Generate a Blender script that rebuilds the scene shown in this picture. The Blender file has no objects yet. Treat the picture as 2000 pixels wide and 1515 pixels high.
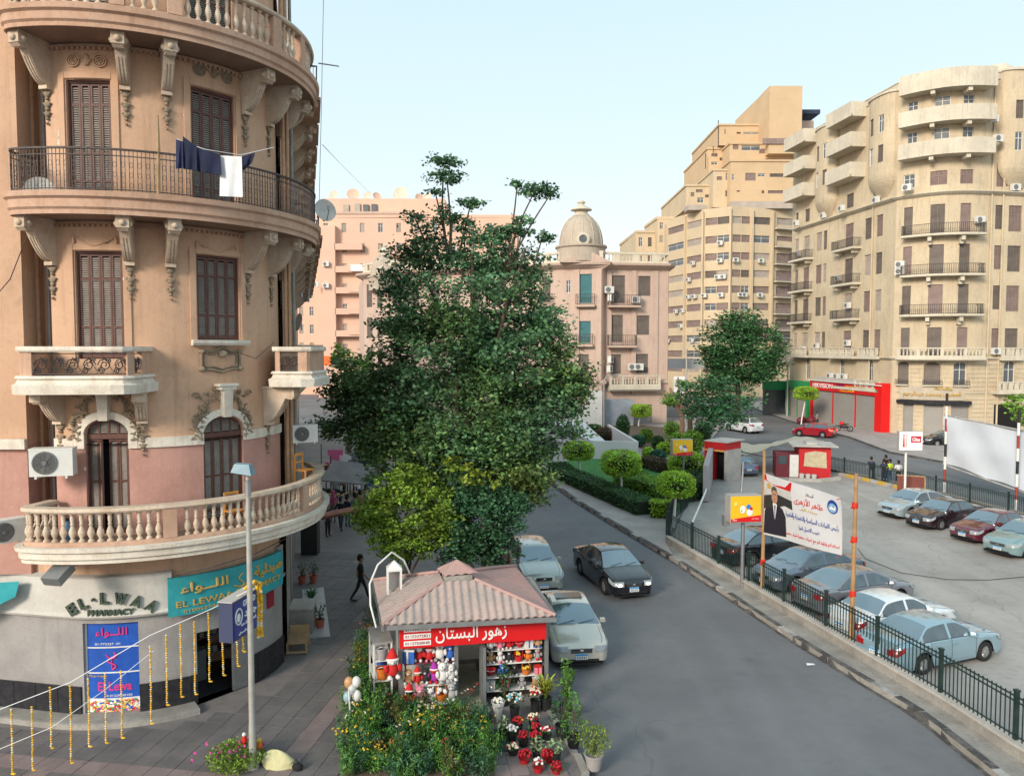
import bpy, bmesh, math, random, unicodedata
from mathutils import Vector, Matrix
import numpy as np
random.seed(7)
RN = random.Random(11)
sc = bpy.context.scene
COL = sc.collection
pi = math.pi
# camera
CAM_H = 9.0
TILT = math.atan(77.5/1500)
cam_d = bpy.data.cameras.new('camera'); cam = bpy.data.objects.new('camera', cam_d); COL.objects.link(cam)
cam_d.sensor_width = 36; cam_d.lens = 27.0; cam_d.clip_start = .1; cam_d.clip_end = 3000
cam.location = (0, 0, CAM_H); cam.rotation_euler = (pi/2-TILT, 0, 0)
sc.camera = cam
# world, sun, exposure
world = bpy.data.worlds.new('World'); sc.world = world; world.use_nodes = True
wn = world.node_tree; wn.nodes.clear()
def _wn(t, **k):
 n = wn.nodes.new(t)
 for a, b in k.items(): setattr(n, a, b)
 return n
SUN_EL, SUN_ROT = math.radians(24), math.radians(215)
sky = _wn('ShaderNodeTexSky', sky_type='NISHITA', sun_disc=False, sun_elevation=SUN_EL, sun_rotation=SUN_ROT,
   air_density=1.0, dust_density=2.0, ozone_density=1.2)
bg = _wn('ShaderNodeBackground'); bg.inputs['Strength'].default_value = 0.10
mixc = _wn('ShaderNodeMix', data_type='RGBA'); mixc.inputs[0].default_value = .82
tc = _wn('ShaderNodeTexCoord'); sep = _wn('ShaderNodeSeparateXYZ'); ramp = _wn('ShaderNodeValToRGB')
cr = ramp.color_ramp
cr.elements[0].position = 0.0; cr.elements[0].color = (5.2, 4.85, 4.7, 1)
cr.elements[1].position = 1.0; cr.elements[1].color = (3.1, 4.2, 4.7, 1)
for p_, c_ in ((.10, (5.0, 5.05, 5.0, 1)), (.24, (4.25, 5.0, 5.15, 1)), (.5, (3.5, 4.65, 5.0, 1))):
 e = cr.elements.new(p_); e.color = c_
wn.links.new(tc.outputs['Generated'], sep.inputs[0]); wn.links.new(sep.outputs['Z'], ramp.inputs[0])
wn.links.new(sky.outputs[0], mixc.inputs[6]); wn.links.new(ramp.outputs[0], mixc.inputs[7])
wn.links.new(mixc.outputs[2], bg.inputs[0])
wo = _wn('ShaderNodeOutputWorld'); wn.links.new(bg.outputs[0], wo.inputs[0])
sl = bpy.data.lights.new('sun', 'SUN'); sl.energy = 1.75; sl.angle = math.radians(16); sl.color = (1, .88, .74)
so = bpy.data.objects.new('sun', sl); COL.objects.link(so)
_sd = Vector((math.sin(SUN_ROT)*math.cos(SUN_EL), math.cos(SUN_ROT)*math.cos(SUN_EL), math.sin(SUN_EL)))
so.rotation_euler = (-_sd).to_track_quat('-Z', 'Y').to_euler()
vs = sc.view_settings; vs.view_transform = 'Standard'; vs.look = 'None'; vs.gamma = 1; vs.use_curve_mapping = False
vs.exposure = 1.08
sc.cycles.max_bounces = 6; sc.cycles.diffuse_bounces = 3; sc.cycles.glossy_bounces = 3; sc.cycles.transmission_bounces = 4
sc.cycles.caustics_reflective = False; sc.cycles.caustics_refractive = False
# survey helpers (used to lay the place out)
_c, _s = math.cos(TILT), math.sin(TILT)
def G(u, v, z=0):
 a = (u-1000)/1500; b = -(v-757.5)/1500
 k = (z-CAM_H)/(-_s+b*_c)
 return Vector((a*k, (_c+b*_s)*k, z))
def zat(x, y, v):
 q = (757.5-v)/1500
 return CAM_H + y*(q*_c-_s)/(_c+q*_s)
def PY(u, v, Y):
 z = zat(0, Y, v); f = Y*_c-(z-CAM_H)*_s
 return Vector(((u-1000)/1500*f, Y, z))
def proj(x, y, z):
 d = z-CAM_H; f = y*_c-d*_s
 return (1000+1500*x/f, 757.5-1500*(y*_s+d*_c)/f)
# materials
MATS = {}
def mat(name, rgb, rough=.8, var=.12, scale=2.0, bump=0., metal=0., spec=.4, dirt=0., dirtc=(.08, .07, .06), streak=0., coat=0.,
  emit=0., island=0., alpha=1., coord='Object', trans=0., fscale=30.):
 if name in MATS: return MATS[name]
 m = bpy.data.materials.new(name); m.use_nodes = True
 nt = m.node_tree; N = nt.nodes; L = nt.links
 b = N['Principled BSDF']
 b.inputs['Roughness'].default_value = rough; b.inputs['Metallic'].default_value = metal
 b.inputs['Specular IOR Level'].default_value = spec; b.inputs['Coat Weight'].default_value = coat
 if trans: b.inputs['Transmission Weight'].default_value = trans
 if alpha < 1: b.inputs['Alpha'].default_value = alpha
 t = N.new('ShaderNodeTexCoord') if coord != 'World' else N.new('ShaderNodeNewGeometry')
 vec = t.outputs[coord] if coord != 'World' else t.outputs['Position']
 n1 = N.new('ShaderNodeTexNoise'); n1.inputs['Scale'].default_value = scale; n1.inputs['Detail'].default_value = 8
 n1.inputs['Roughness'].default_value = .62
 L.new(vec, n1.inputs['Vector'])
 mp = N.new('ShaderNodeMapRange'); mp.inputs[1].default_value = .3; mp.inputs[2].default_value = .7
 mp.inputs[3].default_value = 1-var; mp.inputs[4].default_value = 1+var
 L.new(n1.outputs[0], mp.inputs[0])
 val = mp.outputs[0]
 if island:
  g = N.new('ShaderNodeNewGeometry'); m2 = N.new('ShaderNodeMapRange')
  m2.inputs[3].default_value = 1-island; m2.inputs[4].default_value = 1+island
  L.new(g.outputs['Random Per Island'], m2.inputs[0])
  mm = N.new('ShaderNodeMath'); mm.operation = 'MULTIPLY'; L.new(val, mm.inputs[0]); L.new(m2.outputs[0], mm.inputs[1]); val = mm.outputs[0]
 vm = N.new('ShaderNodeVectorMath'); vm.operation = 'SCALE'; vm.inputs[0].default_value = rgb[:3]; L.new(val, vm.inputs['Scale'])
 col = vm.outputs[0]
 if dirt or streak:
  n2 = N.new('ShaderNodeTexNoise'); n2.inputs['Scale'].default_value = scale*.35+.15; n2.inputs['Detail'].default_value = 10
  n2.inputs['Roughness'].default_value = .7
  if streak:
   mpp = N.new('ShaderNodeMapping'); mpp.inputs['Scale'].default_value = (3.0, 3.0, .35); L.new(vec, mpp.inputs[0]); L.new(mpp.outputs[0], n2.inputs['Vector'])
  else: L.new(vec, n2.inputs['Vector'])
  m3 = N.new('ShaderNodeMapRange'); m3.inputs[1].default_value = .48; m3.inputs[2].default_value = .75
  m3.inputs[3].default_value = 0; m3.inputs[4].default_value = max(dirt, streak); L.new(n2.outputs[0], m3.inputs[0])
  mx = N.new('ShaderNodeMix'); mx.data_type = 'RGBA'; L.new(m3.outputs[0], mx.inputs[0]); L.new(col, mx.inputs[6]); mx.inputs[7].default_value = (*dirtc, 1)
  col = mx.outputs[2]
 L.new(col, b.inputs['Base Color'])
 if emit:
  L.new(col, b.inputs['Emission Color']); b.inputs['Emission Strength'].default_value = emit
 if bump:
  n3 = N.new('ShaderNodeTexNoise'); n3.inputs['Scale'].default_value = fscale; n3.inputs['Detail'].default_value = 6; L.new(vec, n3.inputs['Vector'])
  bp = N.new('ShaderNodeBump'); bp.inputs['Strength'].default_value = bump; bp.inputs['Distance'].default_value = .02
  L.new(n3.outputs[0], bp.inputs['Height']); L.new(bp.outputs[0], b.inputs['Normal'])
 MATS[name] = m
 return m
def mixmat(name, c1, c2, scale, lo, hi, rough=.85, bump=.3, detail=10, c3=None, fscale=40, dist=.02, coord='World', streak=0., cracks=0.):
 """two-colour (three-colour) patchy surface in world space"""
 if name in MATS: return MATS[name]
 m = bpy.data.materials.new(name); m.use_nodes = True; N = m.node_tree.nodes; L = m.node_tree.links
 b = N['Principled BSDF']; b.inputs['Roughness'].default_value = rough; b.inputs['Specular IOR Level'].default_value = .3
 if coord == 'World': g = N.new('ShaderNodeNewGeometry').outputs['Position']
 else: g = N.new('ShaderNodeTexCoord').outputs['Object']
 n = N.new('ShaderNodeTexNoise'); n.inputs['Scale'].default_value = scale; n.inputs['Detail'].default_value = detail; n.inputs['Roughness'].default_value = .65
 L.new(g, n.inputs['Vector'])
 r = N.new('ShaderNodeMapRange'); r.inputs[1].default_value = lo; r.inputs[2].default_value = hi; L.new(n.outputs[0], r.inputs[0])
 x = N.new('ShaderNodeMix'); x.data_type = 'RGBA'; L.new(r.outputs[0], x.inputs[0]); x.inputs[6].default_value = (*c1, 1); x.inputs[7].default_value = (*c2, 1)
 out = x.outputs[2]
 n2 = N.new('ShaderNodeTexNoise'); n2.inputs['Scale'].default_value = scale*9+2; n2.inputs['Detail'].default_value = 8; L.new(g, n2.inputs['Vector'])
 r2 = N.new('ShaderNodeMapRange'); r2.inputs[1].default_value = .52; r2.inputs[2].default_value = .82; r2.inputs[4].default_value = .6; L.new(n2.outputs[0], r2.inputs[0])
 x2 = N.new('ShaderNodeMix'); x2.data_type = 'RGBA'; L.new(r2.outputs[0], x2.inputs[0]); L.new(out, x2.inputs[6])
 x2.inputs[7].default_value = (*(c3 or tuple(a*.7 for a in c1)), 1)
 fin = x2.outputs[2]
 def over(fac, colr):
  nonlocal fin
  xx = N.new('ShaderNodeMix'); xx.data_type = 'RGBA'; L.new(fac, xx.inputs[0]); L.new(fin, xx.inputs[6]); xx.inputs[7].default_value = (*colr, 1); fin = xx.outputs[2]
 def ranged(out, a, b_, c, d):
  rr = N.new('ShaderNodeMapRange'); rr.inputs[1].default_value = a; rr.inputs[2].default_value = b_; rr.inputs[3].default_value = c; rr.inputs[4].default_value = d; L.new(out, rr.inputs[0]); return rr.outputs[0]
 if streak:          # rain runs and soot
  for sc3, st in ((((3.2, 3.2, .28)), streak), (((.9, .9, .5)), streak*.7)):
   mp = N.new('ShaderNodeMapping'); mp.inputs['Scale'].default_value = sc3; L.new(g, mp.inputs[0]); ns = N.new('ShaderNodeTexNoise'); ns.inputs['Scale'].default_value = 1; ns.inputs['Detail'].default_value = 9; ns.inputs['Roughness'].default_value = .68
   L.new(mp.outputs[0], ns.inputs['Vector']); over(ranged(ns.outputs[0], .53, .74, 0, st), tuple(a*.42 for a in c1))
 if cracks:          # crack lines, repair patches, oil spots and paler wheel tracks
  wn_ = N.new('ShaderNodeTexNoise'); wn_.inputs['Scale'].default_value = .8; L.new(g, wn_.inputs['Vector']); av = N.new('ShaderNodeVectorMath'); av.operation = 'ADD'; L.new(g, av.inputs[0]); L.new(wn_.outputs['Color'], av.inputs[1])
  vo = N.new('ShaderNodeTexVoronoi'); vo.feature = 'DISTANCE_TO_EDGE'; vo.inputs['Scale'].default_value = .33; L.new(av.outputs[0], vo.inputs['Vector'])
  big_ = N.new('ShaderNodeTexNoise'); big_.inputs['Scale'].default_value = .09; L.new(g, big_.inputs['Vector'])
  m_ = N.new('ShaderNodeMath'); m_.operation = 'MULTIPLY'; L.new(ranged(vo.outputs['Distance'], .002, .009, cracks, 0), m_.inputs[0]); L.new(ranged(big_.outputs[0], .42, .6, 0, 1), m_.inputs[1]); over(m_.outputs[0], tuple(a*.35 for a in c1))
  v2 = N.new('ShaderNodeTexVoronoi'); v2.inputs['Scale'].default_value = .55; L.new(av.outputs[0], v2.inputs['Vector']); over(ranged(v2.outputs['Distance'], .03, .16, cracks*.8, 0), tuple(a*.45 for a in c1))
  mp = N.new('ShaderNodeMapping'); mp.inputs['Rotation'].default_value = (0, 0, math.radians(-14)); mp.inputs['Scale'].default_value = (.55, .035, 1); L.new(g, mp.inputs[0]); n5 = N.new('ShaderNodeTexNoise'); n5.inputs['Scale'].default_value = 1; n5.inputs['Detail'].default_value = 4; L.new(mp.outputs[0], n5.inputs['Vector']); over(ranged(n5.outputs[0], .5, .68, 0, .45), tuple(min(.5, a*1.55) for a in c1))
 L.new(fin, b.inputs['Base Color'])
 n3 = N.new('ShaderNodeTexNoise'); n3.inputs['Scale'].default_value = fscale; n3.inputs['Detail'].default_value = 5; L.new(g, n3.inputs['Vector'])
 bp = N.new('ShaderNodeBump'); bp.inputs['Strength'].default_value = bump; bp.inputs['Distance'].default_value = dist
 L.new(n3.outputs[0], bp.inputs['Height']); L.new(bp.outputs[0], b.inputs['Normal'])
 MATS[name] = m
 return m
# mesh helpers
class MB:
 def __init__(s): s.v = []; s.f = []; s.m = []; s.mi = 0
 def add(s, vs, fs, M=None):
  o = len(s.v)
  if M is not None: vs = [M @ Vector(p) for p in vs]
  s.v.extend([tuple(p) for p in vs]); s.f.extend([tuple(i+o for i in f) for f in fs]); s.m.extend([s.mi]*len(fs)); return s
 def box(s, c, d, rz=0, M=None, taper=1.0):
  x, y, z = d[0]/2, d[1]/2, d[2]/2
  vs = [(-x, -y, -z), (x, -y, -z), (x, y, -z), (-x, y, -z)] + [(-x*taper, -y*taper, z), (x*taper, -y*taper, z), (x*taper, y*taper, z), (-x*taper, y*taper, z)]
  T = Matrix.Translation(c) @ Matrix.Rotation(rz, 4, 'Z')
  if M is not None: T = M @ T
  return s.add(vs, [(3, 2, 1, 0), (4, 5, 6, 7), (0, 1, 5, 4), (1, 2, 6, 5), (2, 3, 7, 6), (3, 0, 4, 7)], T)
 def bx(s, x0, x1, y0, y1, z0, z1, M=None): return s.box(((x0+x1)/2, (y0+y1)/2, (z0+z1)/2), (x1-x0, y1-y0, z1-z0), M=M)
 def quad(s, a, b, c, d): return s.add([a, b, c, d], [(0, 1, 2, 3)])
 def tube(s, pts, rs, n=8, cap=True):
  pts = [Vector(p) for p in pts]
  if not hasattr(rs, '__len__'): rs = [rs]*len(pts)
  vs = []; fs = []; up = Vector((0, 0, 1)); prev = None
  for i, p in enumerate(pts):
   t = (pts[min(i+1, len(pts)-1)]-pts[max(i-1, 0)])
   if t.length < 1e-9: t = Vector((0, 0, 1))
   t.normalize()
   if prev is None:
    a = t.cross(Vector((0, 0, 1)) if abs(t.z) < .9 else Vector((1, 0, 0))).normalized()
   else:
    a = (prev-t*prev.dot(t))
    a = a.normalized() if a.length > 1e-6 else t.orthogonal().normalized()
   prev = a; b = t.cross(a)
   for k in range(n):
    an = 2*pi*k/n; vs.append(p+(a*math.cos(an)+b*math.sin(an))*rs[i])
  for i in range(len(pts)-1):
   for k in range(n):
    fs.append((i*n+k, i*n+(k+1) % n, (i+1)*n+(k+1) % n, (i+1)*n+k))
  if cap: fs.append(tuple(range(n))[::-1]); fs.append(tuple((len(pts)-1)*n+k for k in range(n)))
  return s.add(vs, fs)
 def lathe(s, prof, n=12, M=None, c=(0, 0, 0)):
  vs = []; fs = []
  for r, z in prof:
   for k in range(n): vs.append((c[0]+r*math.cos(2*pi*k/n), c[1]+r*math.sin(2*pi*k/n), c[2]+z))
  for i in range(len(prof)-1):
   for k in range(n): fs.append((i*n+k, i*n+(k+1) % n, (i+1)*n+(k+1) % n, (i+1)*n+k))
  fs.append(tuple(range(n))[::-1]); fs.append(tuple((len(prof)-1)*n+k for k in range(n)))
  return s.add(vs, fs, M)
 def ell(s, c, r, n=10, m=6, M=None):
  prof = [(max(.001, math.cos(-pi/2+pi*i/m)), math.sin(-pi/2+pi*i/m)) for i in range(m+1)]
  T = Matrix.Translation(c) @ Matrix.Diagonal((r[0], r[1], r[2], 1))
  if M is not None: T = T @ M
  return s.lathe(prof, n, T)
 def prism(s, poly, z0, z1, M=None):
  n = len(poly); vs = [(x, y, z0) for x, y in poly]+[(x, y, z1) for x, y in poly]
  fs = [tuple(range(n))[::-1], tuple(range(n, 2*n))]+[(i, (i+1) % n, n+(i+1) % n, n+i) for i in range(n)]
  return s.add(vs, fs, M)
 def mesh(s, name, mats, smooth=0):
  me = bpy.data.meshes.new(name); me.from_pydata(s.v, [], s.f)
  if not isinstance(mats, (list, tuple)): mats = [mats]
  for m in mats: me.materials.append(m)
  if len(mats) > 1: me.polygons.foreach_set('material_index', s.m)
  if smooth:
   me.polygons.foreach_set('use_smooth', [True]*len(me.polygons)); me.set_sharp_from_angle(angle=math.radians(smooth))
  me.update(); return me
 def build(s, name, mats, parent=None, smooth=0, loc=None, rz=0):
  return link(name, s.mesh(name, mats, smooth), parent, loc, rz)
def link(name, me, parent=None, loc=None, rz=0):
 o = bpy.data.objects.new(name, me); COL.objects.link(o)
 if parent is not None: o.parent = parent
 if loc is not None: o.location = loc
 if rz: o.rotation_euler = (0, 0, rz)
 return o
def tag(o, label, cat, group=None):
 o['label'] = label; o['category'] = cat
 if group: o['group'] = group
 return o
def struct(o): o['kind'] = 'structure'; return o
def stuff(o): o['kind'] = 'stuff'; return o
def thing(name, label, cat, loc=(0, 0, 0), rz=0, group=None):
 o = bpy.data.objects.new(name, None); COL.objects.link(o); o.location = loc; o.rotation_euler = (0, 0, rz)
 o.empty_display_size = .2
 return tag(o, label, cat, group)
def copy_tree(o, parent=None, loc=None, rz=None):
 c = o.copy(); COL.objects.link(c)
 if parent is not None: c.parent = parent
 if loc is not None: c.location = loc
 if rz is not None: c.rotation_euler = (0, 0, rz)
 for ch in KIDS(o): copy_tree(ch, c)
 return c
def KIDS(o):
 return [c for c in list(COL.objects) if c.parent == o] if False else list(o.children)
# plan paths; outward is to the right of travel seen from above, i.e. towards the street
class Path:
 def __init__(s, pts):
  s.p = [Vector((a, b)) for a, b in pts]; s.c = [0]
  for a, b in zip(s.p, s.p[1:]): s.c.append(s.c[-1]+(b-a).length)
  s.L = s.c[-1]
 def seg(s, t):
  t = min(max(t, 0), s.L)
  for i in range(len(s.c)-1):
   if t <= s.c[i+1]+1e-9: return i, (t-s.c[i])/max(1e-9, s.c[i+1]-s.c[i])
  return len(s.c)-2, 1.
 def tan(s, t):
  i, f = s.seg(t); d = (s.p[i+1]-s.p[i]).normalized()
  if f < .5 and i > 0: e = (s.p[i]-s.p[i-1]).normalized(); g = .5+f
  elif f >= .5 and i < len(s.p)-2: e = (s.p[i+2]-s.p[i+1]).normalized(); g = 1.5-f
  else: return d
  if e.dot(d) < .85: return d
  return (e*(1-g)+d*g).normalized()
 def pos(s, t, d=0, z=0):
  i, f = s.seg(t); q = s.p[i].lerp(s.p[i+1], f); n = s.tan(t)
  return Vector((q.x+n.y*d, q.y-n.x*d, z))
 def ang(s, t):
  n = s.tan(t); return math.atan2(n.y, n.x)
 def s_at(s, u, z=9, d=0, s0=0, s1=None):
  s1 = s.L if s1 is None else s1
  best = None
  for k in range(401):
   t = s0+(s1-s0)*k/400; q = s.pos(t, d, z); e = abs(proj(q.x, q.y, z)[0]-u)
   if best is None or e < best[0]: best = (e, t)
  return best[1]
 def off(s, d, s0=0, s1=None, n=None):
  s1 = s.L if s1 is None else s1; n = n or max(2, int((s1-s0)/.25))
  return Path([tuple(s.pos(s0+(s1-s0)*k/n, d)[:2]) for k in range(n+1)])
def arc(cx, cy, R, a0, a1, n=40):
 return [(cx+R*math.sin(math.radians(a0+(a1-a0)*k/n)), cy-R*math.cos(math.radians(a0+(a1-a0)*k/n))) for k in range(n+1)]
def stations(path, s0, s1, step):
 st = [s0+(s1-s0)*k/max(1, math.ceil((s1-s0)/step)) for k in range(max(1, math.ceil((s1-s0)/step))+1)]
 st += [c for c in path.c if s0+.01 < c < s1-.01] if len(path.c) < 14 else []
 return sorted(set(round(x, 5) for x in st))
def sweep(mb, path, prof, s0=0, s1=None, step=.3):
 s1 = path.L if s1 is None else s1
 st = stations(path, s0, s1, step); n = len(prof); vs = []
 for t in st:
  for d, z in prof: vs.append(path.pos(t, d, z))
 fs = []
 for i in range(len(st)-1):
  for k in range(n): fs.append((i*n+k, i*n+(k+1) % n, (i+1)*n+(k+1) % n, (i+1)*n+k))
 fs.append(tuple(range(n))[::-1]); fs.append(tuple((len(st)-1)*n+k for k in range(n)))
 return mb.add(vs, fs)
def rect(d0, d1, z0, z1): return [(d0, z0), (d1, z0), (d1, z1), (d0, z1)]
def wall(mb, path, s0, s1, z0, z1, ops=(), reveal=.22, d=0, step=.6):
 """wall skin with real openings; ops = (sa, sb, za, zb, arched)"""
 ops = [o if o[3] <= z1 else (o[0], o[1], o[2], z1, 0) for o in ops if o[1] > s0 and o[0] < s1 and o[3] > z0 and o[2] < z1]
 S = set(stations(path, s0, s1, step)); Z = {z0, z1}
 for o in ops:
  S |= {max(s0, o[0]), min(s1, o[1])}; Z |= {max(z0, o[2]), min(z1, o[3])}
 S = sorted(S); S = [S[0]]+[b for a, b in zip(S, S[1:]) if b-a > 1e-4]; Z = sorted(Z)
 P = lambda t, dd, z: path.pos(t, dd, z)
 for a, b in zip(S, S[1:]):
  run = None
  for c, e in zip(Z, Z[1:]):
   m = ((a+b)/2, (c+e)/2)
   hole = any(o[0] < m[0] < o[1] and o[2] < m[1] < o[3] for o in ops)
   if hole:
    if run is not None: mb.quad(P(a, d, run), P(b, d, run), P(b, d, c), P(a, d, c)); run = None
   elif run is None: run = c
  if run is not None: mb.quad(P(a, d, run), P(b, d, run), P(b, d, z1), P(a, d, z1))
 for sa, sb, za, zb, ar in ops:
  sa = max(sa, s0); sb = min(sb, s1); za = max(za, z0); zb = min(zb, z1)
  r = (sb-sa)/2; spring = zb-r*ar if ar else zb
  mb.quad(P(sa, d, za), P(sa, d-reveal, za), P(sa, d-reveal, spring), P(sa, d, spring))
  mb.quad(P(sb, d-reveal, za), P(sb, d, za), P(sb, d, spring), P(sb, d-reveal, spring))
  mb.quad(P(sa, d, za), P(sb, d, za), P(sb, d-reveal, za), P(sa, d-reveal, za))
  if ar:
   n = 10; A = [(sa+r-r*math.cos(pi*k/n), spring+r*ar*math.sin(pi*k/n)) for k in range(n+1)]
   for (x0, y0), (x1, y1) in zip(A, A[1:]):
    mb.quad(P(x0, d, y0), P(x1, d, y1), P(x1, d, zb), P(x0, d, zb))
    mb.quad(P(x0, d, y0), P(x0, d-reveal, y0), P(x1, d-reveal, y1), P(x1, d, y1))
  else: mb.quad(P(sa, d-reveal, zb), P(sb, d-reveal, zb), P(sb, d, zb), P(sa, d, zb))
 return mb
CACHE = {}
def cached(key, fn):
 if key not in CACHE: CACHE[key] = fn()
 return CACHE[key]
# lettering
_forms = {}
for cp in range(0xFE70, 0xFEFD):
 dd = unicodedata.decomposition(chr(cp)).split()
 if len(dd) == 2: _forms.setdefault(chr(int(dd[1], 16)), {})[dd[0].strip('<>')] = chr(cp)
 elif len(dd) == 3: _forms.setdefault(chr(int(dd[1], 16))+chr(int(dd[2], 16)), {})[dd[0].strip('<>')] = chr(cp)
def ar(txt):
 out = []
 for w in txt.split(' '):
  L = []; i = 0
  while i < len(w):
   if w[i:i+2] in _forms and w[i] == '\u0644': L.append(w[i:i+2]); i += 2
   else: L.append(w[i]); i += 1
  dual = lambda ch: ch == '\u0640' or 'initial' in _forms.get(ch, {})
  joins = lambda ch: ch == '\u0640' or 'final' in _forms.get(ch, {})
  r = ''
  for k, ch in enumerate(L):
   pv = k > 0 and dual(L[k-1]) and joins(ch); nx = k < len(L)-1 and dual(ch) and joins(L[k+1])
   f = _forms.get(ch)
   if not f: r += ch; continue
   r += f.get('medial' if pv and nx else 'final' if pv else 'initial' if nx else 'isolated', ch)
  out.append(r[::-1])
 return ' '.join(out[::-1])
def text_mesh(txt, size=1, ext=.01, bold=0., width=None, height=None):
 cu = bpy.data.curves.new('lettering', 'FONT'); cu.body = txt; cu.size = size; cu.extrude = ext
 arabic = any(ord(c_) > 0x600 for c_ in txt)
 if arabic: cu.bevel_depth = max(.014, bold); cu.bevel_resolution = 0
 else: cu.offset = bold
 cu.align_x = 'CENTER'; cu.resolution_u = 3
 o = bpy.data.objects.new('tmp_text', cu); COL.objects.link(o); bpy.context.view_layer.update()
 dg = bpy.context.evaluated_depsgraph_get(); me = bpy.data.meshes.new_from_object(o.evaluated_get(dg)); me.name = 'lettering'
 bpy.data.objects.remove(o); bpy.data.curves.remove(cu)
 if len(me.vertices) == 0: return me
 co = np.empty(len(me.vertices)*3, 'f'); me.vertices.foreach_get('co', co); co = co.reshape(-1, 3)
 lo, hi = co.min(0), co.max(0); c = (lo+hi)/2; c[2] = 0; co -= c
 if width: co[:, 0] *= width/max(1e-6, hi[0]-lo[0])
 if height: co[:, 1] *= height/max(1e-6, hi[1]-lo[1])
 me.vertices.foreach_set('co', co.ravel()); me.update()
 return me
def letters(txt, m, parent, loc, rz=0, width=None, height=None, ext=.01, bold=0., name='lettering', rx=pi/2, roll=0):
 """upright lettering; reads left to right along local x turned by rz, facing local -y"""
 me = text_mesh(txt, 1, ext, bold, width, height); me.materials.clear(); me.materials.append(m)
 o = link(name, me, parent, loc); o.rotation_euler = (rx, roll, rz); return o
# shared materials
M_asph = mixmat('asphalt', (.128, .131, .140), (.185, .187, .194), .12, .38, .62, rough=.75, bump=.25, c3=(.125, .123, .128), fscale=60, cracks=.42)
M_lot = mixmat('parking_asphalt', (.30, .275, .255), (.38, .355, .33), .22, .4, .6, rough=.9, bump=.3, c3=(.22, .2, .19), fscale=50, cracks=.38)
M_pave = mixmat('paving', (.165, .15, .147), (.22, .198, .192), .35, .4, .62, rough=.7, bump=.3, c3=(.10, .09, .088), fscale=30)
M_pave2 = mixmat('paving_light', (.33, .29, .275), (.41, .37, .35), .5, .4, .62, rough=.85, bump=.3, c3=(.2, .18, .17))
M_tile_p = mixmat('tile_pink', (.25, .195, .187), (.20, .155, .148), 1.5, .4, .6, rough=.75, bump=.2, c3=(.18, .13, .125))
M_tile_g = mixmat('tile_grey', (.165, .15, .147), (.125, .116, .115), 1.2, .4, .6, rough=.7, bump=.2, c3=(.10, .09, .09))
M_kerb_d = mixmat('kerb_black', (.06, .058, .058), (.13, .125, .12), 2, .45, .6, rough=.8, c3=(.28, .26, .25))
M_kerb_l = mixmat('kerb_white', (.42, .40, .38), (.25, .235, .22), 2, .45, .62, rough=.8, c3=(.12, .11, .10))
M_conc = mixmat('concrete', (.34, .32, .29), (.24, .225, .205), 1.5, .4, .62, c3=(.14, .13, .12))
M_conc_l = mixmat('concrete_light', (.5, .47, .43), (.4, .375, .345), 1.5, .4, .62, c3=(.24, .22, .2))
M_soil = mixmat('soil', (.17, .12, .09), (.12, .09, .07), 2, .4, .6, rough=.95, c3=(.2, .15, .12))
M_grass = mixmat('lawn', (.045, .17, .05), (.07, .23, .055), 1.5, .4, .6, rough=.9, c3=(.02, .08, .025))
# ground
def sheet(name, poly, z, m, th=None, parent=None, zb=None):
 mb = MB(); poly = [(p[0], p[1]) for p in poly]
 area = sum(a[0]*b[1]-b[0]*a[1] for a, b in zip(poly, poly[1:]+poly[:1]))
 if area < 0: poly = poly[::-1]
 if th: mb.prism(poly, z-th, z)
 else: mb.add([(x, y, z) for x, y in poly], [tuple(range(len(poly)))])
 return struct(mb.build(name, m, parent))
sheet('ground', [(-900, -200), (900, -200), (900, 1600), (-900, 1600)], -.02, M_asph)
sheet('road', [(-300, -60), (300, -60), (300, 500), (-300, 500)], 0, M_asph)
LK = [(1.9, -5), (1.75, 10), (1.51, 15.75), (.75, 19.0), (.45, 21), (.0, 24), (-.5, 28), (-1.3, 33), (-3.2, 42), (-6, 52), (-9.5, 66), (-14, 90)]
sheet('pavement', [(-60, -5)]+LK+[(-60, 90)], .12, M_pave, .16)
RK = [G(1060, 930), G(1075, 945), G(1130, 985), G(1200, 1028), G(1320, 1100), G(1440, 1180), G(1560, 1260), G(1700, 1345), G(1792, 1400), G(1935, 1515)]
RK = [(p.x, p.y) for p in RK]; RK += [(10.6, 10), (11.5, 0), (12, -5)]
RKP = Path([(.3, 64), (1.4, 58)]+RK)
FB = [(7.13, 34.79), (8.4, 29.2), (9.59, 23.54), (10.71, 18.34), (11.01, 16.25), (12.1, 10), (13.5, 0)]
FBP = Path(FB)
sheet('verge', RK[4:]+FB[::-1], .16, M_conc, .2)
sheet('garden_pavement', [(-4, 82), (.3, 64), (1.4, 58)]+RK[:5]+[(7.1, 34.9), (8.0, 38.0), (14.1, 55.6), (18.5, 72), (23.5, 86), (25, 98), (-10, 98)], .14, M_pave2, .18)
sheet('parking_lot', [(7.2, 34.8)]+FB[1:]+[(60, 0), (60, 20), (30, 30), (27, 40.4), (26.4, 43.1), (25.4, 48.3), (23.7, 55), (14.2, 55.4), (9.0, 40.5)], .03, M_lot)
kerb = struct(MB().build('kerb', M_kerb_d)) if False else None
kb = MB(); sweep(kb, RKP, [(-.02, -.05), (.10, -.05), (.10, .02), (-.02, .02)], 0, RKP.L, .8)
kerb = struct(kb.build('kerb', M_kerb_d))
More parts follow.
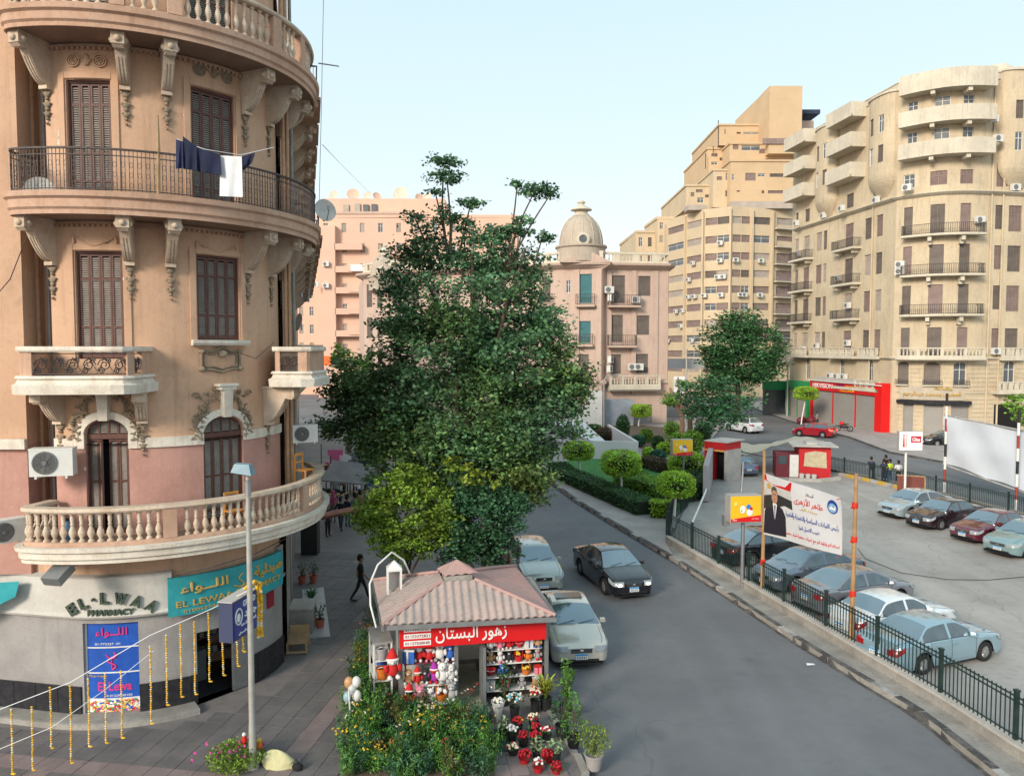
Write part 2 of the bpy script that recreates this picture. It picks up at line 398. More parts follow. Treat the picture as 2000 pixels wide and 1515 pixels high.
def stones(parent, path, L, prof_w, z0, z1, s0, s1, pattern, d0=0., name='stone'):
 n = int((s1-s0)/L)
 for k in range(n):
  s = s0+(k+.5)*L
  me = cached((name, L, prof_w, z1-z0, pattern[k % len(pattern)].name), lambda: (lambda b: b)(
   MB().box((0, 0, (z1-z0)/2), (L-.012, prof_w, z1-z0), taper=.97).mesh(name, pattern[k % len(pattern)])))
  p = path.pos(s, d0, z0); o = link(name, me, parent, p, path.ang(s)+RN.uniform(-.012, .012)); o.location.z += RN.uniform(-.008, .008)
stones(kerb, RKP, .85, .2, 0, .17, 0, RKP.L-3, [M_kerb_d, M_kerb_d, M_kerb_d, M_kerb_l, M_kerb_d], -.10)
LKP = Path(LK[1:9])
kb = MB(); sweep(kb, LKP, rect(-.05, .05, -.05, .02), 0, LKP.L, .8)
kerb2 = struct(kb.build('kerb', M_conc))
stones(kerb2, LKP, .8, .16, 0, .15, 0, LKP.L, [M_conc, M_conc, M_kerb_l], .03)
fb = MB(); sweep(fb, FBP, rect(-.12, .14, 0, .42), .1, FBP.L, .8); fw = tag(fb.build('low_wall', M_conc), 'low concrete wall carrying the green railing along the parking lot', 'wall')
cb = MB(); sweep(cb, FBP, rect(-.16, .17, .42, .48), .1, FBP.L, .8); cb.build('coping', M_conc_l, fw)
pav_par = struct(MB().box((-30, 8, .125), (4, 4, .01)).build('paving_tiles', M_tile_g))
ang = math.radians(-9)
def tile_ok(x, y):
 if math.hypot(x+10, y-21.5) < 4.35: return False
 if x < -10 and y > 17.6: return False
 u, v = proj(x, y, .12)
 return -30 < u < 700 and v < 1540 and v > 1080 and not (x > -3.6)
cand = []
T_ = .5
for i in range(-30, 40):
 for j in range(-10, 40):
  x = -7+i*T_*math.cos(ang)-j*T_*math.sin(ang); y = 15+i*T_*math.sin(ang)+j*T_*math.cos(ang)
  if tile_ok(x, y): cand.append((x*x+y*y, x, y, i, j))
cand.sort()
for q, x, y, i, j in cand[:300]:
 pk = (i == 4 and j > -2) or (j == 1 and i <= 4) or (i == -6 and j < 1)
 m = M_tile_p if pk else M_tile_g
 me = cached(('tile', pk), lambda: MB().box((0, 0, 0), (T_-.012, T_-.012, .02)).mesh('tile', m))
 o = link('tile', me, pav_par, (x, y, .128+RN.uniform(-.003, .004)), ang+RN.uniform(-.01, .01))
# left building (round corner block)
M_or = mixmat('stucco_orange', (.53, .33, .215), (.60, .39, .265), .5, .36, .64, bump=.35, c3=(.43, .27, .19), fscale=25, streak=.5)
M_pk = mixmat('stucco_pink', (.51, .285, .235), (.44, .24, .195), 1.2, .4, .62, bump=.35, c3=(.56, .34, .28), fscale=25, streak=.35)
M_cream = mixmat('cream_plaster', (.62, .51, .40), (.50, .38, .28), 1.6, .42, .62, bump=.35, c3=(.36, .25, .18), fscale=30, streak=.6)
M_white = mixmat('white_plaster', (.72, .67, .58), (.60, .52, .43), 2.2, .45, .64, bump=.3, c3=(.42, .32, .24), fscale=30, streak=.5)
M_sal = mixmat('salmon_plaster', (.56, .37, .27), (.47, .29, .20), 1.2, .42, .62, bump=.3, c3=(.36, .21, .14), fscale=25, streak=.5)
M_orn = mixmat('old_ornament', (.30, .23, .16), (.22, .18, .13), 4, .4, .6, c3=(.14, .12, .09))
M_brn = mat('brown_shutter', (.115, .05, .038), .55, .25, 6, bump=.2)
M_slat = mat('shutter_slat', (.235, .205, .18), .6, .25, 5)
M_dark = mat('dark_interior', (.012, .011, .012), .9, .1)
M_iron = mat('iron', (.075, .062, .06), .6, .3, 8, metal=.3)
M_ironb = mat('blackened_iron', (.05, .045, .045), .6, .2, 8, metal=.3)
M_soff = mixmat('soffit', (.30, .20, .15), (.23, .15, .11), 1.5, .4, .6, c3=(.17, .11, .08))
M_grey = mixmat('grey_shop_wall', (.34, .32, .31), (.28, .265, .26), 1.4, .4, .6, rough=.6, bump=.1, c3=(.22, .21, .2), streak=.4)
M_gran = mixmat('black_granite', (.022, .022, .026), (.035, .035, .04), 6, .4, .6, rough=.25, bump=.03, c3=(.06, .06, .065))
M_wpaint = mat('white_paint', (.72, .71, .68), .6, .08, 3, dirt=.25, dirtc=(.35, .32, .28))
M_pipe = mat('pipe_paint', (.45, .27, .16), .6, .2, 6)
BC = (-10.0, 21.5)
RW = 3.4
BAY = Path(arc(BC[0], BC[1], RW, -15, 95, 66))
def aS(a): return (a+15)/110*BAY.L         # path length at an angle of the bay
def pS(u, d=0): return BAY.s_at(u, 9, d, 0, BAY.L*.93)
bld = thing('corner_building', 'orange stucco apartment building with a round corner bay and stacked balconies above the pharmacy', 'building', (0, 0, 0))
def wpx(path, u0, u1, v0, v1, arched=0, s0=0, s1=None, d=0):
 sa, sb = path.s_at(u0, 9, d, s0, s1), path.s_at(u1, 9, d, s0, s1)
 q = path.pos((sa+sb)/2, d)
 return (sa, sb, zat(q.x, q.y, v1), zat(q.x, q.y, v0), arched)
W_ = {}
W_['t1'] = (aS(-5.5), aS(13.5)); W_['t2'] = (aS(41.5), aS(60))
W1 = wpx(BAY, 143, 229, 155, 400); W2 = wpx(BAY, 383, 466, 178, 420)
W3 = wpx(BAY, 151, 243, 490, 672); W4 = wpx(BAY, 387, 470, 500, 664)
W5 = wpx(BAY, 162, 246, 818, 1005, .75); W6 = wpx(BAY, 393, 472, 811, 990, .75)
Z_MB, Z_TB, Z_SB, Z_BB = 12.45, 16.45, 8.3, 4.55
z_door = lambda w, z: (w[0], w[1], z, w[3], w[4])
W1 = z_door(W1, Z_MB+.02); W2 = z_door(W2, Z_MB+.02); W5 = z_door(W5, Z_BB+.03); W6 = z_door(W6, Z_BB+.03); W3 = z_door(W3, Z_SB+.45)
W7 = (W1[0], W1[1], Z_TB+.02, Z_TB+2.7, 0); W8 = (W2[0], W2[1], Z_TB+.02, Z_TB+2.7, 0)
wins = [W1, W2, W3, W4, W5, W6, W7, W8]
Z_BAND = zat(-9.6, 18.1, 868)
mb = MB(); wall(mb, BAY, 0, BAY.L, Z_BAND, 22, wins, .24, step=.14); mb.build('upper_wall', M_or, bld)
mb = MB(); wall(mb, BAY, 0, BAY.L, 3.6, Z_BAND, wins, .24, step=.14); mb.build('pink_wall', M_pk, bld)
def archband(w, wd=.2):
 mb = MB(); sa, sb, za, zb, ar_ = w; r = (sb-sa)/2; spring = zb-r*ar_; c = (sa+sb)/2; n = 16
 P = lambda rr, k, dd: BAY.pos(c-rr*math.cos(pi*k/n), dd, spring+(rr-r)*.9*math.sin(pi*k/n)+r*ar_*math.sin(pi*k/n))
 vs = []
 for k in range(n+1): vs += [P(r+.01, k, -.02), P(r+.01, k, .06), P(r+wd, k, .06), P(r+wd, k, 0)]
 fs = [(i*4+j, i*4+j+1, i*4+5+j, i*4+4+j) for i in range(n) for j in range(3)]
 mb.add(vs, fs)
 for sg in (-1, 1):
  s_ = c+sg*r; a, b = sorted((s_, s_+sg*wd))
  sweep(mb, BAY, rect(0, .062, Z_BAND-.1, spring), a, b, .1)
 return mb, spring
for w in (W5, W6):
 mb, spring = archband(w); mb.build('arch_surround', M_white, bld, 50)
 c = (w[0]+w[1])/2; mb = MB(); T = Matrix.Translation(BAY.pos(c, .08, w[3]+.32)) @ Matrix.Rotation(BAY.ang(c), 4, 'Z')
 mb.box((0, 0, 0), (.2, .22, .7), M=T, taper=1.35); mb.box((0, -.02, .38), (.42, .28, .08), M=T); mb.box((0, -.02, .46), (.52, .34, .06), M=T)
 mb.build('keystone', M_white, bld)
 mb = MB()
 for sg in (-1, 1):
  pts = [BAY.pos(c+sg*(.72+.10*math.sin(k*.8))*math.sin(math.radians(14+k*6)), .045, spring+.05+(.82+.10*math.sin(k*.8))*math.cos(math.radians(14+k*6))) for k in range(16)]
  mb.tube(pts, [.02+.02*math.sin(pi*k/15) for k in range(16)], 5)
  for k in range(30):
   a = math.radians(14+k*3.1); rr = .74+.12*math.sin(k*1.7)+(.14 if k < 9 else 0)
   p = BAY.pos(c+sg*rr*math.sin(a)*.95, .04, spring+.05+rr*1.1*math.cos(a)); w9 = RN.uniform(.022, .035)
   mb.add([p+Matrix.Rotation(sg*(a+RN.uniform(-1, 1)), 3, 'Y') @ Vector(q) for q in ((0, -.01, -.09), (w9, -.045, -.02), (w9*1.3, -.03, .04), (0, -.05, .1), (-w9*1.3, -.03, .04), (-w9, -.045, -.02), (0, -.07, .0))], [(0, 1, 6), (1, 2, 6), (2, 3, 6), (3, 4, 6), (4, 5, 6), (5, 0, 6)])
  pts = [BAY.pos(c+sg*(.72+(.11-.012*k)*math.cos(k*.8)), .05, spring+.95+(.11-.012*k)*math.sin(k*.8)) for k in range(9)]; mb.tube(pts, .022, 5)
 mb.build('plaster_leaves', M_orn, bld, 60)
segs = [(0, W5[0]-.2), (W5[1]+.2, W6[0]-.2), (W6[1]+.2, BAY.L)]
for a, b in segs:
 if b > a: mb = MB(); sweep(mb, BAY, rect(0, .05, Z_BAND-.1, Z_BAND+.14), a, b, .14); mb.build('string_course', M_white, bld)
mb = MB()
for w, top in ((W1, W1[3]), (W2, W2[3]), (W3, W3[3]), (W4, W4[3]), (W7, W7[3]), (W8, W8[3])):
 for sg, e in ((-1, w[0]), (1, w[1])):
  a, b = sorted((e+sg*.03, e+sg*.17)); sweep(mb, BAY, rect(0, .035, w[2], top+.16), a, b, .07)
 sweep(mb, BAY, rect(0, .036, top+.02, top+.16), w[0]-.02, w[1]+.02, .14)
mb.build('window_architrave', M_or, bld)
def shutter_window(parent, path, w, cols=4, rows=(.18, .6, .84), name='shutter_door', m=None, ajar=None, depth=.16, rl=None):
 sa, sb, za, zb, ar_ = w; c = (sa+sb)/2; W = sb-sa; H = zb-za; m = m or M_brn
 T = path.pos(c, -depth, za); rz = path.ang(c); r = W/2; H0 = H
 def topz(x):
  if not ar_: return H
  return H-r*ar_+r*ar_*math.sqrt(max(0, 1-(x/r)**2))
 f = MB(); fr = .05
 f.bx(-W/2, -W/2+fr, -.05, .05, 0, topz(-r+.01)); f.bx(W/2-fr, W/2, -.05, .05, 0, topz(r-.01))
 if not ar_: f.bx(-W/2+fr, W/2-fr, -.05, .05, H-fr, H)
 else:
  for k in range(12):
   x0, x1 = -r*math.cos(pi*k/12), -r*math.cos(pi*(k+1)/12)
   f.add([(x0, -.05, topz(x0)-.06), (x1, -.05, topz(x1)-.06), (x1, -.05, topz(x1)), (x0, -.05, topz(x0))], [(0, 1, 2, 3)])
  f.bx(-W/2+fr, W/2-fr, -.06, .04, H-r*ar_-.12, H-r*ar_)
 root = f.build(name, m, parent, 0, T, rz)
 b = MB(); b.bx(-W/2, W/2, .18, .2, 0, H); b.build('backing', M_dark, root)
 lw = (W-2*fr)/cols
 for k in range(cols):
  x0 = -W/2+fr+k*lw; x1 = x0+lw; st = .045
  hh = H-fr if not ar_ else H-r*ar_-.12
  q = MB()
  q.bx(0.004, st, -.02, .02, 0.02, hh-.01); q.bx(lw-st, lw-.004, -.02, .02, .02, hh-.01)
  rails = [0.0]+[1-r_ for r_ in rows][::-1]+[1.0]
  for a in rails:
   zz = .02+a*(hh-.03); lo, hi = (zz, zz+.1) if a == 0 else ((zz-.05, zz) if a == 1 else (zz-.03, zz+.03))
   q.bx(st, lw-st, -.021, .021, lo, hi)
  q.mi = 1; n = int(hh/.055)
  for i in range(n):
   z = .1+(hh-.18)*i/n
   q.add([(st, -.012, z), (lw-st, -.012, z), (lw-st, .012, z+.042), (st, .012, z+.042)], [(0, 1, 2, 3)])
  if cols == 1: pass
  o = q.build('shutter_leaf', [m, M_slat], root, 0, (x0, 0, 0))
  if ajar and k in ajar:
   o.location = (x0 if ajar[k] > 0 else x1, -.02, 0); o.rotation_euler = (0, 0, -ajar[k])
   if ajar[k] < 0: o.rotation_euler = (0, 0, pi-ajar[k]);
 if ar_:
  q = MB(); h0 = H-r*ar_
  for k in range(cols+1):
   x = -W/2+fr+k*lw; t = topz(max(-r*.97, min(r*.97, x)))-.03
   if t-h0 > .08: q.bx(x-.025, x+.025, -.02, .02, h0, t)
  q.mi = 1
  for i in range(int((H-h0)/.05)):
   z = h0+.02+i*.05; xx = r*math.sqrt(max(0, 1-((z-h0)/(r*ar_))**2))-.05
   if xx > .05: q.add([(-xx, -.01, z), (xx, -.01, z), (xx, .01, z+.036), (-xx, .01, z+.036)], [(0, 1, 2, 3)])
  q.build('fanlight_louvre', [m, M_slat], root)
 return root
shutter_window(bld, BAY, W1); shutter_window(bld, BAY, W2); shutter_window(bld, BAY, W3, rows=(.24, .7)); shutter_window(bld, BAY, W4, rows=(.22, .7), name='shutter_window')
shutter_window(bld, BAY, W5, rows=(.45,), ajar={1: .9}); shutter_window(bld, BAY, W6, rows=(.45, .85))
shutter_window(bld, BAY, W7); shutter_window(bld, BAY, W8)
def slab_profile(R0, R1, zb, zt, style=0):
 th = zt-zb
 return [(R0, zb+.02), (R1-.05, zb), (R1-.05, zb+.09), (R1, zb+.12), (R1, zb+th*.62), (R1+.05, zb+th*.7), (R1+.06, zt), (R0, zt)]
def baluster_mesh(h, m, r=.065):
 return cached(('bal', round(h, 2), m.name, r), lambda: MB().lathe([(r*1.05, 0), (r*1.05, .06*h), (r*.55, .1*h), (r*.6, .14*h), (r*1.2, .28*h), (r*1.15, .36*h), (r*.6, .52*h), (r*.5, .56*h), (r*.8, .6*h), (r*.5, .64*h), (r*.75, .8*h), (r*.6, .9*h), (r*1.0, .94*h), (r*1.0, h)], 10).mesh('baluster', m, 45))
def balustrade(parent, path, z, h, piers, m, mp, every=.2, d=-.12, s0=0, s1=None, pw=.3, plinth=.1, rail=.11):
 s1 = s1 or path.L
 mb = MB(); sweep(mb, path, rect(d-.1, d+.1, z, z+plinth), s0, s1, .15); mb.build('plinth', mp, parent)
 mb = MB(); zt = z+plinth+h
 sweep(mb, path, [(d-.12, zt), (d+.12, zt), (d+.15, zt+.04), (d+.13, zt+rail), (d-.13, zt+rail), (d-.15, zt+.04)], s0, s1, .15); mb.build('handrail', m, parent, 40)
 for p in piers:
  mb = MB(); sweep(mb, path, rect(d-.09, d+.115, z+plinth, zt), p-pw/2, p+pw/2, .1); mb.build('pier', mp, parent)
 me = baluster_mesh(h, m)
 n = int((s1-s0)/every)
 for k in range(n):
  s = s0+(k+.5)*(s1-s0)/n
  if any(abs(s-p) < pw/2+.07 for p in piers): continue
  link('baluster', me, parent, path.pos(s, d, z+plinth), 0)
def bal_path(R, a0, a1, endin=.9):
 pts = arc(BC[0], BC[1], R, a0, a1, 60)
 A = math.radians(a0); e = []
 for k in range(8, 0, -1):
  t = math.radians(90*k/8)
  rr = R-.35+.35*math.cos(t); aa = A-.35*math.sin(t)/R
  e.append((BC[0]+rr*math.sin(aa), BC[1]-rr*math.cos(aa)))
 rr = R-.35; aa = A-.35/R
 back = [(BC[0]+r_*math.sin(aa), BC[1]-r_*math.cos(aa)) for r_ in (RW+.02, (RW+rr)/2)]
 return Path(back+e+pts)
def big_balcony(name, zt, zb, R, a0, a1):
 P = bal_path(R, a0, a1)
 core = MB()
 n = len(P.p); inner = []
 for q in P.p:
  v = Vector((q.x-BC[0], q.y-BC[1])); v = v.normalized()*(RW-.05); inner.append((BC[0]+v.x, BC[1]+v.y))
 vs = [(q.x, q.y, zb+.02) for q in P.p]+[(a, b, zb+.02) for a, b in inner]+[(q.x, q.y, zt) for q in P.p]+[(a, b, zt) for a, b in inner]
 fs = []
 for i in range(n-1): fs += [(n+i, n+i+1, i+1, i), (2*n+i, 2*n+i+1, 3*n+i+1, 3*n+i), (i, i+1, 2*n+i+1, 2*n+i)]
 core.add(vs, fs)
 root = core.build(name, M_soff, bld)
 th = zt-zb; e = MB()
 sweep(e, P, [(.003, zb), (.04, zb), (.04, zb+th*.2), (.09, zb+th*.3), (.09, zb+th*.66), (.16, zb+th*.76), (.17, zt+.004), (.003, zt+.004)], 0, P.L, .12)
 e.build('slab_edge', M_sal, root, 30)
 return root, P
topb, TP = big_balcony('balcony', Z_TB, 16.0, 4.4, -13, 118)
midb, MP = big_balcony('balcony', Z_MB, 11.96, 4.4, -13, 118)
botb, BP = big_balcony('balcony', Z_BB, 4.18, 4.55, -11, 128)
for c_ in topb.children+midb.children+botb.children:
 if c_.name.startswith('slab_edge'): c_.data.materials[0] = M_sal if c_.parent != botb else M_white
tp = [TP.s_at(u, 9, 0, 1, TP.L*.97) for u in (245, 356, 553, 601)]
balustrade(topb, TP, Z_TB, .78, tp+[TP.L*.995], M_cream, M_sal, every=.235, s0=.15)
bp = [BP.s_at(u, 6, 0, 1, BP.L*.8) for u in (330, 597)]
balustrade(botb, BP, Z_BB, .66, bp, M_cream, M_sal, every=.205, s0=.15)
rl = MB(); zr = Z_MB
sweep(rl, MP, rect(-.03, .03, zr+.93, zr+.97), .1, MP.L-.05, .15)
for zz in (.06, .80): sweep(rl, MP, rect(-.012, .012, zr+zz, zr+zz+.02), .1, MP.L-.05, .15)
n = int(MP.L/.085)
for k in range(n):
 s = .1+(MP.L-.15)*(k+.5)/n; p = MP.pos(s, 0, zr+.49)
 grp = (k//2) % 3 == 0
 rl.box(p, (.013, .013, .9), MP.ang(s))
 if k % 2 == 0:
  q = MP.pos(s+.042, 0, zr); cc = MB(); a = MP.ang(s)
  for zc, rz_ in ((.17, .04), (.62, .04), (.4, .035)):
   pts = [q+Vector((math.cos(a)*.038*math.cos(t), math.sin(a)*.038*math.cos(t), zc+rz_*1.7*math.sin(t))) for t in [2*pi*i/6 for i in range(7)]]
   rl.tube(pts, .006, 3, False)
rl.build('railing', M_iron, midb)
def bracket_mesh(L, h, w, key, m):
 def fn():
  mb = MB(); n = 12
  top = [(-L, 0), (0, 0)]; prof = []
  for k in range(n+1):
   t = k/n; a = t*pi/2
   prof.append((-L*.66*math.cos(a)**1.0-.02, -h*.28-(h*.72)*math.sin(a)**1.6))
  pts = [(-L, -.02), (-L, -h*.3)]+[(-L*.70, -h*.3)]+prof[1:]+[(0, -h), (0, 0), (-L, 0)]
  pts = [(-L, 0), (-L, -h*.24), (-L*.93, -h*.3), (-L*.72, -h*.27)]+[(-L*.72*(1-t)**1.35*1.0-.13*t, -h*.27-h*.63*(1-(1-t)**2.4)) for t in [k/10 for k in range(1, 11)]]+[(-.16, -h*.92), (-.16, -h), (0, -h), (0, 0)]
  N_ = len(pts)
  vs = [(-w/2, y, z) for y, z in pts]+[(w/2, y, z) for y, z in pts]
  fs = [tuple(range(N_)), tuple(range(N_, 2*N_))[::-1]]+[(i, N_+i, N_+(i+1) % N_, (i+1) % N_) for i in range(N_)]
  mb.add(vs, [f[::-1] for f in fs])
  for x in (-w*.3, 0, w*.3):
   for (y0, z0), (y1, z1) in zip(pts[4:13], pts[5:14]):
    mb.add([(x-w*.09, y0-.025, z0), (x+w*.09, y0-.025, z0), (x+w*.09, y1-.025, z1), (x-w*.09, y1-.025, z1),
      (x-w*.09, y0, z0), (x+w*.09, y0, z0), (x+w*.09, y1, z1), (x-w*.09, y1, z1)], [(3, 2, 1, 0), (0, 1, 5, 4), (0, 4, 7, 3), (1, 2, 6, 5)])
  mb.box((0, -L*.5, .02), (w+.06, L+.02, .05))
  mb.box((0, -L+.09, -h*.12), (w+.05, .22, h*.22))
  return mb.mesh('bracket', m)
 return cached(('brk', key), fn)
def rosette_mesh():
 return cached('ros', lambda: MB().lathe([(.075, 0), (.07, .03), (.04, .05), (.02, .06)], 10, Matrix.Rotation(pi/2, 4, 'X')).mesh('rosette', M_cream, 50))
def tassel_mesh():
 def fn():
  mb = MB();
  for k, (z, r) in enumerate([(-.05, .09), (-.16, .05), (-.3, .085), (-.4, .06), (-.52, .075), (-.62, .045), (-.74, .03)]):
   mb.ell((0, 0, z), (r, .04, r*.9), 8, 4)
   if k % 2 == 0: mb.ell((-r*.9, 0, z+.03), (r*.4, .03, r*.4), 6, 4); mb.ell((r*.9, 0, z+.03), (r*.4, .03, r*.4), 6, 4)
  return mb.mesh('plaster_tassel', M_orn, 60)
 return cached('tas', fn)
def brackets(z, R, angs, L, h, w, tas=True):
 me = bracket_mesh(L, h, w, (L, h, w), M_cream)
 for a in angs:
  s = aS(min(a, 95)); A = math.radians(a)
  p = Vector((BC[0]+(RW-.01)*math.sin(A), BC[1]-(RW-.01)*math.cos(A), z-.045))
  b = link('bracket', me, bld, p, A)
  for x in (-.0,): link('rosette', rosette_mesh(), b, (x, -L-.025, -h*.12))
  for sg in (-1, 1):
   o = link('rosette', rosette_mesh(), b, (sg*(w/2+.024), -L+.12, -h*.12), sg*pi/2)
  if tas: link('plaster_tassel', tassel_mesh(), b, (0, -.05, -h-.03))
for z in (16.02, 11.98):
 brackets(z, RW, (-13.5, 17, 31.5, 66, 84, 101), .90, 1.0, .23)
for z in (15.93, 11.89):
 mb = MB(); sweep(mb, BAY, rect(0, .05, z, z+.06), 0, BAY.L, .15)
 for k in range(int(BAY.L/.12)):
  s = .06+k*.12; mb.box(BAY.pos(s, .04, z-.03), (.05, .08, .06), BAY.ang(s))
 mb.build('dentil_course', M_sal, bld)
def garland(s0, s1, z, dip, fat=.035, name='plaster_garland', m=None):
 mb = MB(); pts = []
 for k in range(13):
  t = k/12; pts.append(BAY.pos(s0+(s1-s0)*t, .03, z-dip*math.sin(pi*t)))
 mb.tube(pts, [fat*(.6+.5*math.sin(pi*k/12)) for k in range(13)], 6)
 for e in (pts[0], pts[-1]): mb.ell(e+Vector((0, 0, -.1)), (.04, .03, .12), 7, 4)
 mb.build(name, m or M_orn, bld, 60)
garland(aS(-4), aS(12), 11.62, .22, .022, m=M_or); garland(aS(42), aS(60), 11.62, .22, .022, m=M_or)
def scroll(c, z, w, m, n=2):
 mb = MB()
 for sg in (-1, 1):
  cx = c+sg*w
  for rr in (.14, .09, .04):
   pts = [BAY.pos(cx+rr*math.cos(t), .03, z+rr*math.sin(t)) for t in [2*pi*k/12 for k in range(13)]]; mb.tube(pts, .018, 5, False)
  pts = [BAY.pos(c+sg*w*(1-t)+sg*.02, .03, z-.1+.16*math.sin(t*pi)) for t in [k/8 for k in range(9)]]; mb.tube(pts, .02, 5)
 mb.ell(BAY.pos(c, .03, z+.02), (.07, .04, .14), 8, 5)
 mb.build('plaster_scroll', m, bld, 60)
scroll((W2[0]+W2[1])/2, W2[3]+.42, .36, M_orn); scroll((W1[0]+W1[1])/2, W1[3]+.42, .3, M_or)
c = (W4[0]+W4[1])/2
mb = MB(); sweep(mb, BAY, [(0, W4[2]-.14), (.14, W4[2]-.14), (.18, W4[2]-.08), (.18, W4[2]), (0, W4[2])], W4[0]-.16, W4[1]+.16, .14); mb.build('sill', M_white, bld)
mb = MB(); zc = W4[2]-.50
for hw, hh, r in ((.52, .27, .035), (.44, .2, .022)):
 pts = []
 for k in range(41):
  t = 2*pi*k/40; x = hw*math.copysign(abs(math.cos(t))**.5, math.cos(t)); z = hh*math.copysign(abs(math.sin(t))**.5, math.sin(t))
  z += .05*math.cos(2*pi*x/hw/1.1)*(1 if z > 0 else -.6)
  pts.append(BAY.pos(c+x, .03, zc+z))
 mb.tube(pts, r, 6, False)
for sg in (-1, 1):
 for zz in (-.22, .22): mb.ell(BAY.pos(c+sg*.52, .03, zc+zz), (.1, .05, .07), 8, 5)
mb.ell(BAY.pos(c, .04, zc+.16), (.15, .06, .1), 10, 5)
mb.build('plaster_cartouche', M_orn, bld, 60)
def box_balcony(cx, cy, a, hw, dep, zb, z0, grilles, nm='balcony', rad=.28):
 """front centre (cx,cy); a heading of the front face; depth dep back to the wall"""
 ca, sa = math.cos(a), math.sin(a)
 def W(x, y): return (cx+x*ca-y*sa, cy+x*sa+y*ca)
 pts = [(-hw, dep)]+[(-hw, rad)]+[(-hw+rad-rad*math.cos(t), rad-rad*math.sin(t)) for t in [pi/2*k/6 for k in range(1, 6)]]+[(-hw+rad, 0), (hw-rad, 0)]+[(hw-rad+rad*math.sin(t), rad-rad*math.cos(t)) for t in [pi/2*k/6 for k in range(1, 6)]]+[(hw, rad), (hw, dep)]
 P = Path([W(x, y) for x, y in pts])
 body = MB(); n = len(P.p)
 body.prism([(q.x, q.y) for q in P.p], zb+.02, z0); root = body.build(nm, M_cream, bld)
 mb = MB(); sweep(mb, P, [(.002, zb), (.15, zb), (.17, zb+.2), (.09, zb+.24), (.07, zb+.28), (.05, z0), (.11, z0+.03), (.08, z0+.09), (.002, z0+.09)], 0, P.L, .2); mb.build('cornice', M_white, root)
 zt = z0+.62
 mb = MB(); sweep(mb, P, [(-.14, zt), (.05, zt), (.07, zt+.04), (.06, zt+.12), (-.14, zt+.12)], 0, P.L, .2); mb.build('handrail', M_white, root)
 s_of = lambda x: [s for s in [0]][0]
 g = sorted(grilles); edges = [0.0]+[e for a_, b_ in g for e in (a_, b_)]+[P.L]
 for i in range(0, len(edges), 2):
  if edges[i+1]-edges[i] > .03:
   mb = MB(); sweep(mb, P, rect(-.12, 0, z0+.09, zt), edges[i], edges[i+1], .12); mb.build('pier', M_sal, root)
 for a_, b_ in g:
  mb = MB(); L = b_-a_; k0 = max(2, round(L/.32))
  sweep(mb, P, rect(-.08, -.06, z0+.12, z0+.14), a_, b_, .3); sweep(mb, P, rect(-.08, -.06, zt-.05, zt-.03), a_, b_, .3)
  for k in range(k0):
   c = a_+(k+.5)*L/k0; sg = 1 if k % 2 else -1
   for (ox, oz, r0) in ((0, .33, .15), (-.07*sg, .2, .08), (.08*sg, .42, .07)):
    pts = []
    for j in range(15):
     t = j/14*3.4*pi; rr = r0*(1-j/17); pts.append(P.pos(min(b_, max(a_, c+sg*ox+sg*rr*math.cos(t))), -.07, z0+oz+rr*math.sin(t)))
    mb.tube(pts, .013, 4)
   mb.tube([P.pos(c-L/k0/2, -.07, z0+.12), P.pos(c, -.07, z0+.5), P.pos(c+L/k0/2, -.07, z0+.2)], .01, 4)
  mb.build('iron_grille', M_iron, root)
 return root, P, W
A_ = math.radians(6)
fc = PY(139, 700, 17.0)
sb1, SP, SW = box_balcony(fc.x, fc.y, math.radians(5), 1.21, 1.35, 7.98, 8.3, [(0, 0)])
bpy.data.objects.remove(sb1) if False else None
def find(path, u): return path.s_at(u, 9, 0, .8, path.L-.8)
for ch in list(sb1.children): bpy.data.objects.remove(ch)
bpy.data.objects.remove(sb1)
g0, g1 = find(SP, 60), find(SP, 248)
sb1, SP, SW = box_balcony(fc.x, fc.y, math.radians(5), 1.21, 1.35, 7.98, 8.3, [(g0, g1), (SP.L-1.0, SP.L-.55)])
for a in (-12, 20):
 A = math.radians(a); b = link('bracket', bracket_mesh(.75, .72, .24, 'sb', M_cream), bld, (BC[0]+(RW-.01)*math.sin(A), BC[1]-(RW-.01)*math.cos(A), 7.93), A)
 link('plaster_tassel', tassel_mesh(), b, (0, -.05, -.74))
STH = math.atan2(.965, -.262)                                 # street heading
S0 = Vector((-6.5, 22.0))
sd = Vector((-.262, .965)); sn = Vector((.965, .262))
SF = Path([tuple(S0+sd*k*3) for k in range(0, 30)])
SFr = Path([(S0.x-.02, S0.y-.1)]+[tuple(S0+sd*t) for t in (3, 9, 18, 30, 45, 62)])
def spos(t, d, z): return Vector((S0.x+sd.x*t+sn.x*d, S0.y+sd.y*t+sn.y*d, z))
ws = []
for k in range(12):
 t = 2.2+k*2.9
 for z in (Z_BB+.05, Z_SB+.05, Z_MB+.05, Z_TB+.05): ws.append((t, t+1.2, z+.02, z+2.5, 0))
mb = MB(); wall(mb, SFr, 0, 60, 3.4, 22, ws, .2, step=6); mb.build('street_wall', M_sal, bld)
mb = MB(); wall(mb, SFr, 0, 60, 0, 3.4, [(t, t+2.2, .12, 2.7, 0) for t in range(3, 50, 4)], .3, step=6); mb.build('street_shopfront', M_conc, bld)
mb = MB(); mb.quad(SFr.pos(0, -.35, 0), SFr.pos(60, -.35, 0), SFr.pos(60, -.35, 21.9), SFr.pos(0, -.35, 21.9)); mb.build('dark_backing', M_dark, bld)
for t_, tb, za, zb, _ in ws[:16]:
 q = MB(); W = tb-t_; H = zb-za
 q.bx(-W/2+.02, -.01, -.02, .02, .02, H-.02); q.bx(.01, W/2-.02, -.02, .02, .02, H-.02)
 q.build('shutter', M_brn, bld, 0, SFr.pos((t_+tb)/2, -.15, za), SFr.ang((t_+tb)/2))
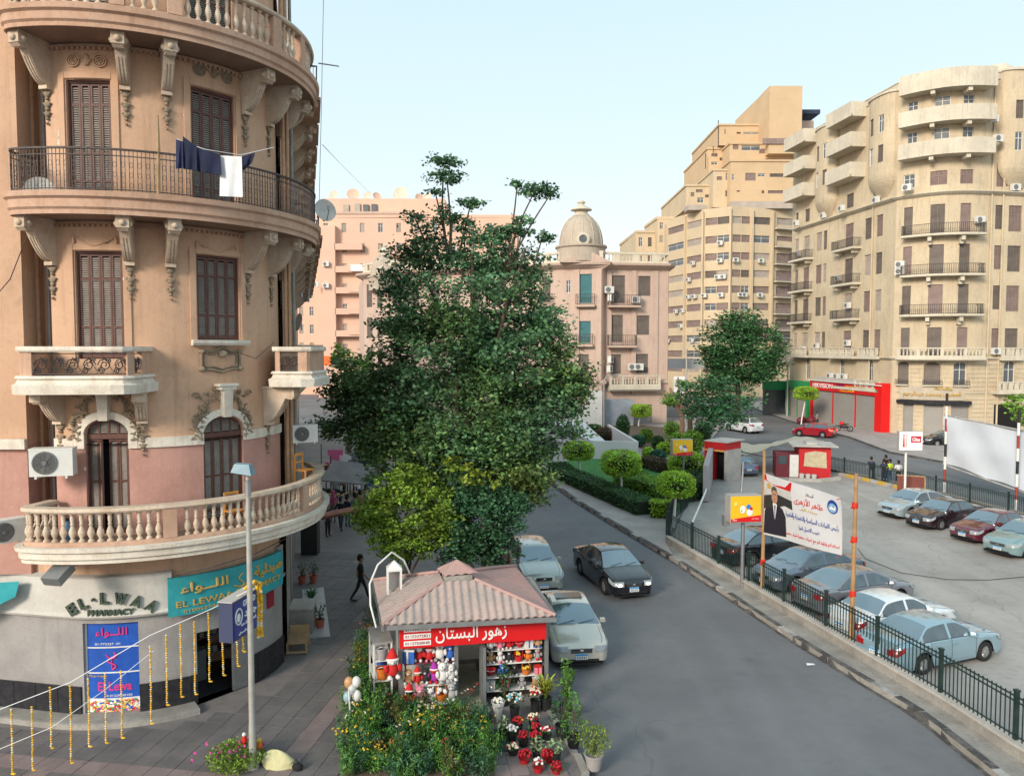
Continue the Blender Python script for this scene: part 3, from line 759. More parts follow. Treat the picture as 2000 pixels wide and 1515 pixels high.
for fl, (z, nb) in enumerate(((16.1, 9), (12.05, 9), (8.1, 9))):
 for k in range(nb):
  t = 1.5+k*2.9
  w = 2.3
  mb = MB(); mb.box((0, -.5, .14), (w, 1.05, .2)); mb.box((0, -.5, .27), (w+.12, 1.2, .09))
  p = spos(t+.6, .02, z); rz = SFr.ang(3.)
  r = mb.build('balcony', M_sal if fl < 2 else M_white, bld, 0, p, rz)
  for x in (-w/2+.2, w/2-.2):
   b = link('bracket', bracket_mesh(.9, .7, .24, 'st', M_cream), r, (x, 0.02, .02)); link('rosette', rosette_mesh(), r, (x-.145, -.78, -.07), -pi/2)
  mb = MB()
  if fl == 2:
   mb.bx(-w/2, w/2, -1.02, -.9, .32, .9); mb.bx(-w/2, -w/2+.12, -.9, 0, .32, .9); mb.bx(-w/2-.05, w/2+.05, -1.08, -.86, .9, 1.0); mb.bx(-w/2-.05, -w/2+.2, -.86, 0, .9, 1.0)
   mb.build('parapet', M_cream, r)
  else:
   for x in [(-w/2+.02)+i*.12 for i in range(int(w/.12)+1)]: mb.bx(x-.008, x+.008, -1.0, -.985, .32, 1.2)
   for y in [-.9+i*.12 for i in range(8)]: mb.bx(-w/2+.01, -w/2+.026, y, y+.015, .32, 1.2)
   mb.bx(-w/2, w/2, -1.01, -.975, 1.2, 1.24); mb.bx(-w/2, -w/2+.035, -.97, 0, 1.2, 1.24)
   mb.build('railing', M_iron, r)
r2, P2, _ = box_balcony(*PY(569, 700, 20.35)[:2], math.radians(0), .47, 1.6, 7.98, 8.3, [(1.72, 2.2)], rad=.1)
b = link('bracket', bracket_mesh(.9, 1.0, .3, 'x9', M_cream), bld, (BC[0]+RW*math.sin(math.radians(78)), BC[1]-RW*math.cos(math.radians(78)), 7.93), math.radians(78))
link('plaster_tassel', tassel_mesh(), b, (0, -.05, -1.03))
x0 = PY(47, 600, 18.2).x
LW = Path([(-16.5, 18.0), (x0, 18.2)])
for z0_, z1_, m in ((Z_BAND, 22, M_or), (3.6, Z_BAND, M_pk)):
 mb = MB(); mb.add([(-16.5, 17.9, z0_), (x0, 18.15, z0_), (x0, 20.2, z0_), (-16.5, 20.2, z0_), (-16.5, 17.9, z1_), (x0, 18.15, z1_), (x0, 20.2, z1_), (-16.5, 20.2, z1_)],
      [(0, 1, 5, 4), (1, 2, 6, 5), (2, 3, 7, 6), (4, 5, 6, 7)]); mb.build('wing_wall', m, bld)
mb = MB(); mb.bx(-16.5, x0+.04, 17.98, 18.1, Z_BAND-.1, Z_BAND+.14); mb.build('string_course', M_white, bld)
mb = MB();
for za, zb, m in ((Z_BAND, 22, M_or), (3.6, Z_BAND, M_pk)):
 mb = MB(); mb.quad((x0-.3, 19.0, za), (-10.6, 18.95, za), (-10.6, 18.95, zb), (x0-.3, 19.0, zb)); mb.build('recess_wall', m, bld)
for u, r, m in ((73, .07, M_pipe), (96, .035, M_grey)):
 p = PY(u, 600, 18.75); mb = MB(); mb.tube([(p.x, p.y, 4.6), (p.x, p.y, 20)], r, 8)
 for z in (6, 9, 12, 15): mb.lathe([(r*1.3, 0), (r*1.3, .12)], 8, c=(p.x, p.y, z))
 mb.build('drain_pipe', m, bld, 50)
for k, (x, y) in enumerate(((-6.42, 22.0), (-6.34, 22.12), (-6.30, 22.4))):
 mb = MB(); mb.tube([(x, y-.15, 4.6), (x, y-.15, 21)], .05, 8); mb.build('drain_pipe', M_pipe if k < 2 else M_conc, bld, 50)
mb = MB(); mb.prism([(-16, 20.1), (-10, 20.2), (-6.9, 22.6), (-20, 70), (-40, 70), (-40, 20.1)], 0, 21.9); mb.build('block_core', M_sal, bld)
mb = MB()
def patch(u, v, w, h):
 s = pS(u); q = BAY.pos(s, 0); z = zat(q.x, q.y, v); n = 9
 vs = [BAY.pos(s, .004, z)]
 for k in range(n):
  a = 2*pi*k/n; r = RN.uniform(.5, 1.1); vs.append(BAY.pos(s+w*r*math.cos(a)/83, .004, z+h*r*math.sin(a)/83))
 mb.add(vs, [(0, 1+k, 1+(k+1) % n) for k in range(n)])
for a in ((128, 262, 3, 10), (127, 275, 4, 12), (372, 200, 4, 10), (374, 228, 7, 9), (486, 236, 3, 9), (322, 298, 2, 3), (245, 545, 2, 5), (160, 915, 3, 6), (556, 1105, 10, 4)): patch(*a)
mb.build('bare_plaster', M_white, bld)
# pharmacy on the ground floor
PH = Path([(-16.5, 18.8), (-12.6, 18.45), (-10.95, 18.12)]+arc(BC[0], BC[1], 3.5, -12, 88, 40))
def ph(u, z=1.5): return PH.s_at(u, z, 0, 0, PH.L*.97)
def phz(u, v, d=0):
 q = PH.pos(ph(u), d); return zat(q.x, q.y, v)
M_teal = mixmat('teal_board', (.03, .30, .34), (.04, .36, .40), 3, .4, .6, rough=.5, bump=.02, c3=(.05, .24, .27))
M_gold = mat('gold_letters', (.55, .36, .10), .5, .15, 8)
M_letd = mat('dark_green_letters', (.05, .075, .05), .5, .3, 10)
M_blue = mat('poster_blue', (.02, .09, .42), .35, .25, 2)
M_red = mat('sign_red', (.62, .012, .015), .4, .06, 2)
M_wht = mat('sign_white', (.82, .82, .82), .5, .04, 3)
M_blk = mat('black_plastic', (.02, .02, .022), .5, .2, 5)
M_yel = mat('marigold_yellow', (.75, .42, .02), .7, .2, 12, island=.25)
M_glass = mat('window_glass', (.05, .075, .09), .08, .1, 1, spec=.8)
M_wood = mixmat('pale_wood', (.42, .29, .17), (.34, .22, .12), 6, .4, .6, c3=(.25, .16, .09), coord='Object')
M_terra = mat('terracotta', (.42, .12, .07), .8, .2, 6)
M_metal = mat('grey_metal', (.32, .33, .34), .4, .15, 5, metal=.6, dirt=.3)
M_galv = mat('galvanised_pole', (.42, .41, .38), .5, .15, 4, metal=.3, dirt=.35, dirtc=(.2, .14, .1))
def path_letters(txt, m, parent, path, s, d, z, width, height, ext=.02, bold=0., arcup=0., name='lettering'):
 me = text_mesh(txt, 1, ext/2, bold, width, height); n = len(me.vertices)
 co = np.empty(n*3, 'f'); me.vertices.foreach_get('co', co); co = co.reshape(-1, 3); w2 = max(1e-6, np.abs(co[:, 0]).max())
 out = [path.pos(s+x, d+ext/2+zz, z+y+arcup*(1-(x/w2)**2)) for x, y, zz in co]
 for i, p in enumerate(out): me.vertices[i].co = p
 me.materials.clear(); me.materials.append(m); me.update()
 return link(name, me, parent)
shop = thing('pharmacy_front', 'pharmacy shopfront with black granite base under the round balcony', 'shopfront')
dz0 = ph(384); dz1 = ph(488)
DO = (dz0, dz1, .12, phz(400, 1232), 0)
PZT = phz(215, 1340)
pw = [(ph(163), ph(271), .14, phz(215, 1217), 0)]
mb = MB(); wall(mb, PH, 0, PH.L, 0, 2.62, [DO]+pw, .3, step=.2); mb.build('shop_wall', M_grey, shop)
mb = MB(); wall(mb, PH, 0, PH.L, 3.3, 4.6, [], step=.25, d=-.06); mb.build('upper_band_wall', M_or, shop)
mb = MB(); sweep(mb, PH, [(-.06, 2.62), (.14, 2.60), (.18, 2.66), (.12, 2.72), (.10, 3.55), (.13, 3.6), (-.06, 3.62)], 0, ph(338), .2); mb.build('sign_band', mixmat('pale_band', (.58, .56, .52), (.5, .48, .44), 1.2, .4, .62, c3=(.4, .37, .33)), shop)
mb = MB(); sweep(mb, PH, [(-.06, 2.62), (.10, 2.60), (.12, 2.68), (-.06, 2.72)], ph(338), PH.L, .2); mb.build('lintel_moulding', M_conc, shop)
mb = MB(); sweep(mb, PH, rect(-.06, .05, 2.72, 3.5), ph(560), PH.L, .2); mb.build('lintel', M_grey, shop)
s = .05
while s < PH.L:
 e = min(s+.62, PH.L)
 bad = [o for o in (DO, pw[0]) if o[0] < e and o[1] > s]
 parts = [(s, e)]
 if bad: o = bad[0]; parts = [(s, min(e, o[0]))]*(s < o[0]-.05)+[(max(s, o[1]), e)]*(e > o[1]+.05)
 for a, b in parts:
  if b-a > .06:
   g = MB(); sweep(g, PH, rect(.0, .045, .13, PZT+RN.uniform(-.004, .004)), a+.006, b-.006, .16); g.build('granite_slab', M_gran, shop)
 s = e
mb = MB(); st = PH.off(.0, 0, PH.L); sweep(mb, PH, [(-.5, .02), (.62, .02), (.6, .27), (.52, .28), (-.5, .28)], 0, ph(384)-.05, .2)
mb = MB(); sweep(mb, PH, [(-.3, .10), (.55, .10), (.53, .24), (.48, .25), (-.3, .25)], 0, ph(378), .2); mb.build('step', M_conc, shop)
iw = MB(); a_, b_ = PH.pos(dz0, -.3), PH.pos(dz1, -.3); dv = (b_-a_).normalized(); nv = Vector((-dv.y, dv.x, 0))
T = Matrix.Translation(a_) @ Matrix.Rotation(math.atan2(dv.y, dv.x), 4, 'Z'); Wd = (b_-a_).length
for q in ((-.6, Wd+.6, .0, 1.9, .1, .13),): iw.bx(*q, M=T)
iw.build('shop_floor', M_gran, shop)
iw = MB(); iw.bx(-.7, Wd+.7, 1.9, 2.0, 0, 2.6, M=T); iw.bx(-.8, -.7, 0, 2, 0, 2.6, M=T); iw.bx(Wd+.7, Wd+.8, 0, 2, 0, 2.6, M=T); iw.bx(-.8, Wd+.8, 0, 2, 2.6, 2.65, M=T); iw.build('interior_wall', M_dark, shop)
iw = MB(); iw.bx(.05, Wd-.5, .95, 1.35, .12, .95, M=T); iw.build('counter', mat('counter', (.16, .18, .18), .4), shop)
for k in range(4):
 iw = MB(); iw.bx(-.6, Wd+.6, 1.55, 1.88, .5+k*.5, .53+k*.5, M=T); sh = iw.build('shelf', M_grey, shop)
 for j in range(12):
  b = MB(); h = RN.uniform(.12, .3); b.bx(-.5+j*.19, -.38+j*.19, 1.6, 1.7, .53+k*.5, .53+k*.5+h, M=T)
  b.build('medicine_box', mat('pack%d' % (j % 5), [(.6, .6, .6), (.3, .05, .05), (.1, .2, .4), (.5, .45, .3), (.15, .3, .2)][j % 5], .6), sh)
mb = MB(); mb.bx(Wd-.42, Wd-.02, -.28, -.2, .13, DO[3]-.02, M=T); mb.build('door_jamb', M_metal, shop)
sm = ph(222)
for ch, k in zip('EL.LWAA', range(7)):
 t = (k-3)/3; ww = [.20, .18, .07, .19, .27, .24, .24][k]
 me = text_mesh(ch, 1, .03, .03, ww, .27 if ch != '.' else .08)
 me.materials.clear(); me.materials.append(M_letd)
 s_ = sm+[-.86, -.60, -.37, -.12, .22, .56, .86][k]; p = PH.pos(s_, .16, phz(222, 1170)+.08-.26*t*t)
 o = link('letter', me, shop, p); o.rotation_euler = (pi/2, -t*.62, PH.ang(s_))
 o.rotation_euler = (Matrix.Rotation(PH.ang(s_), 3, 'Z') @ Matrix.Rotation(pi/2, 3, 'X') @ Matrix.Rotation(-t*.6, 3, 'Z')).to_euler()
path_letters('PHARMACY', M_letd, shop, PH, sm, .13, phz(222, 1190)-.02, 1.0, .15, .04, .03)
TE = Path(arc(BC[0], BC[1], 3.72, 27.5, 80, 24))
tb = tag(MB().build('tmp', M_teal), '', '') ; bpy.data.objects.remove(tb)
q0 = TE.pos(0); z1_ = zat(q0.x, q0.y, 1130); z0_ = zat(q0.x, q0.y, 1205)
mb = MB(); sweep(mb, TE, rect(-.08, .03, z0_, z1_), 0, TE.L, .12); tb = tag(mb.build('shop_sign', M_teal), 'teal curved pharmacy board with gold Arabic and Latin lettering over the door', 'sign')
hh = z1_-z0_
path_letters(ar('اللــواء'), M_gold, tb, TE, .85, .035, z0_+hh*.68, 1.15, .3, .02, .02)
path_letters(ar('صيدلية'), M_gold, tb, TE, 2.75, .035, z0_+hh*.68, 1.1, .36, .02, .02)
path_letters('EL LEWAA PHARMACY', M_gold, tb, TE, TE.L*.5, .035, z0_+hh*.3, TE.L*.9, .15, .02, .01)
path_letters('01005274480  -  23936200', M_gold, tb, TE, TE.L*.4, .035, z0_+hh*.1, TE.L*.6, .07, .01)
mb = MB(); c = 1.78
mb.tube([TE.pos(c+x, .05, z0_+hh*.5+z) for x, z in ((-.18, .0), (-.05, -.06), (.1, -.05), (.2, .02))], .022, 5)
mb.tube([TE.pos(c+.07*math.sin(t*7), .06, z0_+hh*.42+t*.36) for t in [k/12 for k in range(13)]], .017, 5); mb.build('snake_and_bowl', M_gold, tb)
pz = [1217, 1264, 1313, 1364, 1413]
ps0, ps1 = ph(163), ph(271); pc = (ps0+ps1)/2
zz = [phz(216, v, -.12) for v in pz]
labs = ['blue poster with red Arabic word at the top of the pharmacy window', 'blue poster with pink snake and bowl emblem in the middle of the window', 'blue poster reading El Lewa in pink script above the pills picture', 'poster photograph of colourful pills at the bottom of the pharmacy window']
M_pnk = mat('poster_pink', (.65, .04, .22), .5, .1, 4)
def pills():
 mb = MB(); return mb
PP = []
for k in range(4):
 mb = MB(); sweep(mb, PH, rect(-.14, -.10, zz[k+1]+.03, zz[k]), ps0+.05, ps1-.02, .3)
 o = tag(mb.build('poster', M_blue if k < 3 else M_wht), labs[k], 'poster', 'posters in the pharmacy window'); PP.append(o)
 fr = MB(); sweep(fr, PH, rect(-.15, -.09, zz[k+1], zz[k+1]+.03), ps0, ps1, .3); sweep(fr, PH, rect(-.15, -.09, zz[k+1]+.03, zz[k]), ps0, ps0+.04, .3); fr.build('frame', M_wpaint, o)
path_letters(ar('اللــواء'), M_pnk, PP[0], PH, pc, -.098, (zz[0]+zz[1])/2+.08, .75, .24, .006, .02)
path_letters('01-772237 -01', M_wht, PP[0], PH, pc-.1, -.098, zz[1]+.1, .6, .05, .006)
mb = MB(); zc = (zz[1]+zz[2])/2
mb.tube([PH.pos(pc+.1*math.sin(t*9), -.09, zc-.22+t*.42) for t in [k/14 for k in range(15)]], .018, 5)
mb.tube([PH.pos(pc+x, -.09, zc+z) for x, z in ((-.14, .15), (-.06, .06), (.06, .06), (.14, .15))], .016, 5); mb.tube([PH.pos(pc, -.09, zc+.05), PH.pos(pc, -.09, zc-.2)], .014, 5)
mb.build('snake_and_bowl', M_pnk, PP[1])
path_letters('El Lewa', M_pnk, PP[2], PH, pc+.05, -.098, (zz[2]+zz[3])/2, .8, .22, .006, .02)
path_letters('Pharmacy', M_gold, PP[2], PH, pc-.35, -.098, zz[2]-.07, .45, .08, .006)
path_letters('0 01229350105', M_wht, PP[2], PH, pc+.15, -.098, zz[3]+.09, .6, .05, .006)
pcs = [mat('pill%d' % i, c, .4) for i, c in enumerate([(.6, .02, .02), (.7, .4, .02), (.02, .25, .12), (.75, .75, .7), (.02, .1, .4), (.6, .1, .2), (.75, .6, .3)])]
mb = MB()
for k in range(430):
 mb.mi = k % 7; p = PH.pos(RN.uniform(ps0+.1, ps1-.06), -.098, RN.uniform(zz[4]+.06, zz[3]-.03))
 mb.ell(p, (RN.uniform(.03, .055), .012, RN.uniform(.022, .04)), 6, 4, Matrix.Rotation(RN.uniform(0, 3), 4, 'Y'))
stuff(mb.build('pills_print', pcs, PP[3], 60))
p = PH.pos(ph(527), .03, phz(527, 1170)); mb = MB(); mb.box(p, (.3, .03, .42), PH.ang(ph(527))); tag(mb.build('notice_board', mat('maroon_board', (.28, .02, .04), .5)), 'small dark red notice board on the grey wall right of the pharmacy door', 'notice')
# air conditioners, dishes, lamp and other things on the corner building
M_acw = mat('ac_white', (.66, .66, .63), .45, .07, 4, dirt=.3, dirtc=(.4, .37, .32))
M_acg = mat('ac_grille', (.16, .16, .16), .5, .1)
def ac_meshes(w=.8, h=.56, d=.32):
 def fn():
  b = MB(); b.bx(-w/2, w/2, -d, 0, 0, h); b.bx(-w/2-.006, w/2+.006, -d-.006, .004, h-.03, h+.008)
  for x in (-w*.35, w*.35): b.bx(x-.02, x+.02, -d-.02, .06, -.05, -.002)
  body = b.mesh('casing', M_acw)
  f = MB(); f.lathe([(h*.42, 0), (h*.42, .015), (h*.38, .022), (h*.36, .01)], 20, Matrix.Translation((-w*.14, -d-.008, h*.5)) @ Matrix.Rotation(pi/2, 4, 'X'))
  for k in range(5):
   r = h*(.08+.065*k); f.tube([(-w*.14+r*math.cos(t), -d-.035, h*.5+r*math.sin(t)) for t in [2*pi*i/16 for i in range(17)]], .006, 4, False)
  for k in range(8):
   a = 2*pi*k/8; f.tube([(-w*.14, -d-.036, h*.5), (-w*.14+h*.4*math.cos(a), -d-.03, h*.5+h*.4*math.sin(a))], .005, 4)
  f.lathe([(.05, 0), (.05, .01)], 10, Matrix.Translation((-w*.14, -d-.04, h*.5)) @ Matrix.Rotation(pi/2, 4, 'X'))
  return body, f.mesh('fan_grille', M_acg)
 return cached(('ac', w), fn)
def ac_unit(label, loc, rz, group='air conditioner units on the facades', s=1., small=False):
 body, fan = ac_meshes(.8)
 t = link('air_conditioner', body, None, loc, rz); tag(t, label, 'air conditioner', group); t.scale = (s, s, s)
 if not small: link('fan_grille', fan, t)
 else:
  me = cached('acfan_s', lambda: MB().lathe([(.22, 0), (.22, .02), (.08, .03)], 10, Matrix.Translation((-.11, -.325, .28)) @ Matrix.Rotation(pi/2, 4, 'X')).mesh('fan_grille', M_acg))
  link('fan_grille', me, t)
 return t
p = PY(110, 925, 17.75); ac_unit('big white air conditioner mounted left of the arched shutter doors', p, .25, s=1.12)
p = PY(8, 1056, 17.6); ac_unit('white air conditioner cut by the left edge beside the round balcony', p, .9, s=.95)
p = PY(592, 862, 22.3); ac_unit('white air conditioner in the recess right of the pink wall', p, .5, s=.9)
def dish(label, loc, r, rz, tilt=.5, group='satellite dishes', m=None):
 t = thing('satellite_dish', label, 'satellite dish', loc, rz, group); m = m or cached('mdish', lambda: mat('dish_grey', (.5, .49, .46), .6, .15, 4, dirt=.3))
 R = Matrix.Translation((0, 0, r*.9)) @ Matrix.Rotation(pi/2-tilt, 4, 'X')
 d = MB(); d.lathe([(r*k/6, .0+r*.22*(k/6)**2) for k in range(1, 7)]+[(r*k/6, -.015+r*.22*(k/6)**2) for k in range(6, 0, -1)], 18, R); d.build('reflector', m, t, 50)
 a = MB(); a.tube([R @ Vector((0, -r, r*.2)), R @ Vector((0, -.05, r*.85))], .015, 5); a.box(R @ Vector((0, -.02, r*.88)), (.07, .07, .12)); a.build('feed_arm', M_metal, t)
 a = MB(); a.tube([(0, .05, 0), (0, .05, r*.75), R @ Vector((0, 0, 0))], .025, 6); a.build('mast', M_metal, t)
 return t
p = PY(78, 398, 17.75); dish('mesh satellite dish lying on the left of the iron railing balcony', p, .32, .3, .3)
p = PY(634, 432, 22.5); dish('grey satellite dish peeking out right of the iron railing balcony', p, .33, .7, .2)
p = PY(586, 645, 22.6); dish('larger satellite dish above the street side balcony', p, .26, -.9, .2)
p = PY(600, 590, 25.2); dish('smaller satellite dish up behind the larger one on the street side', p, .22, -.9, .2)
p = PY(309, 402, 17.6); mb = MB(); mb.tube([p, PY(309, 290, 17.6), PY(308, 225, 17.6)], [.05, .045, .02], 7); tag(mb.build('wooden_pole', M_wood), 'tall dry palm pole standing on the iron railing balcony', 'pole')
la, lb = PY(345, 272, 17.0), PY(520, 300, 17.9)
mb = MB(); mid = [PY(345, 272, 17.0), PY(400, 292, 17.05), PY(470, 303, 17.4), PY(535, 288, 18.2)]
mb.tube(mid, .007, 4); tag(mb.build('washing_line', M_wht), 'thin white washing line above the iron railing balcony', 'line')
M_navy = mat('navy_cloth', (.012, .016, .045), .9, .3, 6); M_clw = mat('white_cloth', (.72, .72, .74), .9, .08, 6); M_clb = mat('blueblack_cloth', (.02, .025, .07), .9, .25, 5)
def cloth(name, label, pts, Y, m, cat='laundry', fold=.03, th=.012):
 """hanging cloth: outline in the balcony plane, folded and thick"""
 mb = MB(); P3 = []
 n = 7
 (ul, vl), (ur, vr), (br, bv), (bl, blv) = pts
 for j in range(n+1):
  for i in range(n+1):
   a, b = i/n, j/n
   u = (ul*(1-a)+ur*a)*(1-b)+(bl*(1-a)+br*a)*b; v = (vl*(1-a)+vr*a)*(1-b)+(blv*(1-a)+bv*a)*b
   P3.append(PY(u, v, Y+fold*math.sin(a*9+b*2)*(.3+b)))
 fs = [(j*(n+1)+i, j*(n+1)+i+1, (j+1)*(n+1)+i+1, (j+1)*(n+1)+i) for j in range(n) for i in range(n)]
 mb.add(P3, [f[::-1] for f in fs]); mb.add([p+Vector((0, th, 0)) for p in P3], fs)
 o = mb.build(name, m, None, 60); return tag(o, label, cat, 'laundry on the washing line')
cloth('trousers', 'dark blue trousers hanging at the left end of the washing line', [(344, 272), (357, 276), (358, 328), (343, 330)], 16.98, M_clb)
cloth('trousers', 'dark blue jeans hanging second on the line, folded over', [(357, 266), (384, 286), (385, 333), (358, 330)], 16.99, M_navy)
cloth('shirt', 'wide navy shirt in the middle of the washing line', [(385, 288), (430, 302), (432, 342), (385, 334)], 17.02, M_navy)
cloth('shirt', 'white shirt with long sleeves hanging down over the railing', [(430, 304), (472, 306), (474, 385), (429, 383)], 17.1, M_clw)
cloth('vest', 'small navy vest at the right end of the washing line', [(472, 306), (498, 298), (492, 318), (474, 334)], 17.35, M_navy)
def chair(label, loc, rz, m, s=.9):
 t = thing('chair', label, 'chair', loc, rz); t.scale = (s, s, s)
 b = MB(); b.bx(-.22, .22, -.22, .22, .42, .46); b.build('seat', m, t)
 for x in (-.2, .2):
  for y in (-.2, .2): b = MB(); b.bx(x-.02, x+.02, y-.02, y+.02, 0, .42); b.build('leg', m, t)
 b = MB(); b.bx(-.22, -.17, .18, .22, .46, .95); b.bx(.17, .22, .18, .22, .46, .95); b.bx(-.17, .17, .185, .215, .88, .95); b.bx(-.17, .17, .185, .215, .65, .7); b.build('backrest', m, t)
 return t
M_orw = mat('orange_wood', (.62, .27, .06), .6, .15, 6)
q = BAY.pos(pS(430), .55, Z_BB); chair('orange wooden chair by the right arched door on the bottom balcony', q, BAY.ang(pS(430)), M_orw)
q = (BC[0]+4.1*math.sin(math.radians(92)), BC[1]-4.1*math.cos(math.radians(92)), Z_BB+.62); chair('upturned orange chair at the right end of the bottom balcony', (q[0], q[1], q[2]), 1.2, M_orw)
p = PY(130, 985, 17.6); t = thing('water_bottle', 'blue water bottle standing behind the balustrade', 'bottle', (p.x, p.y, Z_BB)); b = MB(); b.lathe([(.12, 0), (.13, .05), (.13, .3), (.05, .42), (.05, .47)], 12); b.build('body', mat('bottle_blue', (.12, .25, .4), .2, .1), t, 40); b = MB(); b.lathe([(.055, .47), (.055, .52)], 10); b.build('cap', M_blk, t)
p = PY(118, 1128, 17.0); t = thing('floodlight', 'grey floodlight under the left end of the bottom balcony', 'floodlight', p, -.2)
b = MB(); b.box((0, 0, .12), (.45, .5, .2), M=Matrix.Rotation(.5, 4, 'X')); b.build('housing', M_metal, t); b = MB(); b.box((0, -.02, .01), (.4, .44, .02), M=Matrix.Rotation(.5, 4, 'X')); b.build('lens', M_glass, t); b = MB(); b.tube([(0, .2, .15), (0, .9, .2)], .025, 6); b.build('arm', M_metal, t)
mb = MB(); a = PY(-60, 1150, 17.9); mb.add([PY(-60, 1140, 17.9), PY(38, 1135, 17.9), PY(30, 1165, 17.9), PY(-60, 1210, 17.9), PY(-60, 1140, 18), PY(38, 1135, 18), PY(30, 1165, 18), PY(-60, 1210, 18)], [(3, 2, 1, 0), (4, 5, 6, 7), (0, 1, 5, 4), (1, 2, 6, 5), (2, 3, 7, 6)])
tag(mb.build('shop_sign', M_teal), 'torn end of a teal shop board at the left edge', 'sign')
# street lamp with lightbox
lp = G(494, 1500, .12); lt = thing('street_lamp', 'grey street lamp post in front of the pharmacy carrying the lightbox', 'street lamp', (lp.x, lp.y, .12))
H = zat(lp.x, lp.y, 925)-.12
b = MB(); b.tube([(0, 0, 0), (0, 0, .9), (0, 0, 1.0), (0, 0, H*.55), (0, 0, H)], [.078, .074, .066, .06, .045], 12); b.build('pole', M_galv, lt, 40)
b = MB(); b.lathe([(.13, 0), (.13, .12), (.1, .16)], 12); b.build('base_collar', M_galv, lt)
b = MB(); b.lathe([(.07, 0), (.07, .3), (.05, .32)], 10, c=(0, 0, H-.45)); b.build('bracket_sleeve', M_metal, lt)
hd = MB(); hd.add([(-.30, -.16, H+.05), (.12, -.16, H-.02), (.12, .16, H-.02), (-.30, .16, H+.05), (-.24, -.1, H+.22), (.06, -.1, H+.2), (.06, .1, H+.2), (-.24, .1, H+.22)], [(3, 2, 1, 0), (4, 5, 6, 7), (0, 1, 5, 4), (1, 2, 6, 5), (2, 3, 7, 6), (3, 0, 4, 7)])
h_ = hd.build('lamp_head', mat('lamp_bluegrey', (.20, .30, .36), .4, .1), lt); b = MB(); b.add([(-.27, -.13, H+.03), (.08, -.13, H-.03), (.08, .13, H-.03), (-.27, .13, H+.03)], [(3, 2, 1, 0)]); b.build('lamp_glass', M_glass, h_)
c0 = PY(427, 1215, 15.9); c1 = PY(492, 1180, lp.y-.1)
A0 = PY(455, 1255, 15.75); A1 = PY(497, 1206, 16.6)
fl = Vector((A0.x, A0.y, 0)); fr_ = Vector((A1.x, A1.y, 0)); ld = (fr_-fl).normalized(); wL = .98; rzL = math.atan2(ld.y, ld.x)
zb_ = zat(fl.x, fl.y, 1256); zt_ = zat(fl.x, fl.y, 1178)
t = thing('lightbox_sign', 'blue advertising lightbox reading GRAND on the lamp post with yellow garland', 'sign', (fl.x, fl.y, zb_), rzL); hL = zt_-zb_
b = MB(); b.bx(0, wL, 0, .32, 0, hL); b.build('casing', mat('sign_casing', (.05, .06, .12), .4, .1), t)
b = MB(); b.bx(.04, wL-.04, -.012, -.002, .04, hL-.04); b.build('face_panel', mat('sign_navy', (.02, .045, .24), .35, .06), t)
letters('GRAND', M_wht, t, (wL*.65, -.014, hL*.84), 0, .5, .13, .004, .02)
letters(ar('جراند'), M_wht, t, (wL*.68, -.014, hL*.56), 0, .48, .22, .004, .02)
letters(ar('الملابس والاحذية'), M_wht, t, (wL*.6, -.014, hL*.33), 0, .6, .07, .004)
letters(ar('شارع البستان'), M_wht, t, (wL*.45, -.014, hL*.14), 0, .5, .07, .004)
b = MB(); b.tube([(.22+.13*math.cos(k/12*2*pi), -.012, hL*.58+.17*math.sin(k/12*2*pi)) for k in range(13)], .018, 5, False); b.ell((.22, -.013, hL*.55), (.07, .01, .1), 8, 5); b.build('emblem', M_wht, t)
b = MB(); b.box((wL*.5, .17, hL+.01), (wL+.02, .33, .02)); b.build('top_cap', mat('cap_pale', (.5, .47, .44), .6), t)
def bead_string(mb, pts, r=.026, step=.05):
 acc = 0
 for a, b in zip(pts, pts[1:]):
  L = (b-a).length; k = 0
  while acc < L:
   p = a.lerp(b, acc/L); mb.mi = RN.choice((0, 0, 0, 1)); mb.ell(p+Vector((RN.uniform(-.006, .006), 0, 0)), (r, r, r*.75), 6, 4); acc += step
  acc -= L
mgm = [M_yel, mat('marigold_white', (.72, .62, .4), .7, .1, 8)]
def zline(u): return None
gl = [(22, 1385, 1515), (62, 1380, 1512), (98, 1342, 1460), (137, 1340, 1498), (172, 1325, 1457), (205, 1315, 1450), (236, 1310, 1440), (293, 1262, 1412), (324, 1240, 1376), (352, 1220, 1360), (379, 1214, 1355), (407, 1197, 1330), (434, 1255, 1318), (462, 1245, 1300), (473, 1232, 1272)]
ordn = ['leftmost', 'second', 'third', 'fourth', 'fifth', 'sixth', 'seventh', 'eighth', 'ninth', 'tenth', 'eleventh', 'twelfth', 'thirteenth', 'fourteenth', 'fifteenth']
n_ = len(gl)
for i, (u, v0, v1) in enumerate(gl):
 Y = 15.4+i*.14; a, b = PY(u, v0, Y), PY(u+2, v1, Y); mb = MB()
 if b.z < .25: b.z = .25
 bead_string(mb, [a, a.lerp(b, .5)+Vector((.01, 0, 0)), b]); mb.mi = 0; mb.ell(b+Vector((.03, 0, -.0)), (.05, .03, .02), 6, 4)
 tag(mb.build('marigold_garland', mgm, None, 60), ('leftmost yellow marigold garland hanging from the rope' if i == 0 else '%s yellow marigold garland from the left on the rope before the pharmacy' % ordn[i]), 'garland', 'marigold garlands on the rope')
rope = MB(); rp = [PY(-20, 1395, 15.3)]+[PY(u, v-3, 15.4+i*.14) for i, (u, v, _) in enumerate(gl[:12])]+[PY(440, 1172, 16.6), PY(488, 1150, lp.y)]
rp = [PY(-20, 1392, 15.3), PY(137, 1332, 15.8), PY(293, 1240, 16.4), PY(410, 1190, 16.9), PY(490, 1150, lp.y)]
rope.tube(rp, .009, 5)
tag(rope.build('rope', M_wht), 'pale rope strung from the lamp post across the pharmacy front', 'rope')
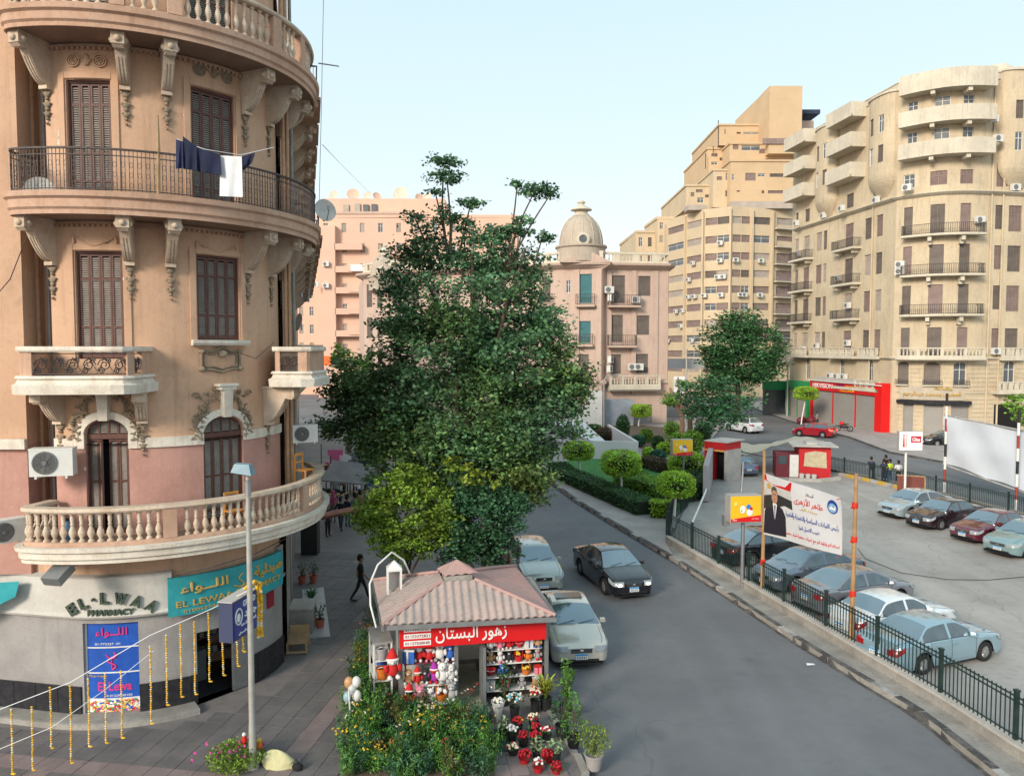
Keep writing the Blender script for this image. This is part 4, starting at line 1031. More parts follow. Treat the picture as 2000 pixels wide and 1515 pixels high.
rope = MB(); rope.tube([PY(-20, 1470, 15.1), PY(100, 1420, 15.3), PY(200, 1350, 15.8), PY(300, 1270, 16.5)], .006, 5); tag(rope.build('rope', M_wht), 'lower slack rope with paper scraps left of the pharmacy posters', 'rope')
mb = MB(); tp_ = [Vector((fl.x, fl.y, 0))+ld*x+Vector((0, -.05, z)) for x, z in ((.55, zb_+hL+.16), (.8, zb_+hL+.22), (1.02, zb_+hL+.1), (1.07, zb_+hL*.6), (1.03, zb_+hL*.05), (1.06, zb_-.25))]
bead_string(mb, tp_, .045, .05); bead_string(mb, [p+Vector((.06, .03, .02)) for p in tp_], .045, .05)
tag(mb.build('marigold_garland', mgm, None, 60), 'thick marigold garland wrapped over the blue lightbox and lamp post', 'garland', 'marigold garlands on the rope')
# foliage maker
def leaf_mesh(name, C, size, mats, flat=.4, rng=None, ratio=.55, matidx=None, up=.35):
 """C: (n,3) leaf centres; folded leaf-size faces with random orientation"""
 n = len(C); rng = rng or np.random.default_rng(3)
 d = rng.normal(size=(n, 3)); d[:, 2] *= flat; d /= np.linalg.norm(d, axis=1)[:, None]
 nn = rng.normal(size=(n, 3))*.8; nn[:, 2] += up*2; w = np.cross(d, nn); w /= np.linalg.norm(w, axis=1)[:, None]+1e-9
 sz = size*rng.uniform(.6, 1.3, n)[:, None]
 f = np.cross(w, d)*sz*.12
 a = C-d*sz*.5; b = C+w*sz*ratio*.5+f; c = C+d*sz*.5; e = C-w*sz*ratio*.5+f
 V = np.empty((n*4, 3), 'f'); V[0::4] = a; V[1::4] = b; V[2::4] = c; V[3::4] = e
 me = bpy.data.meshes.new(name); me.vertices.add(n*4); me.vertices.foreach_set('co', V.ravel())
 me.loops.add(n*4); me.loops.foreach_set('vertex_index', np.arange(n*4, dtype=np.int32))
 me.polygons.add(n); me.polygons.foreach_set('loop_start', np.arange(0, n*4, 4, dtype=np.int32))
 if not isinstance(mats, (list, tuple)): mats = [mats]
 for m in mats: me.materials.append(m)
 if matidx is not None: me.polygons.foreach_set('material_index', np.asarray(matidx, dtype=np.int32))
 me.update(calc_edges=True)
 return me
def leafmat(name, rgb, var=.35, rough=.55, scale=1.2, trans=.25):
 if name in MATS: return MATS[name]
 m = bpy.data.materials.new(name); m.use_nodes = True; N = m.node_tree.nodes; L = m.node_tree.links; b = N['Principled BSDF']
 b.inputs['Roughness'].default_value = rough; b.inputs['Specular IOR Level'].default_value = .35
 g = N.new('ShaderNodeNewGeometry'); hs = N.new('ShaderNodeHueSaturation'); hs.inputs['Color'].default_value = (*rgb, 1)
 r = N.new('ShaderNodeMapRange'); r.inputs[3].default_value = 1-var; r.inputs[4].default_value = 1+var*1.3; L.new(g.outputs['Random Per Island'], r.inputs[0])
 n = N.new('ShaderNodeTexNoise'); n.inputs['Scale'].default_value = scale; n.inputs['Detail'].default_value = 3; L.new(g.outputs['Position'], n.inputs['Vector'])
 r2 = N.new('ShaderNodeMapRange'); r2.inputs[1].default_value = .35; r2.inputs[2].default_value = .65; r2.inputs[3].default_value = .65; r2.inputs[4].default_value = 1.45; L.new(n.outputs[0], r2.inputs[0])
 mu = N.new('ShaderNodeMath'); mu.operation = 'MULTIPLY'; L.new(r.outputs[0], mu.inputs[0]); L.new(r2.outputs[0], mu.inputs[1]); L.new(mu.outputs[0], hs.inputs['Value'])
 r3 = N.new('ShaderNodeMapRange'); r3.inputs[3].default_value = .475; r3.inputs[4].default_value = .525; L.new(n.outputs[0], r3.inputs[0]); L.new(r3.outputs[0], hs.inputs['Hue'])
 L.new(hs.outputs[0], b.inputs['Base Color'])
 tr = N.new('ShaderNodeBsdfTranslucent'); L.new(hs.outputs[0], tr.inputs['Color']); mx = N.new('ShaderNodeMixShader'); mx.inputs[0].default_value = trans
 L.new(b.outputs[0], mx.inputs[1]); L.new(tr.outputs[0], mx.inputs[2]); L.new(mx.outputs[0], N['Material Output'].inputs['Surface'])
 MATS[name] = m; return m
NR = np.random.default_rng(5)
def clumps(lobes, per_m2, clump_r, leaves, shell=.75, squash=.5, inner=.25):
 """lobes = (x,y,z, rx,ry,rz); clump centres near each lobe's surface, leaves round them"""
 out = []
 for (x, y, z, rx, ry, rz) in lobes:
  area = 4*pi*((rx*ry)**1.6/3+(rx*rz)**1.6/3+(ry*rz)**1.6/3)**(1/1.6); n = max(4, int(area*per_m2))
  d = NR.normal(size=(n, 3)); d /= np.linalg.norm(d, axis=1)[:, None]
  rad = np.where(NR.random(n) < inner, NR.uniform(.35, .8, n), NR.uniform(shell, 1.08, n))[:, None]
  cc = d*rad*np.array([rx, ry, rz])+np.array([x, y, z])
  k = NR.integers(int(leaves*.6), int(leaves*1.4)+1, n); idx = np.repeat(np.arange(n), k)
  o = NR.normal(size=(len(idx), 3))*clump_r*.5; o[:, 2] *= squash
  out.append(cc[idx]+o)
 return np.concatenate(out)
M_bark = mixmat('bark', (.12, .09, .065), (.08, .06, .045), 5, .4, .6, c3=(.17, .14, .1))
M_barkp = mixmat('pale_bark', (.45, .38, .32), (.34, .28, .23), 6, .4, .6, c3=(.25, .2, .16))
def limb(mb, a, b, r0, r1, bend=.1, n=5):
 a, b = Vector(a), Vector(b); L = (b-a).length; o = Vector((RN.uniform(-1, 1), RN.uniform(-1, 1), RN.uniform(-.3, .3)))*L*bend
 pts = [a.lerp(b, k/n)+o*math.sin(pi*k/n) for k in range(n+1)]; mb.tube(pts, [r0+(r1-r0)*k/n for k in range(n+1)], 7); return pts
# the big street tree
def lobe(u, v, ru, rv, Y, depth=None):
 c = PY(u, v, Y); k = Y/1500; return (c.x, c.y, c.z, ru*k, depth or (ru+rv)/2*k*.9, rv*k)
TB = G(900, 1215, .12); TB = Vector((-1.75, 25.8, .12))
tr = thing('street_tree', 'tall dense green tree behind the flower kiosk covering the far buildings', 'tree', TB)
TY = 26.
big = [lobe(850, 480, 58, 52, TY), lobe(945, 500, 62, 58, TY), lobe(1025, 515, 36, 48, TY+.5), lobe(785, 525, 38, 48, TY+.3), lobe(900, 580, 150, 90, TY), lobe(1035, 605, 52, 78, TY),
  lobe(780, 620, 50, 65, TY), lobe(870, 690, 140, 90, TY-.5), lobe(1010, 700, 120, 85, TY-.3), lobe(1100, 740, 50, 65, TY), lobe(1072, 655, 32, 56, TY+.3), lobe(700, 760, 60, 55, TY+.5),
  lobe(670, 745, 32, 28, TY+.6), lobe(760, 790, 90, 80, TY), lobe(900, 820, 150, 90, TY-1.0), lobe(1040, 820, 95, 75, TY-.4), lobe(725, 850, 70, 55, TY+.6), lobe(830, 900, 110, 60, TY-.6),
  lobe(960, 910, 110, 65, TY-.8), lobe(1040, 900, 50, 50, TY-.4), lobe(1020, 950, 60, 35, TY-.3), lobe(655, 820, 35, 30, TY+.8), lobe(1120, 770, 30, 35, TY)]
C = np.concatenate([clumps(big[:7], 2.3, .46, 60, .66, .55, .3), clumps(big[7:], 3.2, .46, 74, .7, .55, .22)])
twigs = []
tw = MB()
for (u, v, ru, rv, bu, bv) in ((868, 315, 48, 20, 878, 450), (872, 345, 45, 24, 878, 450), (850, 375, 22, 12, 878, 450), (920, 395, 34, 22, 890, 470), (862, 402, 18, 14, 878, 450), (884, 428, 24, 16, 880, 450), (1012, 425, 14, 14, 975, 510), (992, 452, 22, 16, 975, 510), (1045, 372, 45, 22, 975, 510), (1075, 380, 20, 20, 975, 510), (1010, 362, 25, 10, 975, 510), (965, 455, 40, 26, 950, 500), (1020, 445, 30, 30, 980, 510), (1060, 460, 28, 22, 1010, 530), (905, 440, 28, 22, 900, 500), (810, 425, 20, 20, 850, 480)):
 twigs.append(lobe(u, v, ru*.8, rv*.75, TY)); limb(tw, PY(bu, bv+60, TY)-TB, PY(u, v, TY)-TB, .05, .02, .05)
Ct = clumps(twigs, 9, .3, 16, .3, .35, .8)
C = np.concatenate([C, Ct])-np.array(TB)
Mbig = [leafmat('leaf_deep_green', (.085, .18, .085), .55, .45, .6), leafmat('leaf_mid_green', (.11, .20, .070), .55, .45, .6), leafmat('leaf_olive_green', (.16, .22, .06), .55, .45, .6)]
wv = np.sin(C[:, 0]*1.7+C[:, 2]*.9)+np.sin(C[:, 0]*.8-C[:, 2]*1.9+2)+np.sin(C[:, 1]*1.3+C[:, 2])
hk = np.clip((9.5-C[:, 2])/7, -.5, 1)
sc_ = wv*.25+hk+NR.normal(size=len(C))*.25; MI = np.where(sc_ > .95, 2, np.where(sc_ > .25, 1, 0))
me = leaf_mesh('crown', C, .155, Mbig, rng=NR, ratio=.6, matidx=MI); stuff(link('crown', me, tr))
trk = MB(); trk.tube([(0, 0, -.1), (.05, .05, 1.2), (.1, 0, 3), (.2, 0, 5), (.35, 0, 7.5), (.5, 0, 10), (.4, 0, 12)], [.42, .34, .3, .27, .22, .15, .06], 10)
for b_ in ((-3, .2, 6.5), (-2.6, -.5, 8.5), (2.9, .1, 7), (3.4, .5, 9), (1.6, -1, 10.5), (-1.3, .8, 11.5), (2.2, 0, 12.2), (-3.5, .5, 5.2), (0, -1.6, 8), (1.5, -1.5, 5.5)):
 limb(trk, (.1, 0, b_[2]*.55), b_, .14, .04, .08)
trk.build('trunk', M_bark, tr, 60); tw.build('twigs', M_bark, tr, 60)
Cy = clumps([lobe(900, 905, 34, 16, TY-2.6), lobe(935, 935, 34, 18, TY-2.6)], 4, .3, 16)-np.array(TB)
stuff(link('young_leaves', leaf_mesh('young_leaves', Cy, .2, leafmat('leaf_lime', (.19, .25, .03), .4, .5), rng=NR), tr))
def bush_tree(label, name, lobes, base, m, h0, leaf=.13, per=9, leaves=36, cr=.26, rt=.09, cat='tree', group=None):
 t = thing(name, label, cat, base, 0, group); b = Vector(base)
 C = clumps(lobes, per, cr, leaves)-np.array(b); stuff(link('crown', leaf_mesh('crown', C, leaf, m, rng=NR), t))
 mb = MB(); c = sum((Vector(l[:3]) for l in lobes), Vector())/len(lobes)-b
 mb.tube([(0, 0, -.05), (0, 0, h0*.5), (c.x*.5, c.y*.5, h0), (c.x, c.y, max(h0*1.2, c.z))], [rt, rt*.85, rt*.75, rt*.3], 8)
 for l in lobes: limb(mb, (c.x*.5, c.y*.5, h0), Vector(l[:3])-b, rt*.5, rt*.15)
 mb.build('trunk', M_bark, t, 60); return t
Mf1 = leafmat('leaf_fresh_green', (.17, .27, .035), .5, .5, 1.0); Mf2 = leafmat('leaf_dark_green', (.05, .13, .06), .45, .5, .8)
bush_tree('bright green round ficus tree behind the kiosk roof, left of the darker one', 'ficus_tree', [lobe(790, 1000, 85, 65, 23.5), lobe(735, 1015, 42, 45, 23.6), lobe(860, 1010, 35, 55, 23.5), lobe(800, 945, 60, 35, 23.7), lobe(790, 1055, 65, 35, 23.4)], (-3.3, 23.6, .12), Mf1, 1.6)
bush_tree('dark green round ficus tree between the bright one and the parked cars', 'ficus_tree', [lobe(940, 1020, 75, 60, 23.8), lobe(985, 1000, 45, 45, 23.8), lobe(900, 1060, 50, 45, 23.7), lobe(960, 1070, 60, 35, 23.7), lobe(930, 970, 60, 35, 23.9)], (-.95, 23.9, .12), Mf2, 1.4)
# cars
M_tyre = mat('tyre_rubber', (.018, .018, .018), .85, .2, 8)
M_rim = mat('alloy', (.42, .43, .44), .35, .1, 8, metal=.7)
M_hlmp = mat('headlamp_glass', (.28, .31, .33), .1, .1, 8, spec=.7)
M_tail = mat('tail_lamp_red', (.26, .01, .012), .2, .15, 6, spec=.6)
M_carglass = mat('car_glass', (.22, .29, .335), .05, .1, 1, spec=1.0, metal=.6, coat=.6)  # base colour lightened and blued to imitate reflected sky
M_carside = mat('car_side_glass', (.10, .13, .15), .05, .25, 2.5, spec=1.0, metal=.45, coat=.5)
M_carglass_d = mat('car_glass_dark', (.02, .025, .03), .08, .1, 1, spec=.8)
M_trim = mat('car_trim_black', (.015, .015, .016), .55, .2, 6)
M_chrome = mat('chrome', (.6, .6, .6), .15, .03, 4, metal=1.)
M_plate = mat('plate_white', (.68, .70, .72), .5, .05, 4); M_plateb = mat('plate_blue', (.05, .30, .60), .5, .05, 4)
M_hon = mat('lit_headlamp', (.95, .95, .75), .3, .02, 4, emit=1.6); M_ton = mat('lit_tail_lamp', (1., .07, .04), .3, .05, 4, emit=1.6)
M_cloth_d = mat('seat_cloth', (.05, .05, .055), .9, .2, 5)
def paint(name, rgb, metal=.35, dirt=.22):
 return mat('paint_'+name, tuple(c*1.1 for c in rgb), .16, .05, 1.5, metal=metal, coat=1., dirt=dirt*.6, dirtc=(.34, .32, .29), bump=0)
CARS = {
 'sedan': dict(L=4.5, W=1.74, r=.315, wf=1.38, wr=-1.28, belt=[(-2.25, .84), (-2.0, .93), (-1.2, .95), (.3, .93), (1.0, .89), (1.8, .80), (2.2, .68)],
  top=[(-2.25, .86), (-2.18, .97), (-1.72, 1.02), (-1.62, 1.03), (-.85, 1.38), (-.2, 1.45), (.25, 1.43), (.45, 1.39), (1.22, .99), (1.32, .96), (1.8, .86), (2.1, .78), (2.2, .73), (2.25, .68)],
  roof=(-.85, .45), cowl=(-1.62, 1.22), doors=[-.98, -.12, .95]),
 'oldsedan': dict(L=4.4, W=1.68, r=.30, wf=1.34, wr=-1.22, belt=[(-2.2, .80), (-2.0, .90), (-1.2, .92), (.3, .89), (1.0, .85), (1.8, .75), (2.15, .65)],
  top=[(-2.2, .82), (-2.12, .96), (-1.66, 1.0), (-1.45, 1.01), (-.9, 1.33), (-.3, 1.39), (.1, 1.38), (.33, 1.33), (1.05, .93), (1.2, .90), (1.75, .80), (2.05, .74), (2.15, .70), (2.2, .65)],
  roof=(-.9, .33), cowl=(-1.45, 1.05), doors=[-.95, -.12, .90]),
 'hatch': dict(L=4.1, W=1.72, r=.31, wf=1.25, wr=-1.2, belt=[(-2.05, .88), (-1.8, .96), (-1.0, .97), (.3, .94), (.95, .9), (1.6, .8), (2.0, .68)],
  top=[(-2.05, .9), (-1.98, .98), (-1.94, 1.02), (-1.9, 1.04), (-1.45, 1.38), (-.5, 1.47), (.1, 1.46), (.3, 1.41), (1.05, 1.0), (1.15, .97), (1.6, .87), (1.9, .78), (2.0, .73), (2.05, .68)],
  roof=(-1.45, .3), cowl=(-1.9, 1.05), doors=[-1.05, -.18, .85]),
 'suv': dict(L=4.6, W=1.86, r=.36, wf=1.4, wr=-1.35, belt=[(-2.3, 1.02), (-2.0, 1.1), (-1.0, 1.12), (.3, 1.08), (1.0, 1.04), (1.8, .96), (2.25, .84)],
  top=[(-2.3, 1.04), (-2.25, 1.1), (-2.2, 1.14), (-2.12, 1.2), (-1.75, 1.6), (-.8, 1.68), (.1, 1.66), (.35, 1.6), (1.1, 1.16), (1.22, 1.12), (1.8, 1.03), (2.15, .95), (2.25, .9), (2.3, .85)],
  roof=(-1.75, .35), cowl=(-2.12, 1.1), doors=[-1.1, -.15, .95]),
}
def interp(kn, x):
 if x <= kn[0][0]: return kn[0][1]
 for i in range(len(kn)-1):
  (x0, a), (x1, b) = kn[i], kn[i+1]
  if x <= x1:
   t = (x-x0)/(x1-x0)
   m0 = ((kn[i+1][1]-kn[i-1][1])/(kn[i+1][0]-kn[i-1][0]) if i > 0 else (b-a)/(x1-x0))*(x1-x0)
   m1 = ((kn[i+2][1]-kn[i][1])/(kn[i+2][0]-kn[i][0]) if i+2 < len(kn) else (b-a)/(x1-x0))*(x1-x0)
   s_ = (b-a);
   if s_*m0 <= 0: m0 = 0
   if s_*m1 <= 0: m1 = 0
   m0 = math.copysign(min(abs(m0), 2.2*abs(s_)), m0); m1 = math.copysign(min(abs(m1), 2.2*abs(s_)), m1)
   return (2*t**3-3*t*t+1)*a+(t**3-2*t*t+t)*m0+(-2*t**3+3*t*t)*b+(t**3-t*t)*m1
 return kn[-1][1]
def car(label, kind, pm, loc, rz, s=.95, group='cars', dark=False, lit=False, brake=False, sunroof=False, rimm=None, spare=None, plate=True, black_trim=False):
 K = CARS[kind]; L, W, r = K['L'], K['W'], K['r']; hw = W/2; base = .19 if kind != 'suv' else .24
 xr0, xr1 = K['roof']; xc0, xc1 = K['cowl']; gm = M_carglass_d if dark else M_carglass
 t = thing('parked_car' if 'parked' in label else 'car', label, 'car', loc, rz, group); t.scale = (s, s, s)
 xs = set([-L/2+.0, L/2])
 n = 44
 for k in range(n+1): xs.add(-L/2+L*k/n)
 for wx in (K['wf'], K['wr']):
  for k in range(13): xs.add(wx+(r+.06)*math.cos(pi*k/12))
 for x in (xr0, xr1, xc0, xc1, *K['doors'], xc0+.12, xc1-.12): xs.add(x)
 xs = sorted(xs); xs = [xs[0]]+[b for a, b in zip(xs, xs[1:]) if b-a > .012]
 for x in (xr0, xr1, xc0, xc1, *K['doors']):      # keep key stations
  i = min(range(len(xs)), key=lambda i: abs(xs[i]-x)); xs[i] = x
 xs = sorted(set(xs))
 def zbot(x):
  z = base
  for wx in (K['wf'], K['wr']):
   d = abs(x-wx); R = r+.065
   if d < R: z = max(z, r+math.sqrt(R*R-d*d))
  if abs(x) > L/2-.25: z = max(z, base+.06*((abs(x)-(L/2-.25))/.25))
  return z
 def halfw(x):
  e = abs(x)/(L/2); f = 1-.045*max(0, (e-.55)/.45)**1.5-.16*max(0, (e-.86)/.14)**2.2
  if x < 0: f = 1-.03*max(0, (e-.55)/.45)**1.5-.11*max(0, (e-.88)/.12)**2.2
  return hw*f
 rings = []
 for x in xs:
  zt = interp(K['top'], x); zb_ = min(interp(K['belt'], x), zt-.03); b0 = zbot(x); w = halfw(x)
  green = xc0 < x < xc1
  rise = max(0, zt-zb_)
  th = min(1, max(0, (rise-.06)/.4))
  if b0 > zb_-.05: b0 = zb_-.05
  m_ = b0+(zb_-b0)*.42
  wr_ = w*(1-.27*th)-.02 if th > 0 else w*.9
  zs = zt-.085*th-.035*(1-th)
  P = [(w*.965, b0), (w*.992, b0+(zb_-b0)*.18), (w*1.0, m_), (w*.995, b0+(zb_-b0)*.78), (w*.972, zb_-.012), (w*.955-.012, zb_+.012*(1 if rise > .05 else .2)),
    (wr_+.012*th, zs), (wr_-.035, zt-.03*th-.018*(1-th)), (wr_-.12, zt-.012), (wr_*.5, zt+.008*1), (0, zt+.018)]
  if not green and th < .5:
   P[5] = (w*.93, zb_+(zt-zb_)*.45); P[6] = (w*.86, zb_+(zt-zb_)*.78); P[7] = (w*.80, zt-.01); P[8] = (w*.70, zt); P[9] = (w*.42, zt+.012)
   P[10] = (0, zt+.02)
  rings.append(P)
 mbs = {k: MB() for k in ('body', 'bonnet', 'boot_lid', 'roof', 'windscreen', 'rear_window')}
 doors = []; sideglass = []
 def quadside(mb, i, j, sg):
  a, b = rings[i][j], rings[i][j+1]; c, d = rings[i+1][j+1], rings[i+1][j]
  v = [(xs[i], sg*a[0], a[1]), (xs[i], sg*b[0], b[1]), (xs[i+1], sg*c[0], c[1]), (xs[i+1], sg*d[0], d[1])]
  mb.add(v, [(0, 1, 2, 3) if sg > 0 else (3, 2, 1, 0)][:1] if True else 0)
 d0, d1, d2 = K['doors']
 dm = {}
 for i in range(len(xs)-1):
  xm = (xs[i]+xs[i+1])/2
  for sg in (1, -1):
   for j in range(10):
    if j <= 3 or j == 4:
     if d0 < xm < d2 and rings[i][0][1] < base+.3+(.25 if xm < d1 else 0):
      k = ('door', sg, xm > d1)
      mb = dm.setdefault(k, MB())
      if j == 0: mb = mbs['body']
     else: mb = mbs['body']
    elif j == 5:
     if xc0+.20 < xm < xc1-.30 and abs(xm-d1) > .055 and (rings[i][6][1]-rings[i][5][1]) > .09: mb = dm.setdefault(('glass', sg, xm > d1), MB())
     else: mb = mbs['body']
    else:
     if xr0 < xm < xr1: mb = mbs['roof']
     elif xr1 <= xm < xc1: mb = mbs['windscreen'] if j >= 7 else mbs['body']
     elif xc0 < xm <= xr0: mb = mbs['rear_window'] if j >= 7 else mbs['body']
     elif xm >= xc1: mb = mbs['bonnet'] if (j >= 7 and xm < L/2-.16) else mbs['body']
     else: mb = mbs['boot_lid'] if (j >= 7 and xm > -L/2+.05) else mbs['body']
    quadside(mb, i, j, sg)
 for i, sx in ((0, -1), (len(xs)-1, 1)):
  P = rings[i]; loop = [(p[0], p[1]) for p in P]+[(-p[0], p[1]) for p in P[::-1][1:]]; zc_ = (P[0][1]+P[-1][1])/2; n_ = len(loop)
  vs = [(xs[i], y, z) for y, z in loop]; fs = []
  for q_, (dx, sy, sz) in enumerate(((.03, .96, .95), (.05, .88, .86))):
   vs += [(xs[i]+sx*dx, y*sy, zc_+(z-zc_)*sz) for y, z in loop]
  for q_ in range(2):
   for k in range(n_):
    f = (q_*n_+k, q_*n_+(k+1) % n_, (q_+1)*n_+(k+1) % n_, (q_+1)*n_+k); fs.append(f if sx > 0 else f[::-1])
  f = tuple(range(2*n_, 3*n_)); fs.append(f if sx > 0 else f[::-1])
  mbs['body'].add(vs, fs)
 mbs['body'].mi = 1
 mbs['body'].bx(-L/2+.08, L/2-.08, -hw+.16, hw-.16, base+.0, base+.1)
 for wx in (K['wf'], K['wr']): mbs['body'].bx(wx-r-.1, wx+r+.1, -hw+.24, hw-.24, base+.06, base+.55)
 R_ = 38
 body = mbs['body'].build('body', [pm, M_trim], t, R_)
 for k in ('bonnet', 'boot_lid', 'roof'):
  if mbs[k].v: mbs[k].build(k, pm, t, R_)
 mbs['windscreen'].build('windscreen', gm, t, R_); mbs['rear_window'].build('rear_window', gm, t, R_)
 if sunroof:
  q = MB(); q.box((-.12, 0, interp(K['top'], -.12)+.022), (.55, .85, .02)); q.build('sunroof', M_carglass_d, t)
 q = MB();
 for sx in (-.62, .12):
  for sy in (-.36, .36): q.box((sx, sy, interp(K['belt'], sx)+.02), (.14, .46, .5), taper=.8)
 q.build('seats', M_cloth_d, t)
 for (k, sg, fr), mb in sorted(dm.items(), key=str):
  if k == 'door':
   o = mb.build('door', pm, t, R_); xh = (d1+.14) if fr else (d0+.16); zh = interp(K['belt'], xh)-.13
   q = MB(); q.box((xh, sg*(halfw(xh)*1.0+.012), zh), (.17, .03, .03)); q.build('handle', pm if not black_trim else M_trim, o)
  else: mb.build('side_window', M_carglass_d if dark else M_carside, t, R_)
 q = MB()
 for x in (d0, d1, d2):
  for sg in (1, -1):
   i = min(range(len(xs)), key=lambda i: abs(xs[i]-x)); P = rings[i][1:6] if x != d0 else rings[i][3:6]
   for a, b in zip(P, P[1:]):
    q.add([(xs[i]-.007, sg*(a[0]+.003), a[1]), (xs[i]+.007, sg*(a[0]+.003), a[1]), (xs[i]+.007, sg*(b[0]+.003), b[1]), (xs[i]-.007, sg*(b[0]+.003), b[1])], [(0, 1, 2, 3)])
 for sg in (1, -1):
  zz = base+.17; q.bx(K['wr']+r+.1, K['wf']-r-.1, sg*(hw*.985)-.008, sg*(hw*.985)+.012, zz+.12, zz+.16) if kind in ('oldsedan',) else None
  q.bx(K['wr']+r+.08, K['wf']-r-.08, sg*(hw*.955)-.01, sg*(hw*.955)+.008, base-.02, base+.05)
 for i in range(len(xs)-1):
  if (xc1 < xs[i] < L/2-.2) or (-L/2+.08 < xs[i+1] < xc0):
   for sg in (1, -1):
    a, b = rings[i][7], rings[i+1][7]; q.add([(xs[i], sg*(a[0]-.006), a[1]+.004), (xs[i+1], sg*(b[0]-.006), b[1]+.004), (xs[i+1], sg*(b[0]+.006), b[1]+.002), (xs[i], sg*(a[0]+.006), a[1]+.002)], [(0, 1, 2, 3)])
 q.build('door_seams', M_trim, t)
 q = MB()
 for i in range(len(xs)-1):
  xm = (xs[i]+xs[i+1])/2
  if xc0+.15 < xm < xc1-.2:
   for sg in (1, -1):
    a, b = rings[i][5], rings[i+1][5]
    q.add([(xs[i], sg*(a[0]+.006), a[1]-.012), (xs[i+1], sg*(b[0]+.006), b[1]-.012), (xs[i+1], sg*(b[0]+.004), b[1]+.014), (xs[i], sg*(a[0]+.004), a[1]+.014)], [(0, 1, 2, 3)])
 q.build('window_moulding', M_trim, t)
 def surf(x, y):          # height of the upper surface
  i = min(range(len(xs)), key=lambda i: abs(xs[i]-x)); P = rings[i]
  for a, b in zip(P[4:], P[5:]):
   if b[0] <= y <= a[0]: return a[1]+(b[1]-a[1])*(a[0]-y)/max(1e-6, a[0]-b[0])
  return P[-1][1]
 XF = L/2+.05; zf0 = interp(K['belt'], L/2)-.09; zr_ = interp(K['belt'], -L/2+.02)
 def lamp(sx, sg, y0, xb, z0, z1, topw):
  yc = halfw(sx*L/2)*.90; A = []
  for a in range(4): A.append((sx*(XF+.012), y0+(yc*.97-y0)*a/3))
  A.append((sx*(L/2+.035), halfw(sx*L/2)*.99+.004))
  for a in range(1, 6): x = L/2-xb*a/5; A.append((sx*x, halfw(sx*x)+.012))
  n_ = len(A); q = MB(); vs = []
  for k, (x, y) in enumerate(A):
   bz = interp(K['belt'], x)-interp(K['belt'], sx*L/2); f = k/(n_-1)
   vs.append((x, sg*y, z0+bz+.05*f*f)); vs.append((x-sx*.01, sg*(y-.002), z1+bz)); vs.append((x-sx*.07, sg*(y*(1-topw)), z1+bz+.045))
  fs = []
  for k in range(n_-1):
   for j_ in range(2): fs.append((k*3+j_, k*3+3+j_, k*3+4+j_, k*3+1+j_))
  if sx*sg < 0: fs = [f[::-1] for f in fs]
  q.add(vs, fs); return q
 for sg in (1, -1):
  q = lamp(1, sg, hw*.46, .34, zf0-.06, zf0+.07, .03); q.build('headlight', M_hlmp, t, 60)
  if lit: q = MB(); q.ell((XF+.02, sg*hw*.64, zf0+.01), (.03, .10, .05), 10, 6); q.build('lit_lamp', M_hon, t, 60)
  q = lamp(-1, sg, hw*.50, .20, zr_-.19, zr_-.03, .01); q.build('tail_light', M_ton if brake else M_tail, t, 60)
  q = MB(); q.box((xc1-.33, sg*(hw*.955+.09), interp(K['belt'], xc1-.3)+.09), (.09, .19, .12), taper=.8); q.bx(xc1-.36, xc1-.31, sg*hw*.93-.02, sg*hw*.93+.05, interp(K['belt'], xc1-.3)+.02, interp(K['belt'], xc1-.3)+.07)
  q.build('wing_mirror', pm, t, 60)
 q = MB(); q.box((XF+.0, 0, zf0-.005), (.03, hw*.72, .13)); g = q.build('grille', M_trim, t)
 q = MB(); q.box((XF+.012, 0, zf0+.06), (.02, hw*.76, .02)); q.ell((XF+.02, 0, zf0-.0), (.012, .07, .035), 8, 5)
 for k in range(3): q.box((XF+.012, 0, zf0-.05+k*.028), (.012, hw*.68, .008))
 q.build('grille_trim', M_chrome, g)
 q = MB(); q.box((XF-.005, 0, base+.11), (.03, hw*1.2, .08)); q.build('lower_intake', M_trim, t)
 q = MB(); q.box((L/2+.0, 0, base+.0), (.06, hw*1.5, .05)); q.build('front_lip', M_trim, t)
 q = MB(); q.box((-L/2-.0, 0, base+.01), (.06, hw*1.5, .07)); q.build('rear_lip', M_trim, t)
 q = MB(); q.box((-XF-.002, 0, base+.26), (.02, hw*1.45, .015)); q.build('bumper_seam', M_trim, t)
 if plate:
  for sx, zc in ((1, base+.23), (-1, zr_-.24 if kind != 'suv' else zr_-.3)):
   q = MB(); q.box((sx*(XF+.02), 0, zc), (.02, .36, .17)); p = q.build('number_plate', M_plate, t)
   q = MB(); q.box((sx*(XF+.032), 0, zc+.055), (.006, .35, .055)); q.build('plate_band', M_plateb, p)
   q = MB()
   for k in range(6): q.box((sx*(XF+.031), -.13+k*.052, zc-.03), (.004, .022, .06))
   q.build('plate_digits', M_blk, p)
 q = MB(); xw = xc1+.0
 for y0, y1 in ((.1, .6), (-.5, .0)):
  q.tube([(xw-.0, y0, interp(K['top'], xw)+.035), (xw-.12, y1, interp(K['top'], xw-.12)+.035)], .008, 4)
 q.build('wiper', M_trim, t)
 ty, ri = cached(('wheel', r, kind), lambda: (
  MB().lathe([(r*.62, -.1), (r*.93, -.1), (r, -.07), (r, .07), (r*.93, .1), (r*.62, .1), (r*.6, .06), (r*.6, -.06)], 22, Matrix.Rotation(pi/2, 4, 'X')).mesh('tyre', M_tyre, 40),
  _rim(r)))
 for wx in (K['wf'], K['wr']):
  for sg in (1, -1):
   w = link('wheel', ty, t, (wx, sg*(hw-.11), r), 0 if sg < 0 else pi)
   o = link('rim', ri, w, (0, 0, 0))
 return t
